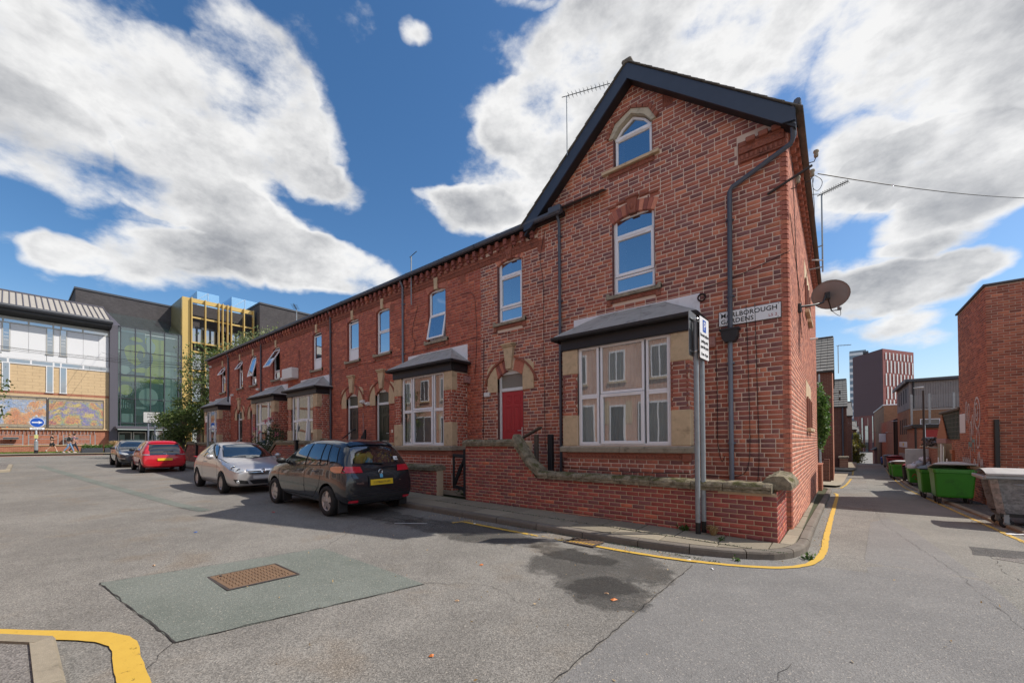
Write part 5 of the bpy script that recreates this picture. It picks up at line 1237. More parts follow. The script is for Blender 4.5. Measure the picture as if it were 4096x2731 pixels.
def stone_wing():
 h = thing('college_building', 'pale stone and white clad college wing with mosaics and ribbed roof', 'building', (XB, -20, .8)); Y0, Y1 = -40., -1.95
 one(h, 'base_wall', 'brick_college', Y0, Y1, -1, 3.0, -8, 0); one(h, 'upper_wall', 'mortar_light', Y0, Y1, 3.0, 9.1, -8, -.02); one(h, 'top_wall', 'college_frame', Y0, Y1, 9.1, 13.3, -8, -.05)
 one(h, 'ledge', 'college_stone', Y0, Y1+.06, 3.0, 3.12, -.05, .16, b=.03); one(h, 'brick_band', 'brick_college', Y0, Y1, 6.33, 6.56, -.05, .012)
 slits = [(-6.16, -5.81), (-5.29, -4.95), (-8.78, -8.44), (-9.65, -9.31), (-12.2, -11.86)]
 r = random.Random(4)
 for (za, zb) in ((3.12, 6.33), (6.56, 9.04)):
  z = za; row = 0
  while z < zb-.1:
   y = -12.0-(.45 if row % 2 else 0)
   while y < Y1:
    segs = [(y+.006, min(y+.9, Y1)-.006)]
    holes = [s for s in slits if za > 6] + ([(-8.62, -2.33), (-15, -8.62)] if za < 6 and 3.15 < z+.15 < 6.1 else [])
    for (p, q) in holes:
     segs = [s for a_, b_ in segs for s in ((a_, min(b_, p)), (max(a_, q), b_)) if s[1]-s[0] > .04]
    for a_, b_ in segs: one(h, 'ashlar_block', 'college_stone', a_, b_, z+.004, min(z+.3, zb)-.004, -.02, r.uniform(.006, .014))
    y += .9
   z += .3; row += 1
 def band_win(y0, y1, z0, z1, splits, fr):
  m = MB(); bx(m, y0, y1, z0, z0+.09, 0, .06); bx(m, y0, y1, z1-.07, z1, 0, .06)
  for s in splits: bx(m, s-.06, s+.06, z0, z1, 0, .055)
  w = m.build('window_band', fr, h)
  for a_, b_ in zip(splits[:-1], splits[1:]): one(w, 'pane', 'pane_far', a_+.06, b_-.06, z0+.09, z1-.07, -.02, .012)
 sp = [-12.2, -11.0, -9.6, -8.5, -7.15, -5.75, -5.28, -3.78, -2.0]
 band_win(Y0, Y1, 9.04, 9.53, sp, 'college_white'); band_win(Y0, Y1, 12.68, 13.1, [-12.2, -11.0, -9.6, -8.8, -7.3, -5.78, -5.28, -3.82, -2.0], 'college_frame')
 for (a_, b_) in slits:
  for (z0, z1, fr) in ((6.60, 9.04, 'college_white'), (10.22, 12.68, 'college_frame')):
   m = MB(); bx(m, a_-.06, a_, z0, z1, 0, .07); bx(m, b_, b_+.06, z0, z1, 0, .07); bx(m, a_-.09, b_+.09, z0-.07, z0, 0, .12); w = m.build('slit_window', fr, h)
   one(w, 'pane', 'pane_far', a_, b_, z0, z1, -.02, .015)
   if z0 > 10:
    m = MB()
    for i in range(4): bx(m, a_+.03, b_-.02, z0+.9+i*.32, z0+.93+i*.32, .016, .02)
    m.build('blind_slats', 'college_white', w)
 ys = [-12.0, -9.72, -9.25, -8.85, -8.38, -7.3, -6.22, -5.75, -5.35, -4.89, -3.8, -2.7, -1.96]
 for a_, b_ in zip(ys[:-1], ys[1:]):
  cut = any(s[0] > a_-.12 and s[1] < b_+.12 for s in slits)
  if not cut: one(h, 'cladding_panel', 'college_white', a_+.008, b_-.008, 10.16, 12.66, -.02, .03, b=.006)
 for a_, b_ in ((-12, -9.0), (-8.98, -6.2), (-6.18, -4.9), (-4.88, -1.96)): one(h, 'cladding_panel', 'college_white', a_, b_-.01, 9.55, 10.14, -.02, .032, b=.006)
 for (a_, b_, mt) in ((-11.4, -6.15, 'mosaic_warm'), (-6.07, -2.33, 'mosaic_violet')):
  m = MB(); bx(m, a_, b_, 3.2, 6.05, -.02, .05); f = m.build('mosaic', 'stone_grey', h); m2 = MB(); bx(m2, a_+.04, b_-.04, 3.50, 5.76, .051, .06); m2.build('mosaic_face', mt, f)
  m3 = MB(); ring_x(m3, a_, b_, 3.2, 6.05, .035, .05, .09); m3.build('mosaic_frame', 'college_dark', f)
 m = MB(); m.prism([(-57.9, 13.28), (-56.75, 13.55), (-56.7, 13.60), (-57.9, 13.60)], 'y', Y0, -1.80) if False else None
 m.add([(XB-.1, Y0, 13.28), (-56.9, Y0, 13.55), (-56.85, Y0, 13.80), (XB-.1, Y0, 13.8), (XB-.1, -1.85, 13.28), (-56.9, -1.85, 13.55), (-56.85, -1.85, 13.80), (XB-.1, -1.85, 13.8)], [(0, 1, 5, 4), (1, 2, 6, 5), (2, 3, 7, 6), (4, 5, 6, 7)]); m.build('soffit', 'black_soffit', h)
 m = MB(); m.prism([(-56.95, 13.80), (-56.72, 13.84), (-56.66, 14.0), (-56.72, 14.2), (-57.1, 14.2)], 'y', Y0, -1.82) if False else None
 pr = [(-57.0, 13.78), (-56.74, 13.82), (-56.66, 14.0), (-56.74, 14.18), (-57.0, 14.2)]; v = [(x, yy, z) for yy in (Y0, -1.80) for x, z in pr]; m.add(v, [(i, (i+1) % 5, (i+1) % 5+5, i+5) for i in range(5)]+[(0, 1, 2, 3, 4), (9, 8, 7, 6, 5)]); m.build('gutter', 'college_dark', h)
 e, rd_ = (-56.9, 14.16), (-62.2, 16.55)
 ys = [-1.95-.405*i for i in range(26)]
 for a_, b_ in zip(ys[1:], ys[:-1]):
  m = MB(); m.add([(e[0], a_+.01, e[1]), (e[0], b_-.01, e[1]), (rd_[0], b_-.01, rd_[1]), (rd_[0], a_+.01, rd_[1]), (e[0], a_+.01, e[1]-.05), (e[0], b_-.01, e[1]-.05)], [(0, 1, 2, 3)[::-1], (4, 5, 1, 0)[::-1]]); m.build('roof_sheet', 'college_roof', h)
  m = MB(); m.add([(e[0], b_-.03, e[1]), (e[0], b_+.03, e[1]), (e[0], b_+.03, e[1]+.09), (e[0], b_-.03, e[1]+.09), (rd_[0], b_-.03, rd_[1]), (rd_[0], b_+.03, rd_[1]), (rd_[0], b_+.03, rd_[1]+.09), (rd_[0], b_-.03, rd_[1]+.09)], [(0, 1, 2, 3), (1, 5, 6, 2), (3, 2, 6, 7), (0, 3, 7, 4)]); m.build('roof_seam', 'college_grey', h)
 m = MB(); m.add([(-62.2, Y0, 16.55), (-62.2, -1.9, 16.55), (-66, -1.9, 13), (-66, Y0, 13), (e[0], Y0, e[1]), (e[0], -12, e[1]), (-62.2, -12, 16.55)], [(0, 1, 2, 3), (4, 5, 6, 0)]); m.build('roof_back', 'college_roof', h)
 m = MB(); m.bbox(-62.3, -62.1, Y0, -1.9, 16.5, 16.68, .03); m.build('ridge', 'college_grey', h)
def ring_x(m, y0, y1, z0, z1, w, d0, d1):
 bx(m, y0, y0+w, z0, z1, d0, d1); bx(m, y1-w, y1, z0, z1, d0, d1); bx(m, y0+w, y1-w, z0, z0+w, d0+.001, d1); bx(m, y0+w, y1-w, z1-w, z1, d0+.001, d1)
stone_wing()
plain('poster_lime', (.50, .56, .015), .7, var=.04); plain('poster_pale', (.46, .60, .52), .7, var=.04); plain('poster_teal', (.07, .13, .115), .7, var=.08); plain('poster_slate', (.10, .17, .21), .7, var=.08); plain('poster_dark', (.014, .03, .026), .7); plain('hall_wall', (.30, .40, .37), .9)
def glass_wing():
 h = thing('glass_atrium', 'glazed green entrance atrium with lime posters behind a dark grid', 'building', (XB, 1, .8))
 one(h, 'pier', 'college_grey', -1.94, -1.33, -.5, 13.95, -6, .35, b=.02); one(h, 'hall_wall', 'hall_wall', -1.33, 4.0, 3.4, 14.0, -3.2, -3.0); one(h, 'side_wall', 'hall_wall', -1.35, -1.32, 0, 14, -3, -.1)
 for z in (6.4, 11.4): one(h, 'hall_floor', 'hall_wall', -1.3, 4.0, z-.25, z, -3, -.9)
 ys = [-1.30, -1.09, .07, 1.30, 2.49, 3.73, 3.98]; zs = [3.49, 3.83, 6.44, 8.94, 11.5, 14.02]
 for i in range(6):
  for j in range(5): one(h, 'pane', 'pane_green', ys[i]+.02, ys[i+1]-.02, zs[j]+.02, zs[j+1]-.02, -.03, 0.)
 for y in ys: one(h, 'mullion', 'college_dark', y-.035, y+.035, 3.45, 14.05, -.05, .09)
 for z in zs: one(h, 'transom', 'college_dark', -1.3, 3.98, z-.03, z+.03, -.05, .06)
 def disc(cy, cz, ry, rz, d, mat, name='poster_shape', n=20, wob_=0., seed=1):
  r = random.Random(seed); ph = [r.uniform(0, 6) for _ in range(3)]; m = MB()
  m.add([(XB+d, cy+ry*(1+wob_*(math.sin(2*a+ph[0])+.7*math.sin(3*a+ph[1])+.5*math.sin(5*a+ph[2])))*math.cos(a), cz+rz*(1+wob_*(math.sin(2*a+ph[0])+.7*math.sin(3*a+ph[1])))*math.sin(a)) for a in [2*math.pi*k/n for k in range(n)]], [list(range(n))]); m.build(name, mat, h)
 one(h, 'poster', 'poster_lime', .9, 2.5, 8.95, 13.2, -.42, -.40); one(h, 'poster', 'poster_slate', -1.05, .9, 8.95, 13.7, -.42, -.40); one(h, 'poster_band', 'poster_lime', -1.05, 2.45, 8.3, 8.8, -.42, -.395)
 disc(.35, 11.2, 1.05, 1.75, -.39, 'poster_slate', wob_=.12, seed=3, n=40); disc(.1, 11.3, .72, 1.25, -.38, 'poster_lime', wob_=.13, seed=8, n=40); disc(.55, 11.1, .3, .6, -.37, 'poster_teal', wob_=.16, seed=5, n=40); disc(1.35, 12.4, .35, .9, -.37, 'poster_pale', wob_=.16, seed=9, n=40); disc(-.7, 9.5, .4, .5, -.37, 'poster_pale', wob_=.1, seed=4)
 disc(0.2, 12.9, .5, .25, -.36, 'poster_lime', wob_=.1, seed=12); disc(.5, 9.6, .55, .3, -.36, 'poster_lime', wob_=.15, seed=14)
 one(h, 'poster', 'poster_dark', -1.06, .02, 5.0, 8.25, -.42, -.40); disc(-.65, 7.4, .55, .55, -.39, 'poster_lime', n=24); one(h, 'poster', 'poster_teal', .1, 2.45, 4.7, 8.25, -.42, -.40); disc(1.2, 6.75, .8, .98, -.39, 'poster_pale', n=32)
 one(h, 'poster_line', 'poster_pale', .15, 1.0, 5.42, 5.62, -.40, -.39); one(h, 'poster', 'poster_pale', 2.55, 3.7, 4.9, 12, -.62, -.60)
 m = MB()
 for i in range(5): bx(m, -1.0+i*.17, -.93+i*.17, 5.4+.1*(i % 2), 6.4-.12*i, -.395, -.388)
 m.build('poster_marks', 'poster_pale', h); one(h, 'poster', 'poster_pale', -.95, -.05, 3.95, 4.85, -.42, -.40)
 one(h, 'light_strip', 'college_white', -1.0, 3.7, 13.55, 13.65, -.6, -.5)
 for a_, b_ in zip(ys[1:-1], ys[2:]):
  m = MB(); m.add([(XB+.05, a_+.02, 14.05), (XB+.05, b_-.02, 14.05), (XB-4.6, b_-.02-.6, 16.3), (XB-4.6, a_+.02-.6, 16.3)], [(0, 1, 2, 3)[::-1]]); m.build('roof_pane', 'pane_green', h)
 m = MB(); m.add([(XB+.3, -1.94, 13.95), (XB+.3, -1.1, 13.95), (XB-4.6, -1.6, 16.3), (XB-4.6, -2.5, 16.3)], [(0, 1, 2, 3)[::-1]]); m.build('verge', 'college_grey', h)
 one(h, 'brick_block', 'brick_charcoal', -4.0, 4.6, 13, 18.25, -12, -4.7); one(h, 'parapet', 'college_dark', -4.1, 4.6, 18.25, 18.45, -12, -4.62)
 one(h, 'canopy', 'college_grey', -1.6, 4.0, 3.2, 3.45, 0, 1.5, b=.03); one(h, 'lobby', 'poster_dark', -1.3, 4.0, .5, 3.2, -2.5, -2.4)
 for a_, b_ in ((-1.25, -.2), (-.1, .95)):
  m = MB(); ring_x(m, a_, b_, .8, 2.9, .08, 0, .08); d = m.build('entrance_window', 'college_frame', h); one(d, 'pane', 'pane_green', a_+.08, b_-.08, .88, 2.82, .02, .04)
  one(h, 'poster', 'poster_pale', a_+.15, a_+.55, 1.5, 2.6, -.3, -.28)
 one(h, 'poster', 'poster_lime', .25, .9, 1.1, 1.5, -.25, -.23)
 m = MB(); m.lathe([(1.15, .7), (1.15, 2.6)], (XB-.5, 2.5, 0), 'z', 20); m.build('revolving_door', 'pane_green', h); m = MB(); m.lathe([(1.2, 2.6), (1.2, 3.0)], (XB-.5, 2.5, 0), 'z', 20); m.build('door_drum', 'steel', h)
 for a_ in (1.35, 1.95, 3.05, 3.65): one(h, 'door_post', 'steel', a_-.03, a_+.03, .7, 2.6, .55, .62)
glass_wing()
def gold_wing():
 h = thing('gold_building', 'gold framed building with charcoal brick panels and blue roof plant', 'building', (XB, 9, .8))
 one(h, 'corner_panel', 'gold', 4.02, 4.80, -.5, 18.55, -.4, .12, b=.02)
 for i in range(9): one(h, 'side_panel', 'gold_dark', 3.98, 4.05, 0, 18.4, -.45-i*.62, -.45-i*.62+.6-1.2+.0) if False else None
 for i in range(10):
  m = MB(); m.bbox(XB-.42-(i+1)*.5+.012, XB-.42-i*.5, 3.99, 4.08, 13.0, 18.5, .01); m.build('side_panel', 'gold_dark', h)
 one(h, 'core', 'brick_charcoal', 4.8, 11.6, -.5, 18.3, -9, -1.3)
 fins = [4.86, 6.18, 7.50, 7.92, 8.42, 8.82, 10.20, 11.25]
 for y in fins: m = one(h, 'fin', 'gold', y-.045, y+.045, -.5, 18.6, -.1, .42); one(h, 'fin_plate', 'gold', y+.05, y+.13, -.5, 18.2, -.12, .0)
 for a_, b_ in zip(fins[:-1], fins[1:]):
  one(h, 'frieze', 'gold', a_+.046, b_-.046, 18.12, 18.6, -.15, .05);
  for z in (16.38, 13.45, 12.38, 10.15, 9.2, 6.4, 3.4): one(h, 'rail', 'gold', a_+.13, b_-.046, z-.09, z+.09, -.12, .02)
  for (z0, z1) in ((13.6, 15.2), (10.4, 12.3), (9.3, 10.05), (6.6, 9.1), (3.6, 6.3), (.8, 3.3)):
   w = one(h, 'pane', 'pane_far', a_+.15, b_-.05, z0, z1, -.55, -.5)
  if b_-a_ > 1: one(h, 'window_post', 'college_dark', (a_+b_)/2-.09, (a_+b_)/2+.09, 13.5, 15.3, -.5, -.42)
 one(h, 'soffit', 'college_dark', 4.8, 11.6, 15.2, 15.45, -1.3, -.5)
 one(h, 'tower_block', 'brick_charcoal', 11.62, 40, -.5, 19.4, -12, 1.3); one(h, 'parapet', 'college_dark', 11.55, 40, 19.4, 19.6, -12, 1.4)
 for (a_, b_, z1) in ((6.6, 9.0, 21.1), (10.4, 13.6, 21.4)):
  m = MB(); m.bbox(XB-9, XB-5, a_, b_, 18.3, z1, .03); m.build('roof_plant', 'plant_blue', h)
  m = MB(); m.tube([(XB-4.98, a_, 19.9), (XB-4.98, (a_+b_)/2, z1)], .02, 4); m.tube([(XB-4.98, (a_+b_)/2, 18.5), (XB-4.98, (a_+b_)/2, z1)], .02, 4); m.build('plant_bracing', 'college_white', h)
 one(h, 'roof_unit', 'college_white', .5, 3.0, 18.4, 19.2, -10, -8)
gold_wing()
sheet('college_pavement', [(-50.5, -40), (-50.5, -7.5), (-49.5, -3.2), (-46.5, -1.0), (-46.5, 14), (-58, 14), (-58, -40)], .11, 'slab', 2.5)
plain('red_lane', (.34, .16, .12), .9, var=.15, scale=2)
sheet('cycle_lane', [(-50.4, -40), (-50.4, -7.6), (-49.4, -3.3), (-48.6, -3.2), (-49.4, -7.4), (-49.6, -40)], .008, 'red_lane', 2.5)
for y in (-10.5, -5.2, -3.7): line('yellow_line', [(-50.38, y), (-50.42, y+.55)], .16, off=.118)
def lawn():
 m = MB(); r = random.Random(2)
 for i in range(5200):
  x, y = r.uniform(-56, -53.8), r.uniform(-16, -2.3); z = gz(x, y)+.12; a = r.uniform(0, 6.28); h_ = r.uniform(.05, .13); w = .018
  m.add([(x-w*math.cos(a), y-w*math.sin(a), z), (x+w*math.cos(a), y+w*math.sin(a), z), (x+r.uniform(-.04, .04), y+r.uniform(-.04, .04), z+h_)], [(0, 1, 2)])
 m.build('grass', 'lawn_green', kind='stuff')
 sheet('lawn', [(-56, -30), (-56, -2.2), (-53.8, -2.2), (-53.8, -30)], .125, 'lawn_green', 2)
plain('lawn_green', (.10, .17, .022), .9, var=.3, scale=2)
lawn()
def college_wall():
 h = thing('railing_wall', 'low brick wall with steel railings in front of the mosaic building', 'wall', (-56.3, -12, .8))
 m = MB(); m.box(-56.4, -56.1, -34, -2.95, .3, 1.5); m.build('wall', 'brick_college', h); m = MB(); m.bbox(-56.46, -56.04, -34, -2.85, 1.49, 1.56, .02); m.build('coping', 'college_stone', h)
 for i in range(9):
  for d in (0, .33):
   y = -3.1-i*2.1-d; m = MB(); m.box(-56.28, -56.22, y-.03, y+.03, 1.56, 2.55); m.build('post', 'galvanised', h)
  m = MB(); y0, y1 = -3.1-i*2.1-2.1, -3.1-i*2.1-.33
  for z in (1.66, 2.14, 2.5): m.box(-56.27, -56.23, y0, y1, z-.02, z+.02)
  m.build('rail', 'galvanised', h)
  if i in (0, 3):
   m = MB()
   for k in range(8): m.box(-56.26, -56.25, y0+.2*k, y0+.2*k+.012, 1.6, 2.5);
   for k in range(5): m.box(-56.26, -56.25, y0, y1, 1.7+.16*k, 1.712+.16*k)
   m.build('mesh_panel', 'galvanised', h)
 m = MB()
 for i in range(70): m.box(-57.93, -57.88, -3.0-i*.24, -2.97-i*.24, 2.62, 2.9)
 m.build('spike_strip', 'galvanised', h)
college_wall()
for k, (y, lab) in enumerate(((-8.3, 'dark wall-hung flood lamp behind the railings, nearer the left edge'), (-4.6, 'dark wall-hung flood lamp behind the railings near the walkers'))):
 t = thing('flood_lamp', lab, 'lamp', (-57.9, y, 2.1), group='flood lamps on the college wall'); m = MB(); m.bbox(.05, .5, -.45, .45, .0, .14, .03); m.build('housing', 'black_metal', t, world=False); m = MB(); m.bbox(.04, .51, -.46, .46, .14, .2, .02); m.build('cover', 'galvanised', t, world=False); m = MB(); m.tube([(0, 0, -.2), (.2, 0, .02)], .03, 6); m.build('arm', 'black_metal', t, world=False)
# --- the terrace across the street (seen mirrored in the windows)
brick_tex('brick_opposite', (.62, .34, .24), (.52, .25, .17), (.7, .58, .48), 'XZ', .23, .085)
def opposite():
 h = thing('opposite_terrace', 'sunlit red brick terrace across the street, mirrored in the bay windows', 'house', (-14, -13.2, 0)); y = -13.2
 m = MB(); m.box(-38, 6, y-8, y, -.6, 7.2); m.build('wall', 'brick_opposite', h)
 m = MB(); m.add([(-38.3, y+.3, 7.2), (6.3, y+.3, 7.2), (6.3, y-4, 10.3), (-38.3, y-4, 10.3), (-38.3, y-8.3, 7.2), (6.3, y-8.3, 7.2)], [(0, 1, 2, 3), (3, 2, 5, 4)]); m.build('roof', 'slate', h)
 x = -37.
 while x < 5:
  for (a, b, c, d, kind) in ((x+.3, x+1.2, 4.8, 6.45, 'w'), (x+2.6, x+3.5, 4.8, 6.45, 'w'), (x+.3, x+1.2, .3, 3.5, 'd'), (x+1.9, x+4.0, 1.4, 3.6, 'w')):
   m = MB(); M = Matrix.Translation((0, 2*y, 0)) @ Matrix.Scale(-1, 4, (0, 1, 0))
   m.box(a, b, y+.0, y+.06, c, d); w = m.build('window' if kind == 'w' else 'door', 'upvc', h)
   q = MB(); mid = (a+b)/2
   for (e, f) in ((a+.07, mid-.04), (mid+.04, b-.07)) if kind == 'w' else ((a+.1, b-.1),): q.box(e, f, y+.06, y+.07, c+.08, d-.1)
   q.build('pane' if kind == 'w' else 'door_leaf', 'slate' if kind == 'w' else 'black_door', w)
   if kind == 'w': q = MB(); q.box(a-.1, b+.1, y, y+.12, c-.12, c-.01); q.build('sill', 'stone_cream', w)
   else: q = MB(); q.box(a-.35, a-.01, y, y+.03, 2.5, 3.7); q.box(b+.01, b+.35, y, y+.03, 2.5, 3.7); q.build('springer', 'stone_cream', w)
  x += 4.6
 m = MB(); m.box(-38, 6, y+2.2, y+2.4, -.5, .9); m.build('garden_wall', 'brick_opposite', h)
opposite()
# --- right side of the alley
plain('tile_orange', (.42, .17, .085), .9, var=.2, scale=9); plain('net_green', (.028, .050, .030), .9, var=.3, scale=6); plain('timber_grey', (.25, .225, .215), .9, var=.18, scale=3)
plain('bin_green', (.035, .22, .014), .42, var=.12, scale=3, dirt=((.02, .07, .012), 3, .5)); plain('bin_black', (.02, .02, .022), .5, var=.15); plain('bin_red', (.30, .02, .025), .45, var=.1); plain('bin_lid', (.42, .41, .40), .5, var=.1, scale=4, dirt=((.25, .24, .23), 5, .5)); plain('bin_blue', (.03, .10, .35), .5)
plain('rubber', (.018, .017, .017), .8, var=.2); plain('bag_white', (.60, .58, .62), .35, var=.1); plain('bag_grey', (.36, .38, .42), .35); plain('bag_pink', (.42, .12, .14), .4); plain('cardboard', (.30, .20, .12), .9)
brick_tex('brick_modern_tex', (.30, .115, .07), (.24, .085, .055), (.40, .29, .22), 'YZ'); brick_tex('brick_brown_tex', (.30, .16, .09), (.25, .13, .075), (.30, .21, .15), 'XZ'); brick_tex('brick_brown_side', (.32, .15, .085), (.27, .12, .07), (.30, .21, .15), 'YZ'); brick_tex('brick_far_x', (.33, .125, .075), (.28, .095, .06), (.42, .28, .2), 'YZ'); brick_tex('brick_far_y_shaded', (.16, .065, .048), (.12, .048, .038), (.2, .15, .12), 'XZ')  # y-facing far brickwork is a darker copy, its shade put into the colour
def zinc():
 t = NT('zinc'); p = t.co('Object'); v = t.n('ShaderNodeTexVoronoi'); v.inputs['Scale'].default_value = 26; t.L.new(p, v.inputs['Vector']); n = t.noise(p, 3.5, 6, .7); sc = t.n('ShaderNodeSeparateColor'); t.L.new(v.outputs['Color'], sc.inputs[0])
 f = t.math('MULTIPLY', t.math('MULTIPLY_ADD', sc.outputs[0], .4, .75), t.math('MULTIPLY_ADD', n, 1.0, .5)); x = t.n('ShaderNodeVectorMath', operation='SCALE'); x.inputs[0].default_value = (.29, .285, .29); t.L.new(f, x.inputs['Scale'])
 t.pbr(x.outputs[0], .48, .45, t.bump(n, .15, .01))
zinc()
def graffiti_mat():
 plain('spray_white', (.60, .56, .54), .9, var=.2, scale=12); plain('spray_teal', (.16, .40, .38), .9, var=.2, scale=12); plain('spray_pink', (.45, .20, .28), .9); plain('spray_red', (.30, .02, .03), .9)
graffiti_mat()
def stroke_x(parent, x, pts, w, mat='spray_white', name='graffiti', sgn=-1):
 """a sprayed line on a wall facing -x; pts are (y, z)"""
 P_ = [Vector((p[0], p[1])) for p in path2(pts)]; m = MB(); v = []
 for i, p in enumerate(P_):
  t = (P_[min(i+1, len(P_)-1)]-P_[max(0, i-1)]).normalized(); nrm = Vector((-t.y, t.x))*w/2; v += [(x, p.x+nrm.x, p.y+nrm.y), (x, p.x-nrm.x, p.y-nrm.y)]
 m.add(v, [(2*i, 2*i+1, 2*i+3, 2*i+2) for i in range(len(P_)-1)]); return m.build(name, mat, parent)
def path2(pts, it=2):
 p = [Vector(q) for q in pts]
 for _ in range(it):
  q = [p[0]]
  for a, b in zip(p[:-1], p[1:]): q += [a.lerp(b, .25), a.lerp(b, .75)]
  p = q+[p[-1]]
 return p
def right_building():
 X0, Y0, Y1, X1, ZT = 4.06, 9.4, 12.95, 13., 6.0
 h = thing('brick_building', 'plain tall red brick building with graffiti behind the bins', 'building', (X0, Y0, -.5))
 m = MB(); m.box(X0, X1, Y0, Y1, -1.2, ZT); m.build('wall', 'mortar_modern', h)
 m = MB(); m.box(7.2, X1, 5.2, Y0-.01, -1.2, 5.2); m.build('shadow_wing', 'brick_modern', h)  # out-of-view wing, added to throw a shadow beside the steel bin
 br = Bricks(); br.wall((0, Y0, 0), (1, 0, 0), (0, -1, 0), X0+.0, 7.2, -.9, ZT, None, .0755, .225, .010, .04, 31, bond='str')
 br.wall((X0, 0, 0), (0, -1, 0), (-1, 0, 0), -Y1, -Y0, -.9, ZT, None, .0755, .225, .010, .04, 32, bond='str'); br.build(h, 'brick_modern')
 m = MB(); m.bbox(X0-.06, X1, Y0-.06, Y1+.05, ZT, ZT+.07, .015); m.build('coping', 'college_dark', h)
 m = MB(); m.bbox(X0+.10, X0+.20, Y0-.10, Y0-.008, -.6, 2.1, .01); m.build('cable_duct', 'black_metal', h)
 m = MB(); m.bbox(X0-.02, X0-.007, 12.05, 12.85, 1.75, 2.42, .004); m.build('notice', 'sign_white', h)
 gx = X0-.009
 def sx(pts, w, mat='spray_white'): stroke_x(h, gx, pts, w, mat)
 o = [(10.55+.35*math.cos(a), 2.35+.5*math.sin(a)) for a in [2*math.pi*k/14 for k in range(15)]]; sx(o, .07)
 sx([(10.6+.16*math.cos(a), 2.4+.28*math.sin(a)) for a in [2*math.pi*k/10 for k in range(11)]], .05); sx([(10.75, 2.75), (10.65, 2.2), (10.5, 2.35), (10.4, 2.5)], .04)
 sx([(10.45, 1.9), (10.3, 1.6), (10.35, 1.3), (10.6, 1.25), (10.7, 1.5), (10.5, 1.9)], .05)
 for i, (y, z) in enumerate(((11.9, 2.7), (11.6, 2.6), (11.35, 2.0), (11.1, 2.2))): sx([(y+.1, z-.5), (y+.12, z), (y-.05, z+.15), (y-.12, z-.1), (y, z-.55)], .05)
 sx([(11.1, .25), (11.0, 1.05), (10.6, .35), (10.5, 1.1)], .09); sx([(10.4, 1.15), (10.2, .6), (10.05, 1.05), (9.95, .3)], .10); sx([(10.35, .5), (10.1, .2), (9.95, .35)], .08, 'spray_pink')
 for y in (12.5, 12.2, 11.95, 11.7): sx([(y, .6), (y+.05, 1.0), (y-.1, .7), (y-.12, .95), (y-.2, .5)], .04)
 sx([(11.7, 1.2), (11.6, 1.5), (11.45, 1.2), (11.35, 1.5), (11.2, 1.15)], .06, 'spray_teal'); sx([(11.3, 1.6), (11.1, 1.4), (10.9, 1.6), (10.9, 1.1)], .06, 'spray_teal'); sx([(11.45, .2), (11.47, 1.2)], .05)
right_building()
def shed():
 X0 = 4.1; h = thing('outbuilding', 'old brick outbuilding with green netted wall and tile hung gable', 'shed', (X0, 15, -.6))
 m = MB(); m.box(X0+.02, 9, 12.96, 14.7, -1.4, 1.53); m.box(X0+.02, 9, 16.95, 17.05, -1.4, 1.5); m.box(X0+.7, 9, 14.7, 16.95, -1.4, 1.5); m.build('wall', 'mortar_modern', h)
 br = Bricks(); br.wall((X0+.02, 0, 0), (0, -1, 0), (-1, 0, 0), -14.7, -12.96, -1.1, 1.53, None, .0755, .225, .01, .05, 41); br.build(h, 'brick_modern', n_ind=0)
 m = MB(); m.prism([(16.3, 2.58), (12.85, 2.62), (12.85, 1.53), (14.9, 1.53)], 'x', X0-.02, X0+.3); m.build('netted_wall', 'net_green', h)
 m = MB()
 for i in range(14): y = 13.0+i*.24; z1 = 2.6; z0 = 1.53 if y < 14.9 else 1.53+(y-14.9)*.75; m.box(X0-.028, X0-.021, y-.006, y+.006, z0, z1-.01)
 for i in range(6): z = 1.66+i*.17; m.box(X0-.029, X0-.022, 12.86, min(16.2, 14.9+(z-1.53)/.75), z-.005, z+.005)
 m.build('netting', 'timber_grey', h)
 m = MB(); m.bbox(X0-.1, X0+.5, 12.85, 16.45, 2.58, 2.68, .02); m.build('wall_plate', 'old_wood', h)
 for r_ in range(9):
  z0, z1 = 1.56+r_*.105, 1.56+(r_+1)*.105+.02; f = (z0-1.55)/.95; ya, yb = 14.88+f*1.22, 16.92-f*.80
  y = ya
  while y < yb-.03: m = MB(); m.bbox(X0-.10+r_*.004, X0-.07+r_*.004, y+.004, min(y+.17, yb)-.004, z0, z1, .006); m.build('tile', 'tile_orange', h); y += .17
 m = MB(); m.prism([(14.88, 1.56), (16.92, 1.56), (16.12, 2.5)], 'x', X0-.06, X0+.2); m.build('gable', 'old_wood', h); m = MB(); m.bbox(X0-.12, X0+.1, 14.95, 16.9, 1.36, 1.56, .02); m.build('lintel', 'vent_pink', h)
 m = MB(); m.bbox(X0-.08, X0+.1, 16.55, 16.95, -.9, 1.4, .02); m.build('pillar', 'stone_grey', h); m = MB(); m.tube([(X0-.05, 16.3, -.8), (X0-.05, 16.2, 1.35)], .05, 8); m.build('downpipe', 'white_paint', h)
 m = MB(); m.bbox(X0+.3, X0+.36, 14.8, 16.4, -.9, 1.3, .01); m.build('door', 'timber_grey', h); m = MB(); m.bbox(X0-.06, X0+.05, 14.2, 14.62, .98, 1.12, .01); m.bbox(X0-.06, X0+.05, 14.2, 14.3, -.8, .98, .01); m.build('door_frame', 'tile_orange', h)
 for y in (16.75, 14.98): m = MB(); m.bbox(X0-.095, X0-.08, y-.12, y+.1, .25, .75, .003); m.build('notice', 'sign_white', h)
shed()
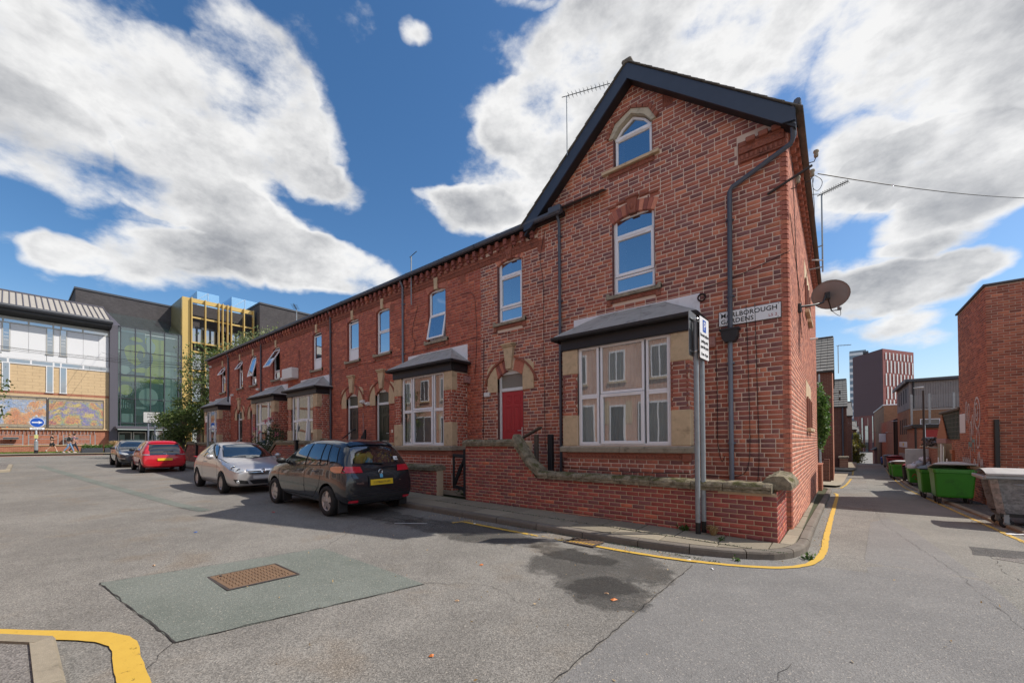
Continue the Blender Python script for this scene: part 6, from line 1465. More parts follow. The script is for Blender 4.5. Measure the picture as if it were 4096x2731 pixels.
def yard():
 X0 = 4.12; h = thing('yard_wall', 'low brick yard wall heaped with black netting and steel bars', 'wall', (X0, 19, -.7))
 m = MB(); m.box(X0, X0+.25, 17.1, 22.6, -1.4, 1.1); m.build('wall', 'brick_modern_tex', h); m = MB(); m.bbox(X0-.04, X0+.3, 17.1, 22.6, 1.1, 1.17, .02); m.build('coping', 'stone_grey', h)
 m = MB(); r = random.Random(8)
 for i in range(60): m.tube([(X0+r.uniform(0, .4), r.uniform(17.4, 22.2), 1.2+r.uniform(0, .4)) for k in range(4)], .05, 5)
 m.build('black_netting', 'bin_black', h, kind='stuff')
 for y, dx in ((21.8, .1), (18.0, .2)):
  m = MB(); m.tube([(X0+dx, y, 1.2), (X0+dx+.05, y+.6, 2.3)], .035, 6); m.build('steel_bar', 'galvanised', h)
 m = MB(); m.bbox(X0-.02, X0-.01, 21.4, 22.4, -.7, 1.05, .003); m.build('sheet_panel', 'timber_grey', h)
yard()
def timber_building():
 h = thing('timber_clad_building', 'brick building with grey vertical timber cladding and black roof edge', 'building', (4.5, 30, -.8)); X0, Y0 = 4.45, 30.
 m = MB(); m.box(X0, 14, Y0, 37, -1.6, 3.6); m.build('brick_wall', 'brick_brown_tex', h); m = MB(); m.box(X0-.012, X0, Y0+.01, 37, -1.6, 3.6); m.build('side_brick', 'brick_brown_side', h)
 m = MB(); m.box(X0+.05, 14, Y0+.05, 37, 3.6, 5.5); m.build('timber_core', 'black_wood', h)
 r = random.Random(3); x = X0+.0
 while x < 8.2: w = .115; m = MB(); m.bbox(x+.004, x+w-.004, Y0-.01-r.uniform(0, .01), Y0+.05, 3.62, 5.42, .004); m.build('timber_board', 'timber_grey', h); x += w
 y = Y0
 while y < 36.9: m = MB(); m.bbox(X0-.01-r.uniform(0, .01), X0+.05, y+.006, y+.33, 3.62, 5.38, .004); m.build('timber_board', 'timber_grey', h); y += .336
 m = MB(); m.bbox(X0-.25, 14, Y0-.25, 37.3, 5.42, 5.62, .03); m.build('roof_edge', 'college_dark', h); m = MB(); m.bbox(X0-.28, X0-.2, Y0-.25, 37.3, 5.35, 5.6, .02); m.build('verge', 'timber_grey', h)
 for i in range(4): m = MB(); m.bbox(X0-.03, X0, 31.2+i*1.4, 31.6+i*1.4, 4.1, 5.1, .01); m.build('window', 'room_dark', h)
 for i in range(4): m = MB(); m.bbox(X0-.03, X0-.012, 31.5+i*1.1, 31.9+i*1.1, 1.9, 3.0, .01); m.build('window', 'room_dark', h)
 m = MB(); ring(m, 4.95, 5.9, 2.5, 2.9, .05, Y0-.04, Y0); m.bbox(5.38, 5.44, Y0-.04, Y0, 2.55, 2.85, .01); w = m.build('window', 'upvc', h); m = MB(); m.box(5.0, 5.85, Y0-.02, Y0-.01, 2.55, 2.85); m.build('pane', 'obscure', w)
 m = MB(); m.tube([(X0+.2, Y0-.06, 3.6), (X0+.2, Y0-.06, 5.4)], .05, 8); m.build('downpipe', 'black_metal', h)
 m = MB(); m.bbox(X0-.03, X0-.012, 30.5, 36, .95, 1.35, .005); m.build('fascia_board', 'sign_white', h); m = MB(); m.bbox(X0-.04, X0-.03, 33, 33.6, 1.05, 1.28, .003); m.build('yellow_sign', 'plate_yellow', h)
 m = MB()
 for i in range(10): m.box(X0-.05, X0-.02, 31+i*.5, 31.4+i*.5, -.9, .5)
 m.build('shutter', 'galvanised', h)
 s = thing('screen_fence', 'galvanised steel posts carrying a mesh screen above the black flat roof', 'fence', (4.2, 26, 2.4))
 for x in (4.15, 4.92, 5.92, 6.9): m = MB(); m.box(x-.045, x+.045, 25.95, 26.05, 2.3, 4.26); m.build('post', 'galvanised', s)
 m = MB()
 for i in range(34): m.box(4.2+i*.08, 4.206+i*.08, 25.99, 26.0, 3.35, 4.2)
 for i in range(11): m.box(4.15, 6.9, 25.985, 25.99, 3.35+i*.08, 3.356+i*.08)
 m.build('wire_mesh', 'galvanised', s, kind='stuff'); m = MB(); m.box(4.15, 6.9, 25.96, 26.04, 3.30, 3.36); m.build('rail', 'galvanised', s)
 e = thing('flat_roof_extension', 'low brick extension with black flat roof under the steel screen', 'building', (4.2, 27, -.8))
 m = MB(); m.box(4.3, 9, 25.6, 29.9, -1.6, 2.2); m.build('wall', 'brick_modern_tex', e); m = MB(); m.bbox(4.1, 9, 25.4, 29.9, 2.2, 2.42, .03); m.build('roof_edge', 'black_metal', e)
 m = MB(); m.bbox(4.6, 5.5, 25.55, 25.6, 1.55, 2.1, .01); m.build('red_board', 'bin_red', e); m = MB(); m.tube([(4.25, 25.5, -1), (4.25, 25.5, 2.2)], .05, 8); m.build('downpipe', 'black_metal', e)
timber_building()
def far_right():
 a = thing('brick_building', 'long low orange brick building beyond the timber cladding with black pipes', 'building', (4.7, 44, -1)); m = MB(); m.box(4.62, 12, 37.4, 56, -3, 3.4); m.build('wall', 'brick_far_x', a)
 for y in (38.5, 39.5, 41.): m = MB(); m.tube([(4.55, y, -1), (4.55, y, 3.3)], .07, 6); m.build('downpipe', 'black_metal', a)
 b = thing('brick_building', 'taller brick block with pale edge in front of the dark tower', 'building', (5, 60, -2)); m = MB(); m.box(5.0, 14, 58, 75, -4, 5.6); m.build('wall', 'brick_brown_tex', b); m = MB(); m.bbox(4.9, 14, 57.9, 75, 5.6, 5.75, .03); m.build('coping', 'college_white', b)
 c = thing('shed', 'small pale hut with slate roof at the alley end', 'shed', (4.6, 70, -2)); m = MB(); m.box(4.7, 6.5, 70, 74, -4, .0); m.build('wall', 'vent_pink', c); m = MB(); m.prism([(4.4, .0), (6.8, .0), (5.6, .8)], 'y', 69.8, 74.2); m.build('roof', 'slate', c)
 d = thing('hanging_sign', 'white square sign projecting from the far brick wall', 'sign', (4.6, 50, 1)); m = MB(); m.bbox(-.55, 0, -.04, .04, .25, 1.15, .02); m.build('sign_board', 'sign_white', d, world=False); m = MB(); m.tube([(-.5, 0, 1.2), (.03, 0, 1.2)], .02, 6); m.build('bracket', 'black_metal', d, world=False)
far_right()
def lamp(label, x, y, zt, arm=(-.33, 0), dark=True, r=.045, group='alley street lamps'):
 z0 = gz(x, y); t = thing('street_lamp', label, 'street lamp', (x, y, z0), group=group); H = zt-z0; mt = 'rust_brown' if dark else 'galvanised'
 m = MB(); m.tube([(0, 0, 0), (0, 0, 1.1)], r*1.7, 10); m.tube([(0, 0, 1.1), (0, 0, 1.18), (0, 0, H*.97)], [r*1.6, r, r*.8], 10); m.build('post', mt, t, world=False)
 m = MB(); n = 10; L_ = math.hypot(*arm) or .34; a = math.atan2(arm[1], arm[0])
 v = []
 for i in range(n+1):
  f = i/n; w = .085*math.sin(math.pi*min(1, .25+f*.75))+.01; h_ = .05*(1-f*.6)
  v += [(f*L_, -w, 0), (f*L_, -w*.6, h_), (f*L_, w*.6, h_), (f*L_, w, 0), (f*L_, 0, -.025)]
 m.add(v, [(i*5+j, (i+1)*5+j, (i+1)*5+(j+1) % 5, i*5+(j+1) % 5) for i in range(n) for j in range(5)]+[(4, 3, 2, 1, 0), tuple(n*5+j for j in range(5))], True)
 m.xf(Matrix.Translation((.02 if dark else -.17, 0, H)) @ Matrix.Rotation(a, 4, 'Z')).build('lantern', 'lantern_grey', t, world=False)
 return t
plain('rust_brown', (.035, .022, .018), .6, var=.2); plain('lantern_grey', (.55, .57, .60), .4)
lamp('nearest dark brown street lamp behind the green bins', 3.64, 17.2, 3.86); lamp('second dark street lamp further down the alley on the right', 4.32, 36., 3.0, (-.36, 0)); lamp('third small street lamp far down the alley', 4.75, 48., 2.25, (-.36, 0)); lamp('farthest small street lamp at the alley end', 4.6, 56, 1.3, (-.3, 0))
lamp('grey street lamp before the second gabled house on the left', -.10, 17.8, 5.12, (.34, 0), False, .05)
sheet('alley_pavement', [(3.32, 2.0), (3.28, 9), (3.3, 20), (3.5, 30), (3.9, 44), (4.7, 44), (4.2, 30), (4.2, 13), (7.2, 9.4), (7.2, 2.0)], .055, 'asphalt_dark', 1.2)
def alley_kerb():
 P_ = path_points([(3.30, 2.0), (3.26, 9), (3.28, 20), (3.48, 30), (3.88, 44)], .9); k = thing('kerb', 'worn low kerb under the row of bins', 'kerb', (3.3, 9, gz(3.3, 9)))
 for a, b in zip(P_[:-1], P_[1:]):
  m = MB(); v = []
  for p in (a.lerp(b, .01), a.lerp(b, .99)): z = gz(p.x, p.y); v += [(p.x, p.y, z-.05), (p.x, p.y, z+.05), (p.x+.015, p.y, z+.063), (p.x+.12, p.y, z+.065), (p.x+.12, p.y, z-.05)]
  m.add(v, [(j, j+1, j+6, j+5)[::-1] for j in range(4)]+[(0, 1, 2, 3, 4), (9, 8, 7, 6, 5)]); m.build('kerb_stone', 'concrete', k)
alley_kerb()
# --- bins
def wheeled_bin(label, x, y, w, d, h, rz=0., body='bin_green', lid='bin_lid', lift=0., group='wheelie bins along the alley', zoff=.06):
 """four-wheeled refuse bin; local x across the front, front face at -d/2"""
 t = thing('wheelie_bin', label, 'bin', (x, y, gz(x, y)+zoff*0+.055), rz, group); wh = .17*h; a, b = w/2, d/2; ta, tb = .86, .80
 m = MB(); zb, zt = wh, h; n = 4
 ringp = lambda f, z, e=0: [(-a*f[0]-e, -b*f[1]-e, z), (a*f[0]+e, -b*f[1]-e, z), (a*f[0]+e, b*f[1]+e, z), (-a*f[0]-e, b*f[1]+e, z)]
 def lp(f, z, e=0, c=.035):
  out = []
  for (px, py, pz) in ringp(f, z, e):
   sx, sy = (1 if px > 0 else -1), (1 if py > 0 else -1); q = [(px-sx*c, py, pz), (px, py-sy*c, pz)]; out += q if sx*sy > 0 else q[::-1]
  return out[0:1] and sorted(out, key=lambda q: math.atan2(q[1]/b, q[0]/a))
 rings = [lp((ta-.04, tb-.04), zb), lp((ta, tb), zb+.05), lp((.95, .95), zt-.13), lp((.96, .96), zt-.12, .0), lp((1, 1), zt-.11), lp((1, 1), zt-.015), lp((.98, .98), zt), lp((.92, .92), zt), lp((.9, .9), zt-.25)]
 k = 8; m.add([p for r_ in rings for p in r_], [(i*k+j, i*k+(j+1) % k, (i+1)*k+(j+1) % k, (i+1)*k+j) for i in range(len(rings)-1) for j in range(k)]+[list(range(k))[::-1], list(range((len(rings)-1)*k, len(rings)*k))]); m.build('body', body, t, world=False)
 for sx in (-1, 1):
  m = MB(); m.bbox(sx*a*.80-.05, sx*a*.80+.05, -b*1.0-.025, -b*.96, zt-.12, zt-.02, .01); m.build('lift_bracket', body, t, world=False)
  for sy in (-1, 1):
   r_ = wh*.52; q = MB(); q.lathe([(.0, -.03), (r_*.8, -.03), (r_, -.02), (r_, .02), (r_*.8, .03), (0, .03)], (sx*a*.70, sy*b*.62-.03, r_-.055), 'x', 14); wq = q.build('wheel', 'rubber', t, world=False)
   q = MB(); q.lathe([(0, -.035), (r_*.45, -.035), (r_*.45, .035), (0, .035)], (sx*a*.70, sy*b*.62-.03, r_-.055), 'x', 10); q.bbox(sx*a*.70-.05, sx*a*.70-.035, sy*b*.62-.06, sy*b*.62+.04, r_-.06, zb+.02, .004); q.bbox(sx*a*.70+.035, sx*a*.70+.05, sy*b*.62-.06, sy*b*.62+.04, r_-.06, zb+.02, .004); q.build('fork', 'black_metal', wq, world=False)
 m = MB(); N_ = 8; v = []
 for i in range(N_+1):
  for j in range(N_+1):
   u, w_ = i/N_*2-1, j/N_*2-1; v.append((a*1.01*u, b*1.03*w_, (1-abs(u)**3)*(1-abs(w_)**3)*.11))
 F = [(i*(N_+1)+j, (i+1)*(N_+1)+j, (i+1)*(N_+1)+j+1, i*(N_+1)+j+1) for i in range(N_) for j in range(N_)]
 m.add(v, F, True); m.bbox(-a*1.02, a*1.02, -b*1.05, b*1.05, -.035, .004, .012)
 m.xf(Matrix.Translation((0, b, zt+.03)) @ Matrix.Rotation(R(-lift), 4, 'X') @ Matrix.Translation((0, -b, 0))).build('lid', lid, t, world=False)
 return t
def steel_bin():
 t = thing('steel_bin', 'large dented galvanised steel bin on castors at the right edge', 'bin', (3.72, 4.6, gz(3.7, 4.6)+.055), R(-2)); a, b = .66, .56; zb, zt = .24, 1.06
 m = MB(); rows = 8; v = []
 for i in range(rows+1):
  f = i/rows; s = .80+.20*f; z = zb+(zt-zb)*f; e = .012 if i % 2 and i < rows else 0
  for (px, py) in ((-a, -b), (a, -b), (a, b), (-a, b)):
   q = [(px*s+(.10 if px < 0 else -.10)*1, py*s), (px*s, py*s+(.10 if py < 0 else -.10))]
   if px*py < 0: q = q[::-1]
   v += [(qx*(1+e), qy*(1+e), z) for qx, qy in q]
 k = 8; m.add(v, [(i*k+j, i*k+(j+1) % k, (i+1)*k+(j+1) % k, (i+1)*k+j) for i in range(rows) for j in range(k)]+[list(range(k))[::-1]]); m.build('body', 'zinc', t, world=False)
 m = MB(); m.bbox(-a-.06, a+.06, -b-.05, -b+.06, zt-.10, zt-.03, .012); m.bbox(-a-.09, -a+.03, -b, b, zt-.12, zt-.05, .012); m.build('rim', 'galvanised', t, world=False)
 m = MB(); v = []; n = 8
 for i in range(n+1):
  y = -b-.05+(2*b+.1)*i/n; z = zt+.0+.10*math.sin(math.pi*i/n)**.8; v += [(-a-.04, y, z-.02), (-a+.1, y, z), (a+.06, y, z)]
 m.add(v, [(3*i+j, 3*i+j+1, 3*i+j+4, 3*i+j+3) for i in range(n) for j in (0, 1)]); m.bbox(-a-.05, a+.06, -b-.07, -b-.03, zt-.03, zt+.02, .01); m.build('lid', 'bin_lid', t, world=False)
 for y, z in ((-b*.92-.03, .86), (-b*.88-.03, .68)): m = MB(); m.tube([(-.35, y, z), (-.35, y-.05, z), (.5 if z < .8 else -.1, y-.05, z), (.5 if z < .8 else -.1, y, z)], .012, 6); m.build('handle', 'galvanised', t, world=False)
 m = MB(); m.box(-a*.75, a*.75, -b*.7, b*.7, zb-.06, zb+.01); m.build('chassis', 'black_metal', t, world=False)
 for sx in (-1, 1):
  for sy in (-1, 1):
   r_ = .10; q = MB(); q.lathe([(0, -.025), (r_*.8, -.028), (r_, -.018), (r_, .018), (r_*.8, .028), (0, .025)], (sx*a*.62, sy*b*.62, r_-.055), 'y', 16); w_ = q.build('castor', 'rubber', t, world=False)
   q = MB(); q.lathe([(0, -.03), (r_*.5, -.03), (r_*.5, .03), (0, .03)], (sx*a*.62, sy*b*.62, r_-.055), 'y', 12); q.bbox(sx*a*.62-.04, sx*a*.62+.04, sy*b*.62-.045, sy*b*.62-.03, r_-.05, zb, .005); q.bbox(sx*a*.62-.04, sx*a*.62+.04, sy*b*.62+.03, sy*b*.62+.045, r_-.05, zb, .005); q.build('fork', 'galvanised', w_, world=False)
steel_bin()
wheeled_bin('big green bin with a grey domed lid propped open, next to the steel bin', 3.38, 9.92, .92, 1.0, 1.04, 0, lift=8)
wheeled_bin('green bin with a black lid, directly behind the nearest big green bin', 3.30, 12.1, .88, 1.0, .98, 0, lid='bin_black')
g3 = wheeled_bin('lidless green bin with red scrawl and heaped rubbish bags', 3.72, 19.5, .88, .9, .82, 0, lift=95)
stroke = [(-.30, .42), (-.2, .62), (-.12, .4), (-.02, .64), (.05, .36), (.2, .6), (.28, .3), (-.05, .25), (-.2, .35)]
m = MB(); P_ = path2(stroke); v = []
for i, p in enumerate(P_):
 tt = (P_[min(i+1, len(P_)-1)]-P_[max(0, i-1)]).normalized(); nn = Vector((-tt.y, tt.x))*.014; yy = -.45*(.80+.15*(p.y/.7))-.016; v += [(p.x+nn.x, yy, p.y+nn.y), (p.x-nn.x, yy, p.y-nn.y)]
m.add(v, [(2*i, 2*i+1, 2*i+3, 2*i+2) for i in range(len(P_)-1)]).build('graffiti', 'spray_red', g3, world=False)
wheeled_bin('narrow black wheelie bin between the green ones', 3.62, 22.3, .52, .6, .78, 0, 'bin_black', 'bin_red', 6)
wheeled_bin('green bin stuffed with card, beyond the black bin', 3.42, 23.8, .80, .9, .84, 0, lift=10); wheeled_bin('farther green bin half hidden behind the card filled one', 3.40, 25.2, .80, .9, .84, 0, lift=4)
wheeled_bin('red bin with a rounded red lid down the alley', 3.75, 31, .85, .9, 1.0, 0, 'bin_red', 'bin_red', 5); wheeled_bin('far grey steel coloured bin near the alley crest', 4.0, 38, .9, .9, .9, 0, 'zinc', 'bin_black', 0); wheeled_bin('small blue bin at the far end of the row', 3.95, 42.5, .5, .5, .6, 0, 'bin_blue', 'bin_blue', 0)
def bag(label, x, y, z, r, mat, seed):
 q = random.Random(seed); m = MB(); m.ball((0, 0, 0), r, 12, 9); m.v = [tuple(Vector(p)*(1+.22*math.sin(7*p[0]/r+q.random()*.6+seed)*math.sin(5*p[1]/r+seed)+q.uniform(-.07, .07))) for p in m.v]; m.v = [(p[0], p[1], p[2]*.8) for p in m.v]
 m.tube([(0, 0, r*.7), (.02, .01, r*.95), (.05, .03, r*1.05)], [.05, .03, .06], 6); o = m.build('rubbish_bag', mat); o.location = (x, y, z); tag(o, label, 'bag', 'rubbish bags on the green bin')
zb = gz(3.7, 19.5)+.055+.82
bag('white rubbish bag at the left of the heap', 3.48, 19.3, zb+.08, .2, 'bag_white', 1); bag('grey rubbish bag in the middle of the heap', 3.72, 19.4, zb+.2, .22, 'bag_grey', 2); bag('topmost pale rubbish bag of the heap', 3.9, 19.5, zb+.42, .2, 'bag_white', 3); bag('low grey rubbish bag at the right of the heap', 4.0, 19.3, zb+.1, .2, 'bag_grey', 4)
m = MB(); m.bbox(-.28, .28, -.2, .2, 0, .1, .01); o = m.build('cardboard_box', 'cardboard'); o.location = (3.45, 23.7, gz(3.45, 23.8)+.055+.84); tag(o, 'flattened cardboard box poking from the green bin', 'box')
m = MB(); m.bbox(-.16, .12, -.12, .1, 0, .09, .01); o = m.build('cardboard_box', 'cardboard'); o.location = (3.86, 9.75, gz(3.8, 9.8)+.055+1.04); o.rotation_euler = (0, R(6), R(10)); tag(o, 'brown cardboard box jutting from the big green bin', 'box')
def paper(label, x, y, w, l, rz, mat='sign_white', name='litter_paper'):
 m = MB(); v = []; r = random.Random(int(x*100))
 for i in range(4):
  for j in range(3): v.append((l*(i/3-.5), w*(j/2-.5), .006+r.uniform(0, .02)))
 m.add(v, [(i*3+j, (i+1)*3+j, (i+1)*3+j+1, i*3+j+1) for i in range(3) for j in range(2)]); o = m.build(name, mat); o.location = (x, y, gz(x, y)+.006); o.rotation_euler = (0, 0, rz); tag(o, label, 'litter')
paper('crumpled white paper on the tarmac by the steel bin castor', 3.17, 3.1, .08, .3, .4)
# --- houses down the left side
plain('slate_far', (.17, .16, .145), .85, var=.3, scale=2.5, dirt=((.14, .13, .12), 2, .5))
def alley_house(label, x1, y0, y1, ze, zr, xw=7., slates=True, z0=-2.):
 h = thing('gabled_house', label, 'house', (x1-3, y0, gz(x1, y0)), group='gabled houses down the alley'); ym = (y0+y1)/2
 m = MB(); m.box(x1-xw, x1-.012, y0, y1, z0, ze); m.build('front_wall', 'brick_far_y_shaded', h)
 m = MB(); m.prism([(y0, z0), (y1, z0), (y1, ze), (ym, zr-.08), (y0, ze)], 'x', x1-.012, x1); m.build('gable_wall', 'brick_far_x', h)
 sl = (zr-ze)/(ym-y0)
 for s in (0, 1):
  n = 12 if s == 0 and slates else 1
  for i in range(n):
   f0, f1 = i/n, (i+1)/n; ya, yb = (y0-.15+(ym-y0+.15)*f0, y0-.15+(ym-y0+.15)*f1+.03) if s == 0 else (y1+.15-(y1+.15-ym)*f0, y1+.15-(y1+.15-ym)*f1)
   za, zb_ = ze-.05+(zr-ze+.05)*f0, ze-.05+(zr-ze+.05)*f1
   if n > 1:
    x = x1+.08
    m = MB()
    while x > x1-2.4: m.add([(x-.29, ya, za+.03+rng.uniform(0, .012)), (x, ya, za+.03+rng.uniform(0, .012)), (x, yb, zb_), (x-.29, yb, zb_), (x-.29, ya, za), (x, ya, za)], [(0, 1, 2, 3), (4, 5, 1, 0)]); x -= .3
    m.add([(x, ya, za+.03), (x1-xw, ya, za+.03), (x1-xw, yb, zb_), (x, yb, zb_)], [(3, 2, 1, 0)]); m.build('slate_course', 'slate_far', h)
   else: m = MB(); m.quad((x1-xw, ya, za), (x1+.08, ya, za), (x1+.08, yb, zb_), (x1-xw, yb, zb_)); m.build('roof', 'slate_far', h)
 m = MB(); m.bbox(x1-xw, x1+.06, ym-.1, ym+.1, zr-.03, zr+.07, .03); m.build('ridge', 'slate', h); m = MB(); m.box(x1-xw, x1+.02, y0-.2, y0-.06, ze-.12, ze-.02); m.build('gutter', 'black_metal', h)
 m = MB(); m.prism([(y0-.2, ze-.1), (ym, zr+.0), (y1+.2, ze-.1), (y1+.2, ze-.22), (ym, zr-.14), (y0-.2, ze-.22)], 'x', x1, x1+.06); m.build('bargeboard', 'black_metal', h)
 return h
A2 = alley_house('first gabled brick house across the side road, with the lamp post in front', .42, 19.6, 27.4, 5.35, 7.9)
m = MB()
for i, z in enumerate((4.3, 4.0)): m.tube([(.42, 22.5+i, z), (.75, 22.5+i, z+.05)], .02, 5); m.tube([(.75, 22.5+i, z-.05), (.75, 22.5+i, z+.15)], .04, 6)
m.build('insulator_bracket', 'black_metal', A2)
m = MB(); m.box(-.7, -.69, 19.55, 19.59, 5.1, 7.0)
gw2 = thing('garden_wall', 'low red brick garden wall under the first gabled house', 'wall', (0, 18.8, gz(0, 18.8))); m = MB(); m.box(-5, .24, 18.7, 18.92, -1.5, .42); m.box(.02, .25, 18.9, 19.6, -1.5, .5); m.build('wall', 'brick_far_y_shaded', gw2); m = MB(); m.box(.25, .256, 18.7, 19.6, -1.5, .5); m.build('wall_side', 'brick_far_x', gw2)
A3 = alley_house('second gabled brick house down the alley with a stone topped pier', 1.22, 35.6, 42.4, 4.38, 7.0)
m = MB(); m.box(.7, 1.25, 34.2, 35.5, -2, .02); m.build('pier', 'brick_far_x', A3); m = MB(); m.bbox(.62, 1.32, 34.1, 35.5, .02, .16, .03); m.build('pier_cap', 'stone_grey', A3); m = MB(); m.tube([(.95, 35.5, -1), (.95, 35.5, 4.3)], .06, 6); m.build('downpipe', 'gutter_grey', A3)
alley_house('third gabled brick house down the alley', 1.85, 49.5, 56, 4.2, 5.9, slates=False); alley_house('fourth gabled brick house down the alley, a sliver', 2.5, 61, 67, 2.9, 4.1, slates=False); alley_house('farthest gabled brick house at the alley end', 3.1, 72, 79, 2.2, 3.6, slates=False)
for lab, x, y, z in (('satellite dish on a pole far down the alley on the left', 1.75, 47, 1.9),):
 t = thing('satellite_dish', lab, 'satellite dish', (x, y, z)); m = MB(); m.lathe([(0, 0), (.25, .03), (.42, .1)], (0, 0, 0), 'x', 16); m.build('dish', 'gutter_grey', t, world=False); m = MB(); m.tube([(0, 0, 0), (0, 0, -2.6)], .03, 6); m.build('pole', 'gutter_grey', t, world=False)
sheet('side_pavement', [(-6, 15.2), (.55, 15.4), (.72, 16.2), (.85, 19), (1.2, 28), (.4, 28), (.3, 18.6), (-6, 18.6)], .10, 'concrete', 1.5); sheet('side_pavement', [(-6, 30), (1.4, 30.4), (1.7, 33), (2.1, 46), (1.2, 46), (1.0, 34), (-6, 34)], .10, 'concrete', 1.5)
m = MB(); m.box(-.16, .12, 11.27, 13.0, -1, .55); m.bbox(-.18, .14, 11.27, 13.05, .55, .58, .01); tag(m.build('garden_wall', 'brick_far_x'), 'short brick wall at the back corner of the corner house', 'wall')
# --- dark tower and what stands beyond
plain('tower_white', (.62, .64, .62), .4); plain('plant_blue_grey', (.16, .22, .28), .4); plain('tower_face', (.105, .042, .045), .55, var=.06, scale=.3); plain('tower_red', (.25, .07, .055), .6, var=.08, scale=.5); plain('tower_rust', (.22, .055, .04), .6, var=.1, scale=.5)
def tower():
 h = thing('tower_block', 'dark maroon tower with white slit windows at the end of the alley', 'tower', (14, 255, -6)); L_, M_, R_ = Vector((6.9, 258.7)), Vector((16.9, 241.2)), Vector((29.2, 262.5)); zt, zc, zb = 42.8, 12.9, -8.
 def face(a, b, z0, z1, name, mat, d=0.):
  n = Vector(((b-a).y, -(b-a).x)).normalized()*d; m = MB(); m.quad((a.x+n.x, a.y+n.y, z0), (b.x+n.x, b.y+n.y, z0), (b.x+n.x, b.y+n.y, z1), (a.x+n.x, a.y+n.y, z1)); return m.build(name, mat, h)
 nx, nz = 14, 6
 for i in range(nx):
  for j in range(nz): face(L_.lerp(M_, i/nx+.002), L_.lerp(M_, (i+1)/nx-.002), zc+(zt-zc)*j/nz+.05, zc+(zt-zc)*(j+1)/nz-.05, 'cladding_panel', 'tower_face', .1)
 face(L_, M_, zc, zt, 'wall', 'tower_face'); face(M_, R_, zc-2, zt, 'wall', 'tower_red')
 m = MB(); m.add([(L_.x, L_.y, zt), (M_.x, M_.y, zt), (R_.x, R_.y, zt), (R_.x-18, R_.y+15, zt), (L_.x, L_.y, zc), (M_.x, M_.y, zc), (R_.x, R_.y, zc), (R_.x-18, R_.y+15, zc)], [(0, 1, 2, 3), (4, 7, 6, 5), (3, 2, 6, 7), (0, 3, 7, 4)]); m.build('roof', 'tower_face', h)
 rr_ = random.Random(6); bands = [zc+1.2, 20, 26, 32, 38, zt-1.2]
 for k in range(5):
  for i in range(8):
   f = (i+.6+(.35 if k % 2 else 0))/8.6; a = M_.lerp(R_, f); b = M_.lerp(R_, f+.035); z0, z1 = bands[k], bands[k+1]-.4
   w = face(a, b, z0, z1, 'window_strip', 'tower_white', .25)
 for i in range(12):
  f0 = i/12; a, b = L_.lerp(M_, f0), L_.lerp(M_, (i+1)/12); face(a, b, zb, zc, 'base_panel', 'tower_rust', .05+.04*(i % 2))
 for (f0, w, z0, z1) in ((.08, .05, 2, 10.5), (.3, .04, 0, 12), (.42, .1, -6, 8), (.66, .03, -4, 12.5), (.80, .03, 3, 12.5), (.86, .1, -6, 5), (.2, .06, -6, 4)): face(L_.lerp(M_, f0), L_.lerp(M_, f0+w), z0, z1, 'glass_strip', 'pane_far', .3)
 face(M_, R_, zb, zc-2, 'base_wall', 'tower_rust', .05); m = MB(); m.bbox(10.5, 12.5, 250, 252, zt, zt+1.2, .1); m.build('roof_unit', 'college_dark', h)
tower()
t = thing('distant_tower', 'pale glassy office tower far behind the dark tower', 'tower', (8, 330, -8))
m = MB(); m.box(-1, 7, 0, 8, 0, 66); m.build('wall', 'plant_blue_grey', t, world=False)
for i in range(16): m = MB(); m.box(-1.1, 7.1, -.15, 0, 3+i*4, 4.6+i*4); m.build('floor_band', 'college_white', t, world=False)
# --- parked cars
def paint(name, col, metal=.0, rough=.3, coat=1.0, flake=0.):
 t = NT(name); p = t.co('Object'); c = col
 if flake: n = t.noise(p, 900, 1, .5); x = t.n('ShaderNodeVectorMath', operation='SCALE'); x.inputs[0].default_value = col; t.L.new(t.math('MULTIPLY_ADD', n, flake, 1-flake/2), x.inputs['Scale']); c = x.outputs[0]
 pr = t.pbr(c, rough, metal, None, .5, coat); return t.m
paint('paint_black', (.010, .012, .018), .1, .25); paint('paint_silver', (.50, .475, .47), .55, .33, .8, .12); paint('paint_red', (.55, .012, .022), .05, .3); paint('paint_navy', (.020, .024, .035), .3, .28)
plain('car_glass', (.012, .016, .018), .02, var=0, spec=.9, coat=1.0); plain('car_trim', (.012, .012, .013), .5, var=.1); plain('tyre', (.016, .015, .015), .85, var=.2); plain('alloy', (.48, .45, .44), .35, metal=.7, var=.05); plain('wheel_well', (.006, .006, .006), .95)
plain('lamp_red', (.50, .012, .03), .12, var=.05, coat=1.0); plain('lamp_clear', (.50, .51, .52), .1, metal=.5, var=.3, scale=14, coat=1.0); plain('lamp_orange', (.55, .20, .10), .15, coat=1.0); plain('chrome', (.75, .75, .76), .12, metal=1.0, var=0); plain('plate_white', (.60, .60, .60), .4); plain('bag_yellow', (.55, .42, .01), .6, var=.2, scale=12); plain('bag_teal', (.25, .45, .48), .6); plain('sticker_blue', (.12, .42, .62), .4)
def eval_mesh(o):
 dg = bpy.context.evaluated_depsgraph_get(); return bpy.data.meshes.new_from_object(o.evaluated_get(dg))
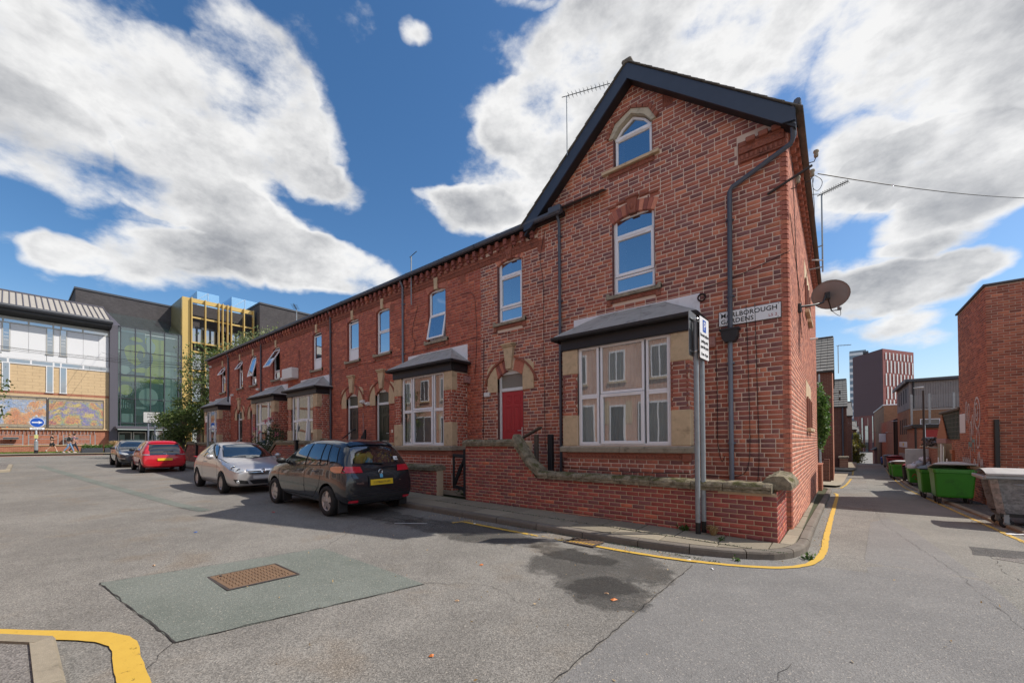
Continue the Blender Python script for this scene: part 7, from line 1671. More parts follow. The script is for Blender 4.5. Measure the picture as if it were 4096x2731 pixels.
class Car:
 def __init__(s, label, loc, rz, scale, stations, wheels, rw, mat, cuts=()):
  s.t = thing('parked_car', label, 'car', (loc[0], loc[1], gz(loc[0], loc[1])), rz, 'cars parked along the kerb'); s.t.scale = (scale,)*3
  s.t.rotation_euler = (0, math.atan(.0155)*(1 if math.cos(rz) > 0 else -1), rz)
  v = []; nst = len(stations); ringn = 0
  for (x, zb, wl, zm, wm, zs, ws, zc, wc, zt, wt) in stations:
   half = [(0, zb), (wl*.8, zb), (wl, zb+.07), (wm, zm), (ws, zs), (wc, zc), (wt, zt-.012), (0, zt)]
   r_ = half+[(-a, b) for a, b in half[-2:0:-1]]; ringn = len(r_); v += [(x, a, b) for a, b in r_]
  F = [(i*ringn+j, (i+1)*ringn+j, (i+1)*ringn+(j+1) % ringn, i*ringn+(j+1) % ringn) for i in range(nst-1) for j in range(ringn)]
  for base, rev in ((0, False), ((nst-1)*ringn, True)):
   for i in range(7):
    q = [base+i, base+i+1, base+(ringn-i-1) % ringn, base+(ringn-i) % ringn]
    q = list(dict.fromkeys(q)); F.append(q[::-1] if rev else q)
  m = MB(); m.add(v, F, True); me = m.mesh('body', mat); bm = bmesh.new(); bm.from_mesh(me); bmesh.ops.recalc_face_normals(bm, faces=bm.faces); bm.to_mesh(me); bm.free()
  o = bpy.data.objects.new('tmp', me); COL.objects.link(o); md = o.modifiers.new('s', 'SUBSURF'); md.levels = 3; md.render_levels = 3
  full = eval_mesh(o); b2 = bmesh.new(); b2.from_mesh(full); s.bvh = BVHTree.FromBMesh(b2); b2.free()
  tmp = []
  for wx in wheels:
   for sy in (-1, 1):
    c = MB(); c.lathe([(0, 0), (rw+.055, 0), (rw+.055, .6), (0, .6)], (wx, sy*.62-.3 if sy > 0 else sy*.62-.3, rw), 'y', 40, False)
    c.v = [(a, (b if sy > 0 else b), z) for a, b, z in c.v]; cm = c.mesh('cut'); bb = bmesh.new(); bb.from_mesh(cm); bmesh.ops.remove_doubles(bb, verts=bb.verts, dist=1e-4); bmesh.ops.recalc_face_normals(bb, faces=bb.faces); bb.to_mesh(cm); bb.free()
    off = (.50 if sy > 0 else -.50-.6)-(c.v and (sy*.62-.3))
    for q in cm.vertices: q.co.y += off
    co = bpy.data.objects.new('tmp', cm); COL.objects.link(co); tmp.append(co); bd = o.modifiers.new('b', 'BOOLEAN'); bd.operation = 'DIFFERENCE'; bd.object = co; bd.solver = 'EXACT'
  for cm in cuts:
   bb = bmesh.new(); bb.from_mesh(cm); bmesh.ops.recalc_face_normals(bb, faces=bb.faces); bb.to_mesh(cm); bb.free()
   co = bpy.data.objects.new('tmp', cm); COL.objects.link(co); tmp.append(co); bd = o.modifiers.new('b', 'BOOLEAN'); bd.operation = 'DIFFERENCE'; bd.object = co; bd.solver = 'EXACT'
  body = eval_mesh(o)
  for q in tmp+[o]: bpy.data.objects.remove(q)
  body.materials.clear(); body.materials.append(MATS[mat]); body.polygons.foreach_set('use_smooth', [True]*len(body.polygons))
  try: body.set_sharp_from_angle(angle=R(38))
  except Exception: pass
  s.body = put('body', body, s.t, world=False); s.rw = rw; s.wheels = wheels
  for wx in wheels:
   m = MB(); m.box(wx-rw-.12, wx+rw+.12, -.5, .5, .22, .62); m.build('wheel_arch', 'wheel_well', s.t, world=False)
 def cast(s, p, d):
  hit = s.bvh.ray_cast(Vector(p), Vector(d).normalized()); return hit[0], hit[1]
 def patch(s, name, poly, axis, sgn, mat, off=.005, step=.05, parent=None, thick=0., both=False, smooth=True):
  """a piece lying on the body: the outline is given in the view along one axis and dropped on to the surface"""
  for sg in ((1, -1) if both else (sgn,)):
   pts = [Vector(p) for p in poly]; bp = []; n = len(pts)
   for i in range(n): a, b = pts[i], pts[(i+1) % n]; k = max(1, int((b-a).length/step)); bp += [a.lerp(b, t_/k) for t_ in range(k)]
   ed = [(i, (i+1) % len(bp)) for i in range(len(bp))]; allp = list(bp)
   x0, x1 = min(p.x for p in bp), max(p.x for p in bp); y0, y1 = min(p.y for p in bp), max(p.y for p in bp)
   def inside(x, y):
    c = False
    for i in range(n):
     (a1, b1), (a2, b2) = pts[i], pts[(i+1) % n]
     if (b1 > y) != (b2 > y) and x < (a2-a1)*(y-b1)/(b2-b1)+a1: c = not c
    return c
   xx = x0+step*.5
   while xx < x1:
    yy = y0+step*.5
    while yy < y1:
     if inside(xx, yy) and min((Vector((xx, yy))-q).length for q in bp) > step*.4: allp.append(Vector((xx, yy)))
     yy += step
    xx += step
   vs, _, fs, *_ = mgeo.delaunay_2d_cdt(allp, ed, [], 1, 1e-5); out = []
   for q in vs:
    if axis == 'y': o, d = (q.x, sg*3, q.y), (0, -sg, 0)
    elif axis == 'x': o, d = (sg*4, q.x, q.y), (-sg, 0, 0)
    else: o, d = (q.x, q.y, 3), (0, 0, -1)
    h, nn = s.cast(o, d)
    if h is None: h = Vector((q.x, sg*.8, q.y)) if axis == 'y' else (Vector((sg*1.9, q.x, q.y)) if axis == 'x' else Vector((q.x, q.y, 1))); nn = -Vector(d)
    out.append(h-Vector(d)*off+nn*off*.5)
   m = MB(); m.add(out, [list(f) for f in fs], smooth)
   if m.f:
    a, b, c = (Vector(m.v[i]) for i in m.f[0][:3]); nn = (b-a).cross(c-a); dv = Vector((0, sg, 0)) if axis == 'y' else (Vector((sg, 0, 0)) if axis == 'x' else Vector((0, 0, 1)))
    if nn.dot(dv) < 0: m.f = [f[::-1] for f in m.f]
   o = m.build(name, mat, parent or s.t, world=False)
  return o
 def glass(s, name, poly, axis, sgn, both=False, rim=.022):
  c = sum((Vector(p) for p in poly), Vector((0, 0)))/len(poly)
  big = [tuple(Vector(p)+(Vector(p)-c).normalized()*rim) for p in poly]
  s.patch('window_seal', big, axis, sgn, 'car_trim', .003, .07, both=both); s.patch(name, poly, axis, sgn, 'car_glass', .008, .07, both=both)
 def put_wheels(s, track, spokes=5, wid=.185, rim_col='alloy', blade=.055):
  rw = s.rw; rr_ = rw*.66
  for wx in s.wheels:
   for sy in (-1, 1):
    y = sy*track; m = MB(); w = wid/2; e = lambda h_: y+sy*h_
    m.lathe([(rr_, e(-w*.7)), (rr_*1.02, e(-w)), (rw*.93, e(-w)), (rw, e(-w*.7)), (rw, e(w*.7)), (rw*.93, e(w)), (rr_*1.06, e(w)), (rr_, e(w*.8)), (rr_*.98, e(w*.2))], (wx, 0, rw), 'y', 32); wh = m.build('wheel', 'tyre', s.t, world=False)
    m = MB(); m.lathe([(rr_*.99, e(w*.8)), (rr_*.92, e(w*.85)), (rr_*.88, e(w*.4)), (rr_*.86, e(-w*.3))], (wx, 0, rw), 'y', 32)
    for k in range(spokes):
     a = 2*math.pi*k/spokes+.3; ca, sa = math.cos(a), math.sin(a); ps = []
     for (rad, hw) in ((rr_*.12, blade*.75), (rr_*.9, blade*.95 if spokes == 5 else blade*.6)):
      for sgn in (-1, 1): ps.append((rad*ca-sgn*hw*sa, rad*sa+sgn*hw*ca))
     v = [(wx+px, e(w*(.80 if i < 2 else .70)), rw+pz) for i, (px, pz) in enumerate(ps)]+[(wx+px, e(w*.25), rw+pz) for px, pz in ps]
     m.add(v, [(0, 1, 3, 2), (4, 6, 7, 5), (0, 2, 6, 4), (1, 5, 7, 3)])
    m.lathe([(0, e(w*.88)), (rr_*.16, e(w*.86)), (rr_*.2, e(w*.7)), (rr_*.2, e(w*.2))], (wx, 0, rw), 'y', 14); m.build('rim', rim_col, wh, world=False)
    m = MB(); m.lathe([(0, e(w*.12)), (rr_*.95, e(w*.12))], (wx, 0, rw), 'y', 20, False); m.build('brake_disc', 'wheel_well', wh, world=False)
 def mirror(s, x, y, z, mat, tw=.20):
  for sy in (-1, 1):
   m = MB(); m.ball((x, sy*(y+.10), z), .1, 12, 8, (.62, 1.05, .72)); m.bbox(x-.03, x+.03, sy*(y-.03), sy*(y+.06), z-.06, z-.02, .01); o = m.build('wing_mirror', mat, s.t, world=False)
 def line(s, pts, both=True, name='door_gap', w=.010, mat='wheel_well'):
  poly_l = []
  P_ = [Vector(p) for p in pts]
  for i, p in enumerate(P_):
   t_ = (P_[min(i+1, len(P_)-1)]-P_[max(0, i-1)]).normalized(); n = Vector((-t_.y, t_.x))*w/2; poly_l.append((p+n, p-n))
  poly = [tuple(a) for a, b in poly_l]+[tuple(b) for a, b in poly_l][::-1]
  s.patch(name, poly, 'y', 1, mat, .0025, .12, both=both)
def black_hatch():
 S = [(1.94, .34, .50, .46, .52, .56, .50, .60, .44, .62, .30), (1.90, .24, .66, .46, .70, .66, .66, .70, .58, .73, .42), (1.72, .20, .76, .50, .80, .76, .77, .82, .66, .85, .48), (1.30, .19, .80, .55, .835, .87, .81, .94, .70, .98, .50), (.98, .19, .80, .55, .84, .93, .82, 1.01, .70, 1.05, .52), (.62, .19, .80, .55, .84, .95, .82, 1.22, .64, 1.26, .46), (.18, .19, .80, .55, .84, .96, .825, 1.44, .60, 1.485, .44), (-.5, .19, .80, .55, .84, .975, .83, 1.49, .595, 1.55, .44), (-1.15, .19, .80, .55, .84, .99, .825, 1.47, .585, 1.535, .44), (-1.58, .20, .80, .55, .835, 1.0, .80, 1.41, .57, 1.47, .43), (-1.72, .21, .79, .55, .83, 1.0, .785, 1.24, .61, 1.29, .45), (-1.83, .22, .78, .55, .82, .98, .76, 1.04, .64, 1.06, .46), (-1.92, .24, .75, .55, .79, .86, .74, .90, .62, .91, .45), (-1.965, .30, .70, .46, .73, .60, .70, .64, .60, .66, .44)]
 q = MB(); q.prism([(-.60, 1.05), (.60, 1.05), (.50, 1.38), (-.50, 1.38)], 'x', -2.2, -1.25)
 c = Car('black five door hatchback parked nearest, rear towards the camera with yellow plate', (-9.02, -3.56), R(180), 1.04, S, (1.17, -1.32), .30, 'paint_black', [q.mesh('cut')])
 c.glass('door_glass', [(.72, 1.0), (.22, 1.385), (-.30, 1.425), (-.33, .985)], 'y', 1, True); c.glass('rear_door_glass', [(-.42, .995), (-.40, 1.43), (-.86, 1.42), (-.96, 1.0)], 'y', 1, True); c.glass('quarter_glass', [(-1.0, 1.01), (-.92, 1.415), (-1.10, 1.40), (-1.25, 1.03)], 'y', 1, True); c.glass('side_rear_glass', [(-1.33, 1.06), (-1.22, 1.38), (-1.42, 1.35), (-1.56, 1.08)], 'y', 1, True)
 c.glass('windscreen', [(-.62, 1.08), (-.50, 1.42), (.50, 1.42), (.62, 1.08)], 'x', 1)
 c.patch('rear_window', [(-.60, 1.05), (-.50, 1.38), (.50, 1.38), (.60, 1.05)], 'x', -1, 'pane_car', .004, .08)
 m = MB(); m.box(-1.65, -1.26, -.55, .55, .98, 1.0); m.build('parcel_floor', 'wheel_well', c.t, world=False)
 r = random.Random(5)
 def blob(name, x, y, z, rr_, mat, sc):
  m = MB(); m.ball((x, y, z), rr_, 10, 8, sc); m.v = [tuple(Vector(p)+Vector((r.uniform(-.02, .02), r.uniform(-.02, .02), r.uniform(-.02, .02)))) for p in m.v]; m.build(name, mat, c.t, world=False)
 blob('yellow_bag', -1.60, .26, 1.13, .13, 'bag_yellow', (.6, 1.3, .9)); blob('yellow_bag', -1.56, .05, 1.16, .1, 'bag_yellow', (.6, .9, 1.0)); blob('patterned_bag', -1.62, .10, 1.08, .08, 'bag_teal', (.6, 1.3, .6)); blob('spotted_bag', -1.55, -.32, 1.14, .17, 'bag_dark_spots', (.6, 1.2, .9))
 m = MB(); m.box(-1.895, -1.89, -.52, -.40, 1.075, 1.155); c.patch('windscreen_sticker', [(-.49, 1.09), (-.39, 1.09), (-.39, 1.17), (-.49, 1.17)], 'x', -1, 'sign_white', .012, .05)
 text_on('AA', .055, 'sign_black', c.t, (-1.845, -.405, 1.112), (0, -1, 0), (.35, 0, 1), 'sticker_text', world=False)
 for k in range(7): blob('yellow_spot', -1.62, -.5+.06*k, 1.06+.04*(k*3 % 5), .018, 'bag_yellow', (.5, 1, 1))
 for sg in (1, -1):
  c.patch('tail_lamp', [(sg*.40, .87), (sg*.43, .99), (sg*.70, 1.0), (sg*.77, .985), (sg*.77, .88)], 'x', -1, 'lamp_red', .012, .05); c.patch('tail_lamp', [(-1.58, 1.0), (-1.42, .97), (-1.45, .91), (-1.60, .87), (-1.80, .88), (-1.80, 1.0)], 'y', sg, 'lamp_orange', .012, .05)
  c.patch('bumper_reflector', [(sg*.52, .30), (sg*.52, .345), (sg*.70, .345), (sg*.70, .30)], 'x', -1, 'lamp_red', .012, .05)
  c.patch('headlamp', [(sg*.46, .62), (sg*.42, .74), (sg*.68, .82), (sg*.74, .70)], 'x', 1, 'lamp_clear', .01, .05)
 m = MB()
 c.patch('number_plate', [(-.26, .615), (-.26, .725), (.26, .725), (.26, .615)], 'x', -1, 'plate_yellow', .02, .1); c.patch('plate_smudge', [(-.20, .648), (-.20, .692), (.20, .692), (.20, .648)], 'x', -1, 'plate_blur', .023, .06)
 c.patch('plate_recess', [(-.29, .595), (-.29, .80), (.29, .80), (.29, .595)], 'x', -1, 'car_trim', .012, .1)
 c.patch('bumper_crease', [(-.74, .455), (-.74, .468), (.74, .468), (.74, .455)], 'x', -1, 'car_trim', .004, .1); c.patch('bumper_skirt', [(-.70, .27), (-.74, .40), (.74, .40), (.70, .27)], 'x', -1, 'car_trim', .004, .1)
 m = MB(); m.lathe([(.040, -.004), (.046, -.008), (.052, -.004)], (-1.935, 0, .875), 'x', 20); m.tube([(-1.943, -.042, .885), (-1.943, -.015, .87), (-1.943, 0, .855), (-1.943, .015, .87), (-1.943, .042, .885)], .005, 5); m.build('badge', 'chrome', c.t, world=False)
 c.patch('tax_sticker', [(-.035, .755), (-.035, .825), (.035, .825), (.035, .755)], 'x', -1, 'sticker_blue', .016, .05)
 text_on('mazda', .062, 'chrome', c.t, (-1.985, .56, .655), (0, -1, 0), (0, 0, 1), 'badge_text', world=False); text_on('elan', .04, 'chrome', c.t, (-1.985, -.40, .675), (0, -1, 0), (0, 0, 1), 'badge_text', world=False)
 m = MB(); m.tube([(-1.87, 0, 1.02), (-1.885, -.1, 1.035), (-1.86, .12, 1.05), (-1.86, .34, 1.058)][1:], [.016, .012, .008], 6); m.build('wiper', 'car_trim', c.t, world=False)
 c.patch('roof_spoiler', [(-1.62, -.50), (-1.50, -.53), (-1.50, .53), (-1.62, .50)], 'z', 1, 'paint_black', .02, .1)
 c.mirror(.62, .80, 1.04, 'car_trim')
 for z0, z1, x in ((.36, .97, .92), (.30, .985, -.375)): c.line([(x, z0), (x+.02, .7), (x, z1)])
 c.line([(-1.02, .98), (-1.05, .75), (-.98, .55), (-.72, .34)]); c.line([(.92, .33), (-.70, .33)], name='sill_gap'); c.line([(.85, .56), (.1, .545), (-.34, .545)], name='rubbing_strip', w=.035, mat='paint_black'); c.line([(-.4, .545), (-.9, .55)], name='rubbing_strip', w=.035, mat='paint_black')
 for x in (-.16, -.84):
  for sy in (-1, 1):
   h, n = c.cast((x, sy*3, .865), (0, -sy, 0)); m = MB(); m.tube([tuple(h+Vector((-.09, sy*.003, 0))), tuple(h+Vector((-.07, sy*.03, .004))), tuple(h+Vector((.07, sy*.03, .004))), tuple(h+Vector((.09, sy*.003, 0)))], .014, 6); m.build('door_handle', 'paint_black', c.t, world=False)
 c.patch('fuel_flap_gap', [(-1.28, .80), (-1.28, .94), (-1.12, .94), (-1.12, .80)], 'y', -1, 'paint_black', .003, .1)
 c.line([(1.2, .80), (1.2, .82)], name='indicator_repeater', w=.05, mat='lamp_clear')
 for wx, ss in ((1.17, -1), (-1.32, -1)):
  for sy in (-1, 1): m = MB(); m.bbox(wx-.42, wx-.39, sy*.60, sy*.80, .10, .38, .01); m.build('mud_flap', 'rubber', c.t, world=False)
 c.put_wheels(.745, 5, .19, 'alloy', .062)
glass_mat('pane_car', (.02, .03, .035), refl=.16, see=.75)
def spots():
 t = NT('bag_dark_spots'); v = t.n('ShaderNodeTexVoronoi'); v.inputs['Scale'].default_value = 22; t.L.new(t.co('Object'), v.inputs['Vector']); t.pbr(t.mix(t.step(v.outputs['Distance'], .32, .24), (.012, .012, .014), (.5, .45, .03)), .7)
 t = NT('plate_blur'); p = t.co('Object'); n = t.noise(p, 22, 2, .5); t.pbr(t.mix(t.step(n, .4, .7), (.55, .36, .02), (.25, .16, .02)), .45)
spots(); black_hatch()
def silver_hatch():
 S = [(1.99, .30, .50, .42, .52, .55, .52, .60, .46, .62, .32), (1.95, .22, .66, .42, .69, .62, .66, .68, .58, .71, .42), (1.78, .18, .78, .48, .81, .70, .78, .78, .68, .82, .5), (1.35, .18, .81, .52, .85, .82, .82, .90, .72, .95, .52), (.92, .18, .82, .54, .855, .90, .83, .98, .72, 1.03, .54), (.50, .18, .82, .55, .855, .93, .83, 1.18, .66, 1.23, .5), (.02, .18, .82, .55, .855, .95, .83, 1.375, .60, 1.425, .46), (-.55, .18, .82, .55, .855, .97, .83, 1.42, .57, 1.485, .44), (-1.1, .18, .82, .56, .86, 1.0, .83, 1.37, .54, 1.445, .42), (-1.5, .19, .82, .57, .86, 1.01, .81, 1.25, .54, 1.32, .42), (-1.78, .21, .80, .57, .84, .98, .77, 1.06, .58, 1.10, .44), (-1.92, .24, .76, .55, .79, .84, .73, .88, .6, .90, .44), (-1.99, .32, .68, .46, .70, .58, .68, .62, .58, .64, .42)]
 c = Car('silver three door hatchback facing the camera behind the black one', (-14.45, -3.84), R(-1), 1.0, S, (1.23, -1.28), .30, 'paint_silver')
 c.glass('door_glass', [(.62, .985), (.44, 1.13), (.14, 1.30), (-.10, 1.36), (-.52, 1.39), (-.60, .995)], 'y', 1, True); c.glass('quarter_glass', [(-.68, 1.0), (-.60, 1.385), (-1.0, 1.33), (-1.38, 1.10), (-1.40, 1.06)], 'y', 1, True)
 c.glass('windscreen', [(-.66, 1.03), (-.50, 1.36), (0, 1.39), (.50, 1.36), (.66, 1.03), (0, 1.0)], 'x', 1); c.glass('rear_window', [(-.56, 1.1), (-.46, 1.36), (.46, 1.36), (.56, 1.1)], 'x', -1)
 for sg in (1, -1):
  hl = [(sg*.46, .66), (sg*.50, .72), (sg*.66, .84), (sg*.76, .90), (sg*.80, .84), (sg*.77, .70), (sg*.66, .61)]; c.patch('headlamp', hl, 'x', 1, 'lamp_clear', .012, .04)
  for (a, b, rr_) in ((.69, .745, .06), (.60, .69, .045)):
   h, n = c.cast((4, sg*a, b), (-1, 0, 0)); m = MB(); m.lathe([(0, .012), (rr_*.7, .018), (rr_, .022), (rr_*1.08, .016)], h, 'x', 16); m.build('lamp_lens', 'chrome', c.t, world=False)
  c.patch('fog_lamp_recess', [(sg*.36, .295), (sg*.40, .385), (sg*.72, .44), (sg*.66, .32)], 'x', 1, 'car_trim', .008, .04); h, n = c.cast((4, sg*.62, .36), (-1, 0, 0)); m = MB(); m.lathe([(0, .018), (.04, .022), (.048, .014)], h, 'x', 14); m.build('fog_lamp', 'lamp_clear', c.t, world=False)
  c.patch('tail_lamp', [(sg*.62, .84), (sg*.60, 1.0), (sg*.72, 1.04), (sg*.76, .86)], 'x', -1, 'lamp_red', .01, .05); c.patch('tail_lamp', [(-1.80, .86), (-1.86, .98), (-1.70, 1.02), (-1.72, .9)], 'y', sg, 'lamp_red', .01, .05)
 c.patch('grille', [(-.40, .68), (-.34, .575), (.34, .575), (.40, .68)], 'x', 1, 'car_trim', .008, .05); c.patch('grille_bar', [(-.42, .655), (-.42, .70), (.42, .70), (.42, .655)], 'x', 1, 'chrome', .016, .05); c.patch('grille_bar', [(-.37, .61), (-.37, .622), (.37, .622), (.37, .61)], 'x', 1, 'chrome', .014, .05)
 c.patch('grille_wedge', [(-.10, .70), (-.02, .575), (.02, .575), (.10, .70), (.06, .70), (0, .61), (-.06, .70)], 'x', 1, 'chrome', .02, .05); h, n = c.cast((4, 0, .672), (-1, 0, 0)); m = MB(); m.lathe([(.0, .024), (.028, .03), (.038, .022), (.045, .034), (.052, .024)], h, 'x', 18); m.build('badge', 'chrome', c.t, world=False)
 c.patch('number_plate', [(-.26, .43), (-.26, .53), (.26, .53), (.26, .43)], 'x', 1, 'plate_white', .016, .1); c.patch('lower_grille', [(-.36, .40), (-.26, .285), (.26, .285), (.36, .40)], 'x', 1, 'car_trim', .008, .06); c.patch('bumper_lip', [(-.62, .20), (-.66, .235), (.66, .235), (.62, .20)], 'x', 1, 'car_trim', .008, .08)
 for a, b in ((.02, .62), (-.60, -.02)): m = MB(); h1, _ = c.cast((4, a, 1.03), (-1, 0, 0)); h2, _ = c.cast((4, b, 1.05), (-1, 0, 0)); m.tube([tuple(h1+Vector((.02, 0, .0))), tuple(h2+Vector((.02, 0, .0)))], .010, 5); m.build('wiper', 'car_trim', c.t, world=False)
 c.mirror(.55, .83, 1.03, 'paint_silver'); c.line([(.86, .36), (.84, .7), (.66, .97)]); c.line([(-.62, .99), (-.70, .7), (-.62, .4), (-.5, .33), (.80, .33)]); c.line([(1.45, .86), (1.0, .95), (.7, .99)], name='bonnet_gap', w=.008)
 for sy in (-1, 1): h, n = c.cast((-.42, sy*3, .86), (0, -sy, 0)); m = MB(); m.tube([tuple(h+Vector((-.09, 0, 0))), tuple(h+Vector((-.07, sy*.028, 0))), tuple(h+Vector((.07, sy*.028, 0))), tuple(h+Vector((.09, 0, 0)))], .014, 6); m.build('door_handle', 'paint_silver', c.t, world=False)
 c.put_wheels(.755, 7, .20, 'alloy', .05)
silver_hatch()
def red_hatch():
 S = [(1.71, .30, .50, .42, .52, .56, .50, .62, .44, .64, .3), (1.66, .22, .64, .42, .68, .64, .64, .70, .56, .73, .42), (1.4, .18, .74, .5, .78, .80, .75, .86, .64, .90, .48), (1.0, .18, .76, .54, .80, .88, .77, .96, .66, 1.0, .5), (.6, .18, .77, .55, .805, .92, .78, 1.17, .60, 1.22, .46), (.15, .18, .77, .55, .805, .94, .785, 1.37, .56, 1.42, .43), (-.4, .18, .77, .55, .805, .95, .785, 1.40, .55, 1.46, .42), (-1.0, .18, .77, .55, .81, .97, .78, 1.37, .54, 1.44, .42), (-1.38, .19, .77, .56, .81, .98, .765, 1.30, .55, 1.38, .43), (-1.58, .21, .76, .56, .80, .97, .75, 1.12, .58, 1.17, .45), (-1.69, .24, .74, .53, .78, .86, .72, .94, .6, .97, .46), (-1.74, .28, .70, .46, .75, .64, .71, .70, .6, .72, .45), (-1.75, .32, .64, .42, .68, .52, .66, .56, .56, .58, .42)]
 c = Car('bright red small hatchback seen from behind, left of the silver car', (-24.9, -4.0), R(178), 1.0, S, (1.14, -1.20), .285, 'paint_red')
 c.glass('door_glass', [(.62, .97), (.18, 1.30), (-.25, 1.35), (-.28, .96)], 'y', 1, True); c.glass('rear_door_glass', [(-.36, .97), (-.34, 1.35), (-.85, 1.33), (-1.05, 1.08), (-1.02, 1.0)], 'y', 1, True); c.glass('windscreen', [(-.6, 1.03), (-.48, 1.36), (.48, 1.36), (.6, 1.03)], 'x', 1)
 c.patch('rear_hatch', [(-.60, .80), (-.56, .98), (-.50, 1.25), (.50, 1.25), (.56, .98), (.60, .80)], 'x', -1, 'car_glass', .008, .06); c.patch('hatch_top_seal', [(-.52, 1.245), (-.52, 1.27), (.52, 1.27), (.52, 1.245)], 'x', -1, 'car_trim', .012, .1)
 for sg in (1, -1):
  c.patch('tail_lamp', [(sg*.52, .83), (sg*.53, .99), (sg*.60, 1.0), (sg*.74, .96), (sg*.75, .84)], 'x', -1, 'lamp_red', .018, .04); c.patch('tail_lamp', [(-1.62, .84), (-1.60, .97), (-1.48, .98), (-1.50, .85)], 'y', sg, 'lamp_red', .012, .04); c.patch('reverse_lamp', [(sg*.52, .795), (sg*.52, .828), (sg*.75, .835), (sg*.74, .80)], 'x', -1, 'lamp_clear', .016, .05)
  c.patch('headlamp', [(sg*.46, .66), (sg*.44, .80), (sg*.66, .82), (sg*.70, .7)], 'x', 1, 'lamp_clear', .01, .05)
 c.patch('number_plate', [(-.26, .54), (-.26, .645), (.26, .645), (.26, .54)], 'x', -1, 'plate_yellow', .018, .1); c.patch('bumper_crease', [(-.66, .40), (-.64, .415), (.64, .415), (.66, .40)], 'x', -1, 'lamp_red', .004, .1)
 h, n = c.cast((-4, 0, .885), (1, 0, 0));
 for k in range(2): m = MB(); z = .90-.035*k; m.tube([(h.x-.02, -.055, z-.02), (h.x-.02, 0, z+.012), (h.x-.02, .055, z-.02)], .008, 5); m.build('badge', 'chrome', c.t, world=False)
 m = MB(); m.tube([(h.x-.02, .05, .945), (h.x-.0, -.30, .965)], .012, 5); m.build('wiper', 'car_trim', c.t, world=False)
 c.patch('roof_spoiler', [(-1.42, -.5), (-1.28, -.53), (-1.28, .53), (-1.42, .5)], 'z', 1, 'paint_red', .025, .1); c.mirror(.52, .76, .99, 'car_trim'); c.line([(.78, .36), (.80, .7), (.74, .95)]); c.line([(-.32, .3), (-.32, .95)]); c.line([(-1.05, 1.0), (-1.0, .75), (-.80, .36)])
 c.put_wheels(.715, 7, .165, 'alloy', .05)
red_hatch()
def navy_hatch():
 S = [(2.12, .30, .55, .42, .58, .56, .56, .62, .5, .64, .35), (2.06, .22, .70, .42, .74, .64, .72, .70, .64, .73, .46), (1.75, .18, .82, .5, .86, .76, .83, .84, .72, .88, .52), (1.2, .18, .84, .54, .885, .88, .85, .95, .74, .99, .55), (.85, .18, .84, .55, .885, .92, .86, 1.0, .74, 1.04, .55), (.4, .18, .84, .55, .885, .94, .86, 1.21, .66, 1.26, .5), (-.1, .18, .84, .55, .885, .95, .86, 1.36, .62, 1.42, .47), (-.6, .18, .84, .55, .885, .96, .86, 1.38, .60, 1.45, .46), (-1.3, .18, .84, .55, .885, .98, .85, 1.31, .58, 1.39, .45), (-1.75, .20, .83, .56, .87, .98, .82, 1.16, .60, 1.22, .46), (-1.98, .24, .80, .55, .84, .92, .77, .98, .62, 1.0, .46), (-2.12, .30, .72, .46, .75, .62, .72, .68, .6, .7, .45)]
 c = Car('dark navy hatchback at the far end, half hidden by the red car', (-30.1, -4.05), R(-2), 1.0, S, (1.28, -1.36), .32, 'paint_navy')
 c.glass('door_glass', [(.60, .97), (.12, 1.27), (-.28, 1.33), (-.30, .97)], 'y', 1, True); c.glass('rear_door_glass', [(-.38, .98), (-.36, 1.33), (-.95, 1.30), (-1.30, 1.06), (-1.25, 1.0)], 'y', 1, True); c.glass('windscreen', [(-.66, 1.05), (-.54, 1.36), (.54, 1.36), (.66, 1.05)], 'x', 1); c.glass('rear_window', [(-.56, 1.05), (-.48, 1.3), (.48, 1.3), (.56, 1.05)], 'x', -1)
 for sg in (1, -1):
  c.patch('headlamp', [(sg*.46, .68), (sg*.52, .75), (sg*.80, .83), (sg*.80, .72), (sg*.6, .66)], 'x', 1, 'lamp_clear', .01, .05); c.patch('fog_lamp_recess', [(sg*.50, .32), (sg*.55, .44), (sg*.78, .46), (sg*.72, .32)], 'x', 1, 'car_trim', .008, .06); c.patch('fog_lamp', [(sg*.60, .455), (sg*.60, .485), (sg*.80, .50), (sg*.80, .465)], 'x', 1, 'lamp_clear', .014, .06); c.patch('tail_lamp', [(sg*.6, .8), (sg*.6, .95), (sg*.76, .96), (sg*.78, .82)], 'x', -1, 'lamp_red', .01, .05)
 c.patch('grille', [(-.38, .56), (-.42, .70), (.42, .70), (.38, .56)], 'x', 1, 'car_trim', .008, .06); c.patch('lower_grille', [(-.45, .26), (-.40, .40), (.40, .40), (.45, .26)], 'x', 1, 'car_trim', .008, .06); c.patch('number_plate', [(-.26, .44), (-.26, .54), (.26, .54), (.26, .44)], 'x', 1, 'plate_white', .016, .1)
 c.mirror(.55, .86, 1.0, 'car_trim'); c.line([(.8, .36), (.84, .7), (.78, .95)]); c.line([(-.33, .3), (-.33, .96)]); c.line([(-1.3, 1.0), (-1.2, .75), (-.98, .36)])
 for x in (-.1, -1.0): c.patch('door_handle', [(x-.09, .80), (x-.09, .83), (x+.09, .83), (x+.09, .80)], 'y', -1, 'car_trim', .02, .05)
 c.put_wheels(.78, 10, .20, 'alloy', .035)
navy_hatch()
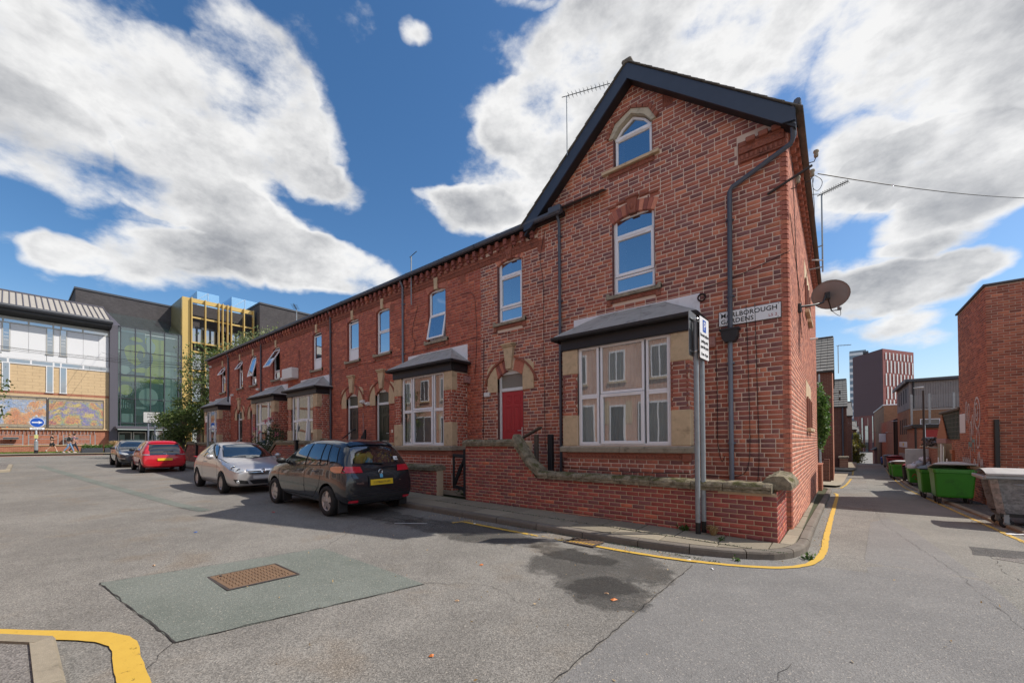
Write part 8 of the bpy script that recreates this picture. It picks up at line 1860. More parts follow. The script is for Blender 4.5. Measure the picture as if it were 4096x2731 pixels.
# --- people walking past the college
plain('skin', (.52, .30, .21), .6, var=.06); plain('cloth_black', (.018, .018, .020), .9, var=.2); plain('cloth_denim', (.16, .26, .40), .9, var=.15); plain('cloth_plum', (.20, .11, .15), .9, var=.2); plain('cloth_navy', (.025, .03, .05), .9); plain('hair_brown', (.10, .055, .03), .8, var=.3, scale=40); plain('hair_ginger', (.26, .13, .05), .8, var=.3, scale=40); plain('hair_dark', (.02, .016, .014), .8, var=.3, scale=40); plain('shoe_white', (.62, .58, .60), .6); plain('shoe_black', (.02, .02, .02), .6); plain('sock_white', (.7, .7, .7), .9); plain('eye', (.02, .02, .02), .3)
def skin_mesh(name, mat, chains, parent, sub=2):
 """chains: lists of (point, radius); the first point of a chain may repeat an earlier point to branch from it"""
 vs, rd, ed, idx = [], [], [], {}
 def vid(p, r):
  k = tuple(round(c, 4) for c in p)
  if k not in idx: idx[k] = len(vs); vs.append(p); rd.append(r)
  return idx[k]
 for ch in chains:
  ids = [vid(p, r) for p, r in ch]; ed += list(zip(ids[:-1], ids[1:]))
 me = bpy.data.meshes.new(name); me.from_pydata(vs, ed, []); o = bpy.data.objects.new('tmp', me); COL.objects.link(o)
 o.modifiers.new('k', 'SKIN'); me.skin_vertices[0].data[0].use_root = True
 for i, r in enumerate(rd): me.skin_vertices[0].data[i].radius = (r, r) if not isinstance(r, tuple) else r
 s = o.modifiers.new('s', 'SUBSURF'); s.levels = sub; s.render_levels = sub
 out = eval_mesh(o); bpy.data.objects.remove(o); out.materials.clear(); out.materials.append(MATS[mat]); out.polygons.foreach_set('use_smooth', [True]*len(out.polygons)); out.name = name
 return put(name, out, parent, world=False)
def person(label, x, y, rz, top, legs, hair, shoes, shorts=False, pose='phone', h=1.75, sleeve=True, shades=False):
 t = thing('person', label, 'person', (x, y, gz(x, y)+.12), rz); k = h/1.75; t.scale = (k,)*3
 V = lambda *a: tuple(a)
 hip = {1: V(.0, .09, .92), -1: V(.0, -.09, .92)}; knee = {1: V(.17, .09, .50), -1: V(-.08, -.09, .49)}; ank = {1: V(.30, .09, .09), -1: V(-.34, -.09, .14)}; toe = {1: V(.46, .10, .05), -1: V(-.22, -.10, .04)}
 pel, waist, chest, neck, head = V(0, 0, .95), V(0, 0, 1.10), V(.02, 0, 1.32), V(.04, 0, 1.50), V(.09 if pose == 'phone' else .06, 0, 1.62)
 sh = {1: V(.01, .19, 1.42), -1: V(.01, -.19, 1.42)}
 if pose == 'phone': elb = {1: V(.02, .23, 1.14), -1: V(.02, -.23, 1.14)}; wri = {1: V(.25, .12, 1.20), -1: V(.26, -.10, 1.22)}
 elif pose == 'pockets': elb = {1: V(-.08, .26, 1.15), -1: V(-.08, -.26, 1.15)}; wri = {1: V(.10, .20, .96), -1: V(.12, -.20, .98)}
 else: elb = {1: V(-.10, .24, 1.14), -1: V(.02, -.25, 1.13)}; wri = {1: V(.12, .16, 1.02), -1: V(.22, -.12, 1.08)}
 body = [[(pel, .10), (waist, .105), (chest, .125), (neck, .052), (V(neck[0]+.02, 0, 1.54), .05)]]
 for s in (1, -1):
  body += [[(chest, .125), (sh[s], .055), (elb[s], .042), (wri[s], .028)], [(pel, .10), (hip[s], .085), (knee[s], .055), (ank[s], .036), (toe[s], .034)]]
  d = (Vector(wri[s])-Vector(elb[s])).normalized(); up = Vector((0, 0, 1)); sd = d.cross(up).normalized(); w = Vector(wri[s]); pal = w+d*.05
  body[-2].append((tuple(pal), .030))
  for f, L_ in ((-1.5, .055), (-.5, .07), (.5, .065), (1.5, .05)):
   a = pal+d*.03+sd*f*.017; b = a+d*L_*.55-up*.012; c = b+d*L_*.4-up*.026; body.append([(tuple(pal), .030), (tuple(a), .0095), (tuple(b), .009), (tuple(c), .008)])
  a = w+d*.03+sd*(-s)*.035; body.append([(tuple(w), .028), (tuple(a), .011), (tuple(a+d*.035-up*.01), .0095)])
 skin_mesh('body', 'skin', body, t)
 hd = Vector(head); tilt = R(28 if pose == 'phone' else 4); m = MB(); m.ball((0, 0, 0), .1, 16, 12, (.98, .78, 1.22)); m.ball((.062, 0, -.075), .045, 10, 8, (.9, 1, .8))
 m.add([(.09, -.012, .02), (.09, .012, .02), (.128, .012, -.022), (.128, -.012, -.022), (.085, 0, -.035)], [(0, 1, 2, 3), (3, 2, 4)])
 for s in (1, -1): m.ball((0, s*.078, -.005), .024, 8, 6, (.8, .4, 1.2))
 Mh = Matrix.Translation(hd) @ Matrix.Rotation(tilt, 4, 'Y'); m.xf(Mh).build('head', 'skin', t, world=False)
 m = MB()
 for s in (1, -1): m.ball((.083, s*.032, .022), .012, 8, 6, (.7, 1.2, .8))
 m.bbox(.086, .096, -.022, .022, -.066, -.060, .002)
 if shades: m.bbox(.088, .10, -.07, .07, .008, .04, .006)
 m.xf(Mh).build('face', 'eye', t, world=False)
 m = MB(); m.ball((-.016, 0, .026), .108, 16, 12, (1.0, .86, 1.14)); m.v = [p for p in m.v]; keep = [f for f in m.f if not all(m.v[i][0] > .048 and m.v[i][2] < .075 for i in f) and not any(m.v[i][2] < -.075 for i in f)]; m.f = keep; m.sm = [True]*len(keep)
 m.v = [tuple(Vector(p)*(1+.03*math.sin(60*p[1])*math.sin(50*p[2]))) for p in m.v]; m.xf(Mh).build('hair', hair, t, world=False)
 e = .014; up = [[(V(0, 0, .93), .115), (waist, .105+e), (chest, .125+e), (V(.03, 0, 1.47), .07)]]
 for s in (1, -1):
  q = Vector(sh[s]).lerp(Vector(elb[s]), .65); up.append([(chest, .125+e), (sh[s], .055+e), (elb[s], .042+e), (tuple(Vector(wri[s]).lerp(Vector(elb[s]), .12)), .034+e)] if sleeve else [(chest, .125+e), (sh[s], .055+e), (tuple(q), .05+e)])
 skin_mesh('jacket' if sleeve else 't_shirt', top, up, t)
 lo = [[(V(0, 0, 1.0), .105), (pel, .115)]]
 for s in (1, -1): lo.append([(pel, .115), (hip[s], .095), (knee[s], .07), (tuple(Vector(ank[s]).lerp(Vector(knee[s]), .08)), .05)] if not shorts else [(pel, .115), (hip[s], .10), (tuple(Vector(hip[s]).lerp(Vector(knee[s]), .9)), .085)])
 skin_mesh('shorts' if shorts else 'trousers', legs, lo, t)
 for s in (1, -1):
  a, b = Vector(ank[s]), Vector(toe[s]); d = (b-a).normalized(); skin_mesh('shoe', shoes, [[(tuple(a-d*.05+Vector((0, 0, -.035))), .042), (tuple(a+d*.05+Vector((0, 0, -.03))), .045), (tuple(b+d*.02), .036)]], t, 1)
  if shorts: skin_mesh('sock', 'sock_white', [[(tuple(a), .044), (tuple(a.lerp(Vector(knee[s]), .28)), .048)]], t, 1)
 if pose == 'phone': m = MB(); m.bbox(.30, .38, -.03, .03, 1.20, 1.21, .004); m.build('phone', 'shoe_black', t, world=False)
person('person in a black t-shirt and shorts looking down at a phone', -54.4, -6.0, R(78), 'cloth_black', 'cloth_black', 'hair_brown', 'shoe_black', True, 'phone', 1.78, False)
person('person in a black jacket and blue jeans with white trainers', -52.2, -5.1, R(80), 'cloth_black', 'cloth_denim', 'hair_ginger', 'shoe_white', False, 'pockets', 1.72)
person('person in a plum t-shirt and sunglasses behind the black jacket', -52.9, -4.75, R(80), 'cloth_plum', 'cloth_navy', 'hair_dark', 'shoe_white', False, 'other', 1.74, False, True)
# --- plants
def leaf_mat(name, c0, c1, c2):
 t = NT(name); a = t.n('ShaderNodeAttribute', attribute_name='rnd'); sp = t.n('ShaderNodeSeparateXYZ'); t.L.new(a.outputs['Vector'], sp.inputs[0])
 c = t.ramp(sp.outputs[0], [(0, c0), (.55, c1), (1, c2)]); d = t.n('ShaderNodeBsdfPrincipled'); t.L.new(c, d.inputs['Base Color']); d.inputs['Roughness'].default_value = .5
 tl = t.n('ShaderNodeBsdfTranslucent'); x = t.n('ShaderNodeVectorMath', operation='SCALE'); t.L.new(c, x.inputs[0]); x.inputs['Scale'].default_value = 1.3; t.L.new(x.outputs[0], tl.inputs['Color'])
 m = t.n('ShaderNodeMixShader'); m.inputs[0].default_value = .35; t.L.new(d.outputs[0], m.inputs[1]); t.L.new(tl.outputs[0], m.inputs[2]); t.L.new(m.outputs[0], t.o.inputs[0])
leaf_mat('leaf_green', (.05, .085, .02), (.10, .15, .035), (.19, .23, .07)); leaf_mat('leaf_olive', (.09, .12, .045), (.18, .21, .085), (.29, .31, .15)); leaf_mat('leaf_gloss', (.03, .07, .012), (.07, .15, .025), (.15, .25, .06)); leaf_mat('leaf_yellow', (.10, .12, .02), (.20, .20, .03), (.30, .26, .06)); leaf_mat('leaf_straw', (.35, .22, .09), (.45, .31, .14), (.55, .40, .22)); leaf_mat('leaf_rose', (.02, .04, .016), (.04, .075, .028), (.07, .11, .05)); leaf_mat('berry', (.5, .08, .02), (.6, .12, .03), (.65, .18, .05)); leaf_mat('petal_pink', (.60, .10, .20), (.70, .20, .30), (.75, .35, .42))
plain('bark', (.10, .08, .06), .95, var=.3, scale=12)
def leaves(name, mat, pts, size, parent, seed=1, ratio=.5, droop=.0, kind='stuff', world=True):
 r = np.random.RandomState(seed); n = len(pts); P_ = np.array(pts); d = r.normal(size=(n, 3)); d[:, 2] -= droop; d /= np.linalg.norm(d, axis=1)[:, None]; u = r.normal(size=(n, 3)); u = np.cross(d, u); u /= np.linalg.norm(u, axis=1)[:, None]; nn = np.cross(d, u)
 L_ = size*r.uniform(.6, 1.25, n)[:, None]; W = L_*ratio*.5
 v = np.stack([P_, P_+d*L_*.45+u*W+nn*W*.3, P_+d*L_, P_+d*L_*.45-u*W+nn*W*.3], 1).reshape(-1, 3)
 me = bpy.data.meshes.new(name); me.vertices.add(4*n); me.vertices.foreach_set('co', v.ravel()); me.loops.add(4*n); me.loops.foreach_set('vertex_index', np.arange(4*n, dtype=np.int32)); me.polygons.add(n); me.polygons.foreach_set('loop_start', np.arange(0, 4*n, 4, dtype=np.int32)); me.polygons.foreach_set('loop_total', np.full(n, 4, dtype=np.int32))
 at = me.attributes.new('rnd', 'FLOAT_VECTOR', 'POINT'); at.data.foreach_set('vector', np.repeat(np.c_[r.rand(n), r.rand(n), np.zeros(n)], 4, axis=0).ravel()); me.materials.append(MATS[mat]); me.update(calc_edges=True)
 return put(name, me, parent, kind=kind, world=world)
def tree(label, x, y, zc, rx, ry, rz, n, leaf, size, z0=None, clumps=60, seed=1, droop=.3, trunk=.12, group=None, cat='tree', name='tree', lean=(0, 0)):
 z0 = gz(x, y) if z0 is None else z0; t = thing(name, label, cat, (x, y, z0), 0, group); r = random.Random(seed); m = MB(); top = Vector((x+lean[0], y+lean[1], zc))
 m.tube([(x, y, z0), (x+lean[0]*.4, y+lean[1]*.4, z0+(zc-z0)*.5), tuple(top)], [trunk, trunk*.75, trunk*.35], 8); cl = []
 for i in range(clumps):
  while True:
   q = Vector((r.uniform(-1, 1), r.uniform(-1, 1), r.uniform(-1, 1)))
   if .35 < q.length < 1: break
  c = top+Vector((q.x*rx, q.y*ry, q.z*rz)); cl.append((c, r.uniform(.16, .34)*min(rx, ry, rz)*1.1))
  b = Vector((x, y, z0+(zc-z0)*r.uniform(.35, .9))); m.tube([tuple(b), tuple(b.lerp(c, .6)+Vector((0, 0, .15))), tuple(c)], [trunk*.3, trunk*.16, trunk*.05], 5)
 m.build('trunk', 'bark', t); pts = []
 for i in range(n):
  c, s = cl[r.randrange(len(cl))]; q = Vector((r.gauss(0, 1), r.gauss(0, 1), r.gauss(0, .8)))*s*.75; pts.append(tuple(c+q))
 leaves('crown', leaf, pts, size, t, seed, droop=droop); return t
tree('tall leafy tree beyond the end of the terrace, before the gold building', -36.8, 1.3, 6.4, 1.8, 1.8, 2.7, 4600, 'leaf_green', .20, clumps=50, seed=3)
tree('low dark bushy tree with bright tips by the far garden wall', -37.4, -.3, 3.2, 1.7, 1.4, 1.8, 7500, 'leaf_green', .17, clumps=55, seed=5)
tree('feathery olive tree rising behind the far terrace roofs', -38.5, 6.0, 8.9, 4.3, 3.0, 2.3, 12000, 'leaf_olive', .26, clumps=80, seed=7, droop=.6, trunk=.2)
tree('olive tree behind the roof near the television aerial', -35.5, 8.0, 9.9, 2.4, 2.0, 1.6, 2600, 'leaf_olive', .26, clumps=36, seed=9, droop=.6)
tree('yellowing small street tree down the alley on the left', 2.35, 57, .4, .9, 2.6, 2.0, 5200, 'leaf_yellow', .16, clumps=40, seed=11, trunk=.1)
rw_ = tree('rowan with orange berries at the left edge of the street', -22.5, -9.75, 3.7, 1.15, 1.0, 2.2, 2400, 'leaf_green', .13, clumps=34, seed=13, trunk=.09)
r = random.Random(4); pts = []
for i in range(16):
 c = Vector((-22.5+r.uniform(-1.1, 1.1), -9.75+r.uniform(-.4, 1.0), 3.7+r.uniform(-2.1, 2.1))); pts += [tuple(c+Vector((r.gauss(0, .08), r.gauss(0, .08), r.gauss(0, .05)))) for k in range(22)]
leaves('berries', 'berry', pts, .06, rw_, 3, ratio=1.1)
def shrub(label, x, y, z, rx, ry, rz, n, leaf, size, seed, name='shrub', cat='shrub', group=None, droop=.2, ratio=.5):
 t = thing(name, label, cat, (x, y, z), 0, group); r = random.Random(seed); pts = []; m = MB()
 for k in range(9): a = r.uniform(0, 6.28); m.tube([(x, y, z), (x+rx*.7*math.cos(a), y+ry*.7*math.sin(a), z+rz*r.uniform(.6, 1.6))], [.014, .006], 4)
 m.build('stems', 'bark', t)
 for i in range(n):
  while True:
   q = Vector((r.uniform(-1, 1), r.uniform(-1, 1), r.uniform(-1, 1)))
   if q.length < 1: break
  f = 1+.25*math.sin(5*q.x+seed)*math.cos(4*q.z+seed); pts.append((x+q.x*rx*f, y+q.y*ry*f, z+rz+q.z*rz*f))
 leaves('foliage', leaf, pts, size, t, seed, droop=droop, ratio=ratio); return t
shrub('glossy green ivy bush spilling over the alley corner of the house', .16, 11.75, 1.25, .24, .5, 1.2, 2600, 'leaf_gloss', .11, 3, 'ivy', 'ivy', ratio=.6)
ro = shrub('rose bush with pink blooms behind the silver car roof', -19.6, -.85, .2, .85, .4, 1.15, 2400, 'leaf_rose', .10, 5, 'rose_bush', 'rose bush')
ro2 = shrub('smaller rose bush with pink blooms left of the larger one', -21.6, -.9, .2, .8, .35, .85, 1200, 'leaf_rose', .10, 6, 'rose_bush', 'rose bush')
def blooms(t, spots, seed):
 r = random.Random(seed)
 for (x, y, z) in spots:
  pts = [(x+r.gauss(0, .035), y+r.gauss(0, .035), z+r.gauss(0, .03)) for k in range(26)]; leaves('rose_bloom', 'petal_pink', pts, .07, t, seed, ratio=1.0, kind=None)
  m = MB(); m.tube([(x, y, z), (x*.9+t.location.x*.1, y, z-.7)], .007, 4); m.build('stem', 'leaf_green', t)
blooms(ro, [(-19.9, -.9, 2.72), (-19.2, -.9, 2.0), (-19.05, -.95, 1.96), (-20.4, -.9, 2.62)], 2); blooms(ro2, [(-21.7, -.9, 2.3), (-21.1, -.9, 2.1), (-22.0, -.9, 1.9)], 3)
def planter(label, x, y0, y1, seed):
 t = thing('planter', label, 'planter', (x, y0, gz(x, y0)+.11), 0, 'planters before the college'); z = gz(x, y0)+.11; m = MB(); m.bbox(x-.4, x+.4, y0, y1, z, z+.42, .02); m.build('trough', 'college_dark', t); r = random.Random(seed)
 pts = [(x+r.uniform(-.36, .36), r.uniform(y0+.05, y1-.05), z+.42+abs(r.gauss(0, .13))) for k in range(900)]; leaves('foliage', 'leaf_gloss', pts, .12, t, seed)
 return t
planter('low dark planter with green plants left of the glass entrance', -52.3, -4.35, -3.0, 3); planter('second dark planter with green plants by the straw grasses', -52.2, -2.9, -1.6, 5)
def grass_clump(label, x, y, r_, h_, n, seed, mat='leaf_straw', name='grass_clump', z=None):
 z = gz(x, y)+.11 if z is None else z; r = np.random.RandomState(seed); m = MB()
 for i in range(n):
  a = r.uniform(0, 6.28); d = r.uniform(.15, 1)*r_; w = .007+r_*.012; q = [(x+d*.25*math.cos(a)*t_, y+d*.25*math.sin(a)*t_, z) for t_ in (1,)][0]; p1 = (x+d*.6*math.cos(a), y+d*.6*math.sin(a), z+h_*r.uniform(.6, .95)); p2 = (x+d*1.1*math.cos(a), y+d*1.1*math.sin(a), z+h_*r.uniform(.45, 1.0))
  sx, sy = -math.sin(a)*w, math.cos(a)*w; m.add([(q[0]-sx, q[1]-sy, q[2]), (q[0]+sx, q[1]+sy, q[2]), (p1[0]+sx, p1[1]+sy, p1[2]), (p1[0]-sx, p1[1]-sy, p1[2]), p2], [(0, 1, 2, 3), (3, 2, 4)])
 me = m.mesh(name, mat); at = me.attributes.new('rnd', 'FLOAT_VECTOR', 'POINT'); at.data.foreach_set('vector', np.c_[np.repeat(r.rand(n), 5), np.zeros(5*n), np.zeros(5*n)].ravel()); o = put(name, me); tag(o, label, 'grass'); return o
for i, (y, lab) in enumerate(((-2.1, 'straw coloured ornamental grass nearest the planters'), (-1.3, 'middle straw coloured ornamental grass'), (-.5, 'straw coloured ornamental grass by the dark pier'))): grass_clump(lab, -52.6, y, .75, 1.15, 260, i+2)
grass_clump('tuft of dry weeds at the foot of the parking sign post', -.92, -1.58, .14, .16, 90, 8, z=gz(-.9, -1.5)+.115, name='weed_tuft')
def weed(label, x, y, s, seed, z=None):
 r = random.Random(seed); z = gz(x, y)+.115 if z is None else z; pts = [(x+r.gauss(0, s*.35), y+r.gauss(0, s*.25), z+abs(r.gauss(0, s*.35))) for k in range(46)]; o = leaves('weed', 'leaf_gloss', pts, s*.6, None, seed, kind=None, droop=-.4); tag(o, label, 'weed')
weed('green weed at the wall foot left of the sign post', -1.35, -1.50, .13, 2); weed('small green weed in the kerb joint at the corner', -.44, -2.43, .06, 3, gz(-.4, -2.4)); weed('green weed by the rounded kerb end', .30, -1.75, .09, 4, gz(.3, -1.7)); weed('nettles under the black garden gate', -6.95, -1.1, .2, 5, .17); weed('small weed between paving slabs near the corner', -.75, -1.85, .06, 6)
pts = []
r = random.Random(12)
for i in range(700): x = r.uniform(-7, .1); pts.append((x, -2.085+r.gauss(0, .012), gz(x, -2)+UPK+.002))
for i in range(900): x = r.uniform(-8, -.6); pts.append((x, -2.70+r.uniform(-.0, .03), gz(x, -2.7)+.008))
mo = leaves('moss', 'leaf_rose', pts, .022, None, 4, droop=-1)
# --- street furniture, signs, aerials, wires, litter
def plate(parent, name, mat, c, w, h_, ux, n, t=.004, rad=.02, edge=None):
 """thin rounded plate centred at c"""
 ux, n = Vector(ux).normalized(), Vector(n).normalized(); uy = Vector((0, 0, 1)); p = []
 for cx, cy, a0 in ((w/2-rad, h_/2-rad, 0), (-w/2+rad, h_/2-rad, 90), (-w/2+rad, -h_/2+rad, 180), (w/2-rad, -h_/2+rad, 270)):
  for k in range(5): a = R(a0+k*22.5); p.append((cx+rad*math.cos(a), cy+rad*math.sin(a)))
 f = [Vector(c)+ux*a+uy*b+n*t/2 for a, b in p]; bk = [Vector(c)+ux*a+uy*b-n*t/2 for a, b in p]; k = len(p); m = MB(); m.add(f+bk, [list(range(k)), list(range(k, 2*k))[::-1]]+[(i, k+i, k+(i+1) % k, (i+1) % k) for i in range(k)]); return m.build(name, mat, parent)
def street_nameplate():
 t = thing('street_nameplate', 'white street nameplate lettered Marlborough Gardens on the gable wall', 'sign', (-.62, 0, 3.72)); y = -.022
 m = MB(); m.bbox(-1.125, -.115, y-.0, -.006, 3.715, 4.0, .003); m.build('border', 'sign_black', t); m = MB(); m.bbox(-1.115, -.125, y-.004, y+.002, 3.725, 3.99, .002); m.build('face', 'sign_white', t)
 text_on('MARLBOROUGH', .118, 'sign_black', t, (-1.085, y-.006, 3.872), (1, 0, 0), (0, 0, 1), space=1.04, bold=.0014); text_on('GARDENS', .118, 'sign_black', t, (-1.085, y-.006, 3.757), (1, 0, 0), (0, 0, 1), space=1.04, bold=.0014); text_on('LS 2', .068, 'sign_red', t, (-.31, y-.006, 3.765), (1, 0, 0), (0, 0, 1), space=1.15)
 for x, z in ((-1.085, 3.97), (-.155, 3.97), (-1.085, 3.745), (-.165, 3.745)): m = MB(); m.lathe([(0, -.004), (.007, -.003), (.008, .0)], (x, y-.004, z), 'y', 8); m.build('screw', 'old_wood', t)
street_nameplate()
def parking_post():
 t = thing('parking_sign', 'grey twin post parking sign reading permit holders parking only past this point', 'sign', (-1.12, -1.6, gz(-1.1, -1.6)+.11)); z0 = gz(-1.1, -1.6)+.1
 xs = ((-1.13, -1.63, 3.48), (-1.085, -1.46, 3.50))
 for x, y, zt in xs:
  m = MB(); m.tube([(x, y, z0), (x, y, zt)], .038, 14); m.build('post', 'galvanised', t); m = MB(); m.tube([(x, y, z0), (x, y, z0+.20)], .0395, 14, False); m.build('post_sleeve', 'black_metal', t)
  m = MB(); m.lathe([(0, .012), (.03, .01), (.04, 0)], (x, y, zt), 'z', 14); m.build('post_cap', 'galvanised', t)
 dirx = Vector((.78, .50, 0)).normalized(); n1 = Vector((dirx.y, -dirx.x, 0));
 A = Vector((-1.035, -1.52, 3.19)); ux = Vector((.06, 1, 0)).normalized(); n = Vector((ux.y, -ux.x, 0)); W_, H_ = .46, .68
 plate(t, 'sign_border', 'sign_black', A, W_, H_, ux, n, .006, .03); plate(t, 'sign_face', 'sign_white', A+n*.005, W_-.018, H_-.018, ux, n, .004, .026)
 plate(t, 'parking_symbol', 'sign_blue', A+n*.009+Vector((0, 0, .20)), .155, .19, ux, n, .003, .012)
 o = A+n*.012; put_t = lambda s, sz, du, dz, mt, al='CENTER': text_on(s, sz, mt, t, o+ux*du+Vector((0, 0, dz)), ux, (0, 0, 1), align=al, bold=.0006)
 put_t('P', .20, 0, .128, 'sign_white'); put_t('Permit holders', .066, 0, .02, 'sign_black'); put_t('parking only', .066, 0, -.075, 'sign_black'); put_t('past this point', .066, 0, -.165, 'sign_black'); put_t('8 am - 8 pm', .066, 0, -.28, 'sign_black')
 B = Vector((-1.185, -1.60, 3.27)); ux2 = Vector((.02, 1, 0)).normalized(); n2 = Vector((-ux2.y, ux2.x, 0)); plate(t, 'sign_back', 'sign_back', B, .40, .72, ux2, n2, .006, .03); plate(t, 'sign_face', 'sign_white', B+n2*.005, .39, .71, ux2, n2, .003, .028)
 for z in (3.50, 2.98):
  m = MB(); q = B-n2*.012+Vector((0, 0, z-3.27)); m.tube([tuple(q-ux2*.18), tuple(q+ux2*.18)], .012, 5); m.build('sign_rail', 'galvanised', t)
  q = A-n*.012+Vector((0, 0, z-3.22)); m = MB(); m.tube([tuple(q-ux*.17), tuple(q+ux*.17)], .012, 5); m.build('sign_rail', 'galvanised', t)
  for x, y, zt in xs: m = MB(); m.lathe([(.039, -.014), (.046, -.014), (.046, .014), (.039, .014)], (x, y, z), 'z', 14); m.build('post_clip', 'steel', t)
plain('sign_back', (.20, .215, .225), .4, metal=.4, var=.1)
parking_post()
def one_way():
 x, y = -53.2, -6.95; z0 = gz(x, y)+.11; t = thing('road_sign', 'round blue one way arrow sign on a grey post', 'road sign', (x, y, z0))
 m = MB(); m.tube([(x, y, z0), (x, y, z0+.28)], .125, 12); m.build('post_foot', 'black_metal', t); m = MB(); m.tube([(x, y, z0+.28), (x, y, z0+1.05)], .125, 12); m.tube([(x, y, z0+1.05), (x, y, z0+1.1), (x, y, 3.95)], [.12, .07, .07], 12); m.build('post', 'galvanised', t)
 cx = x+.1; n = Vector((1, 0, 0)); cz = 3.52
 m = MB(); m.lathe([(0, 0), (.42, 0), (.42, .012), (0, .012)], (cx, y+.05, cz), 'x', 36, False); m.build('disc_rim', 'sign_white', t); m = MB(); m.lathe([(0, 0), (.395, 0), (.395, .006), (0, .006)], (cx+.010, y+.05, cz), 'x', 36, False); m.build('disc', 'sign_blue', t)
 m = MB(); m.prism([(y+.05-.30, cz+.045), (y+.05-.30, cz-.045), (y+.05+.10, cz-.045), (y+.05+.06, cz-.13), (y+.05+.32, cz), (y+.05+.06, cz+.13), (y+.05+.10, cz+.045)], 'x', cx+.016, cx+.022); m.build('arrow', 'sign_white', t)
 plate(t, 'plate_border', 'sign_black', (cx, y+.05, 2.99), .86, .21, (0, 1, 0), (1, 0, 0), .006, .03); plate(t, 'plate_face', 'sign_white', (cx+.005, y+.05, 2.99), .83, .18, (0, 1, 0), (1, 0, 0), .004, .026); text_on('One way', .155, 'sign_black', t, (cx+.010, y+.05, 2.945), (0, 1, 0), (0, 0, 1), align='CENTER', ext=.001)
 m = MB(); m.tube([(x, y, 3.95), (x, y, 4.02)], .03, 6); m.bbox(x-.12, x+.12, y-.07, y+.07, 4.0, 4.14, .02); m.build('sign_lamp', 'lantern_grey', t); plate(t, 'notice', 'notice_yellow', (x+.14, y, 2.3), .22, .32, (0, 1, 0), (1, 0, 0), .004, .02)
plain('notice_yellow', (.50, .50, .20), .6)
one_way()
def permit_ends():
 x, y = -46.5, -.55; z0 = gz(x, y)+.1; t = thing('road_sign', 'grey twin post sign reading permit parking area ends', 'road sign', (x, y, z0))
 for dy in (-.22, .22): m = MB(); m.tube([(x, y+dy, z0), (x, y+dy, 4.25)], .06, 10); m.build('post', 'pipe_grey', t)
 c = (x+.1, y, 3.93); plate(t, 'sign_border', 'sign_black', c, 1.17, .95, (0, 1, 0), (1, 0, 0), .008, .07); plate(t, 'sign_face', 'sign_paper', (c[0]+.006, y, c[2]), 1.11, .89, (0, 1, 0), (1, 0, 0), .004, .06)
 for s, z, sz in (('Permit', .20, .22), ('parking', -.01, .22), ('area', -.20, .20), ('ENDS', -.41, .23)): text_on(s, sz, 'sign_black', t, (c[0]+.012, y, c[2]+z), (0, 1, 0), (0, 0, 1), align='CENTER', ext=.001, bold=.002)
plain('sign_paper', (.50, .50, .49), .5)
permit_ends()
m = MB(); m.tube([(-22.6, -2.6, gz(-22.6, -2.6)), (-22.6, -2.6, 2.95)], .045, 8); zt = 2.95
t = thing('parking_sign', 'slim grey post with small white parking plate before the roses', 'sign', (-22.6, -2.6, gz(-22.6, -2.6)+.1)); m.build('post', 'galvanised', t); plate(t, 'sign_plate', 'sign_white', (-22.6, -2.66, 2.72), .30, .30, (1, 0, 0), (0, -1, 0), .006, .03); text_on('P', .16, 'sign_black', t, (-22.6, -2.665, 2.70), (1, 0, 0), (0, 0, 1), align='CENTER');
def aerial(label, x, y, z0, z1, arm, n=10, elem=.13, r=.014, tilt=0.):
 t = thing('tv_aerial', label, 'aerial', (x, y, z0), group='television aerials'); m = MB(); m.tube([(x, y, z0), (x, y, z1)], r, 6); m.build('mast', 'galvanised', t); a = Vector(arm); L_ = a.length; u = a.normalized(); sd = u.cross(Vector((0, 0, 1))).normalized(); up = sd.cross(u)
 m = MB(); o = Vector((x, y, z1)); m.tube([tuple(o-u*.12), tuple(o+a)], r*.6, 5); m.build('boom', 'black_metal', t); m = MB()
 for i in range(n): p = o+a*(i+.5)/n; m.tube([tuple(p-sd*elem), tuple(p+sd*elem)], r*.3, 4); m.tube([tuple(p-up*elem*.5), tuple(p+up*elem*.5)], r*.3, 4)
 m.build('elements', 'black_metal', t); return t
aerial('long aerial on a mast against the left slope of the gable', -4.27, -.3, 8.3, 9.72, (.98, .25, -.08), 11, .10)
aerial('bare white aerial pole fixed to the wall of the green door house', -10.42, -.12, 6.15, 7.78, (.42, -.1, 0), 1, .02, .02)
aerial('aerial with orange directors over the middle of the terrace roof', -28.3, 3.9, 8.7, 10.75, (.7, -.5, .1), 6, .2, .03); aerial('short white aerial pole at the far end of the roof', -37.0, 2.0, 6.8, 9.0, (.3, -.2, 0), 1, .03, .03)
al = aerial('aerial mast clamped to the alley eave behind the dish', .34, 6.8, 6.6, 8.95, (.62, -.3, 0), 12, .12, .022)
m = MB(); m.tube([(.34, 6.8, 8.95), (.12, 6.7, 8.98)], .012, 5); m.tube([(0, 6.8, 6.75), (.36, 6.8, 6.75)], .02, 6); m.tube([(0, 6.8, 7.35), (.36, 6.8, 7.4)], .02, 6); m.build('wall_bracket', 'galvanised', al)
aerial('small aerial on the first gabled house down the alley', .7, 23.3, 5.6, 7.3, (.62, .5, .04), 9, .1, .02)
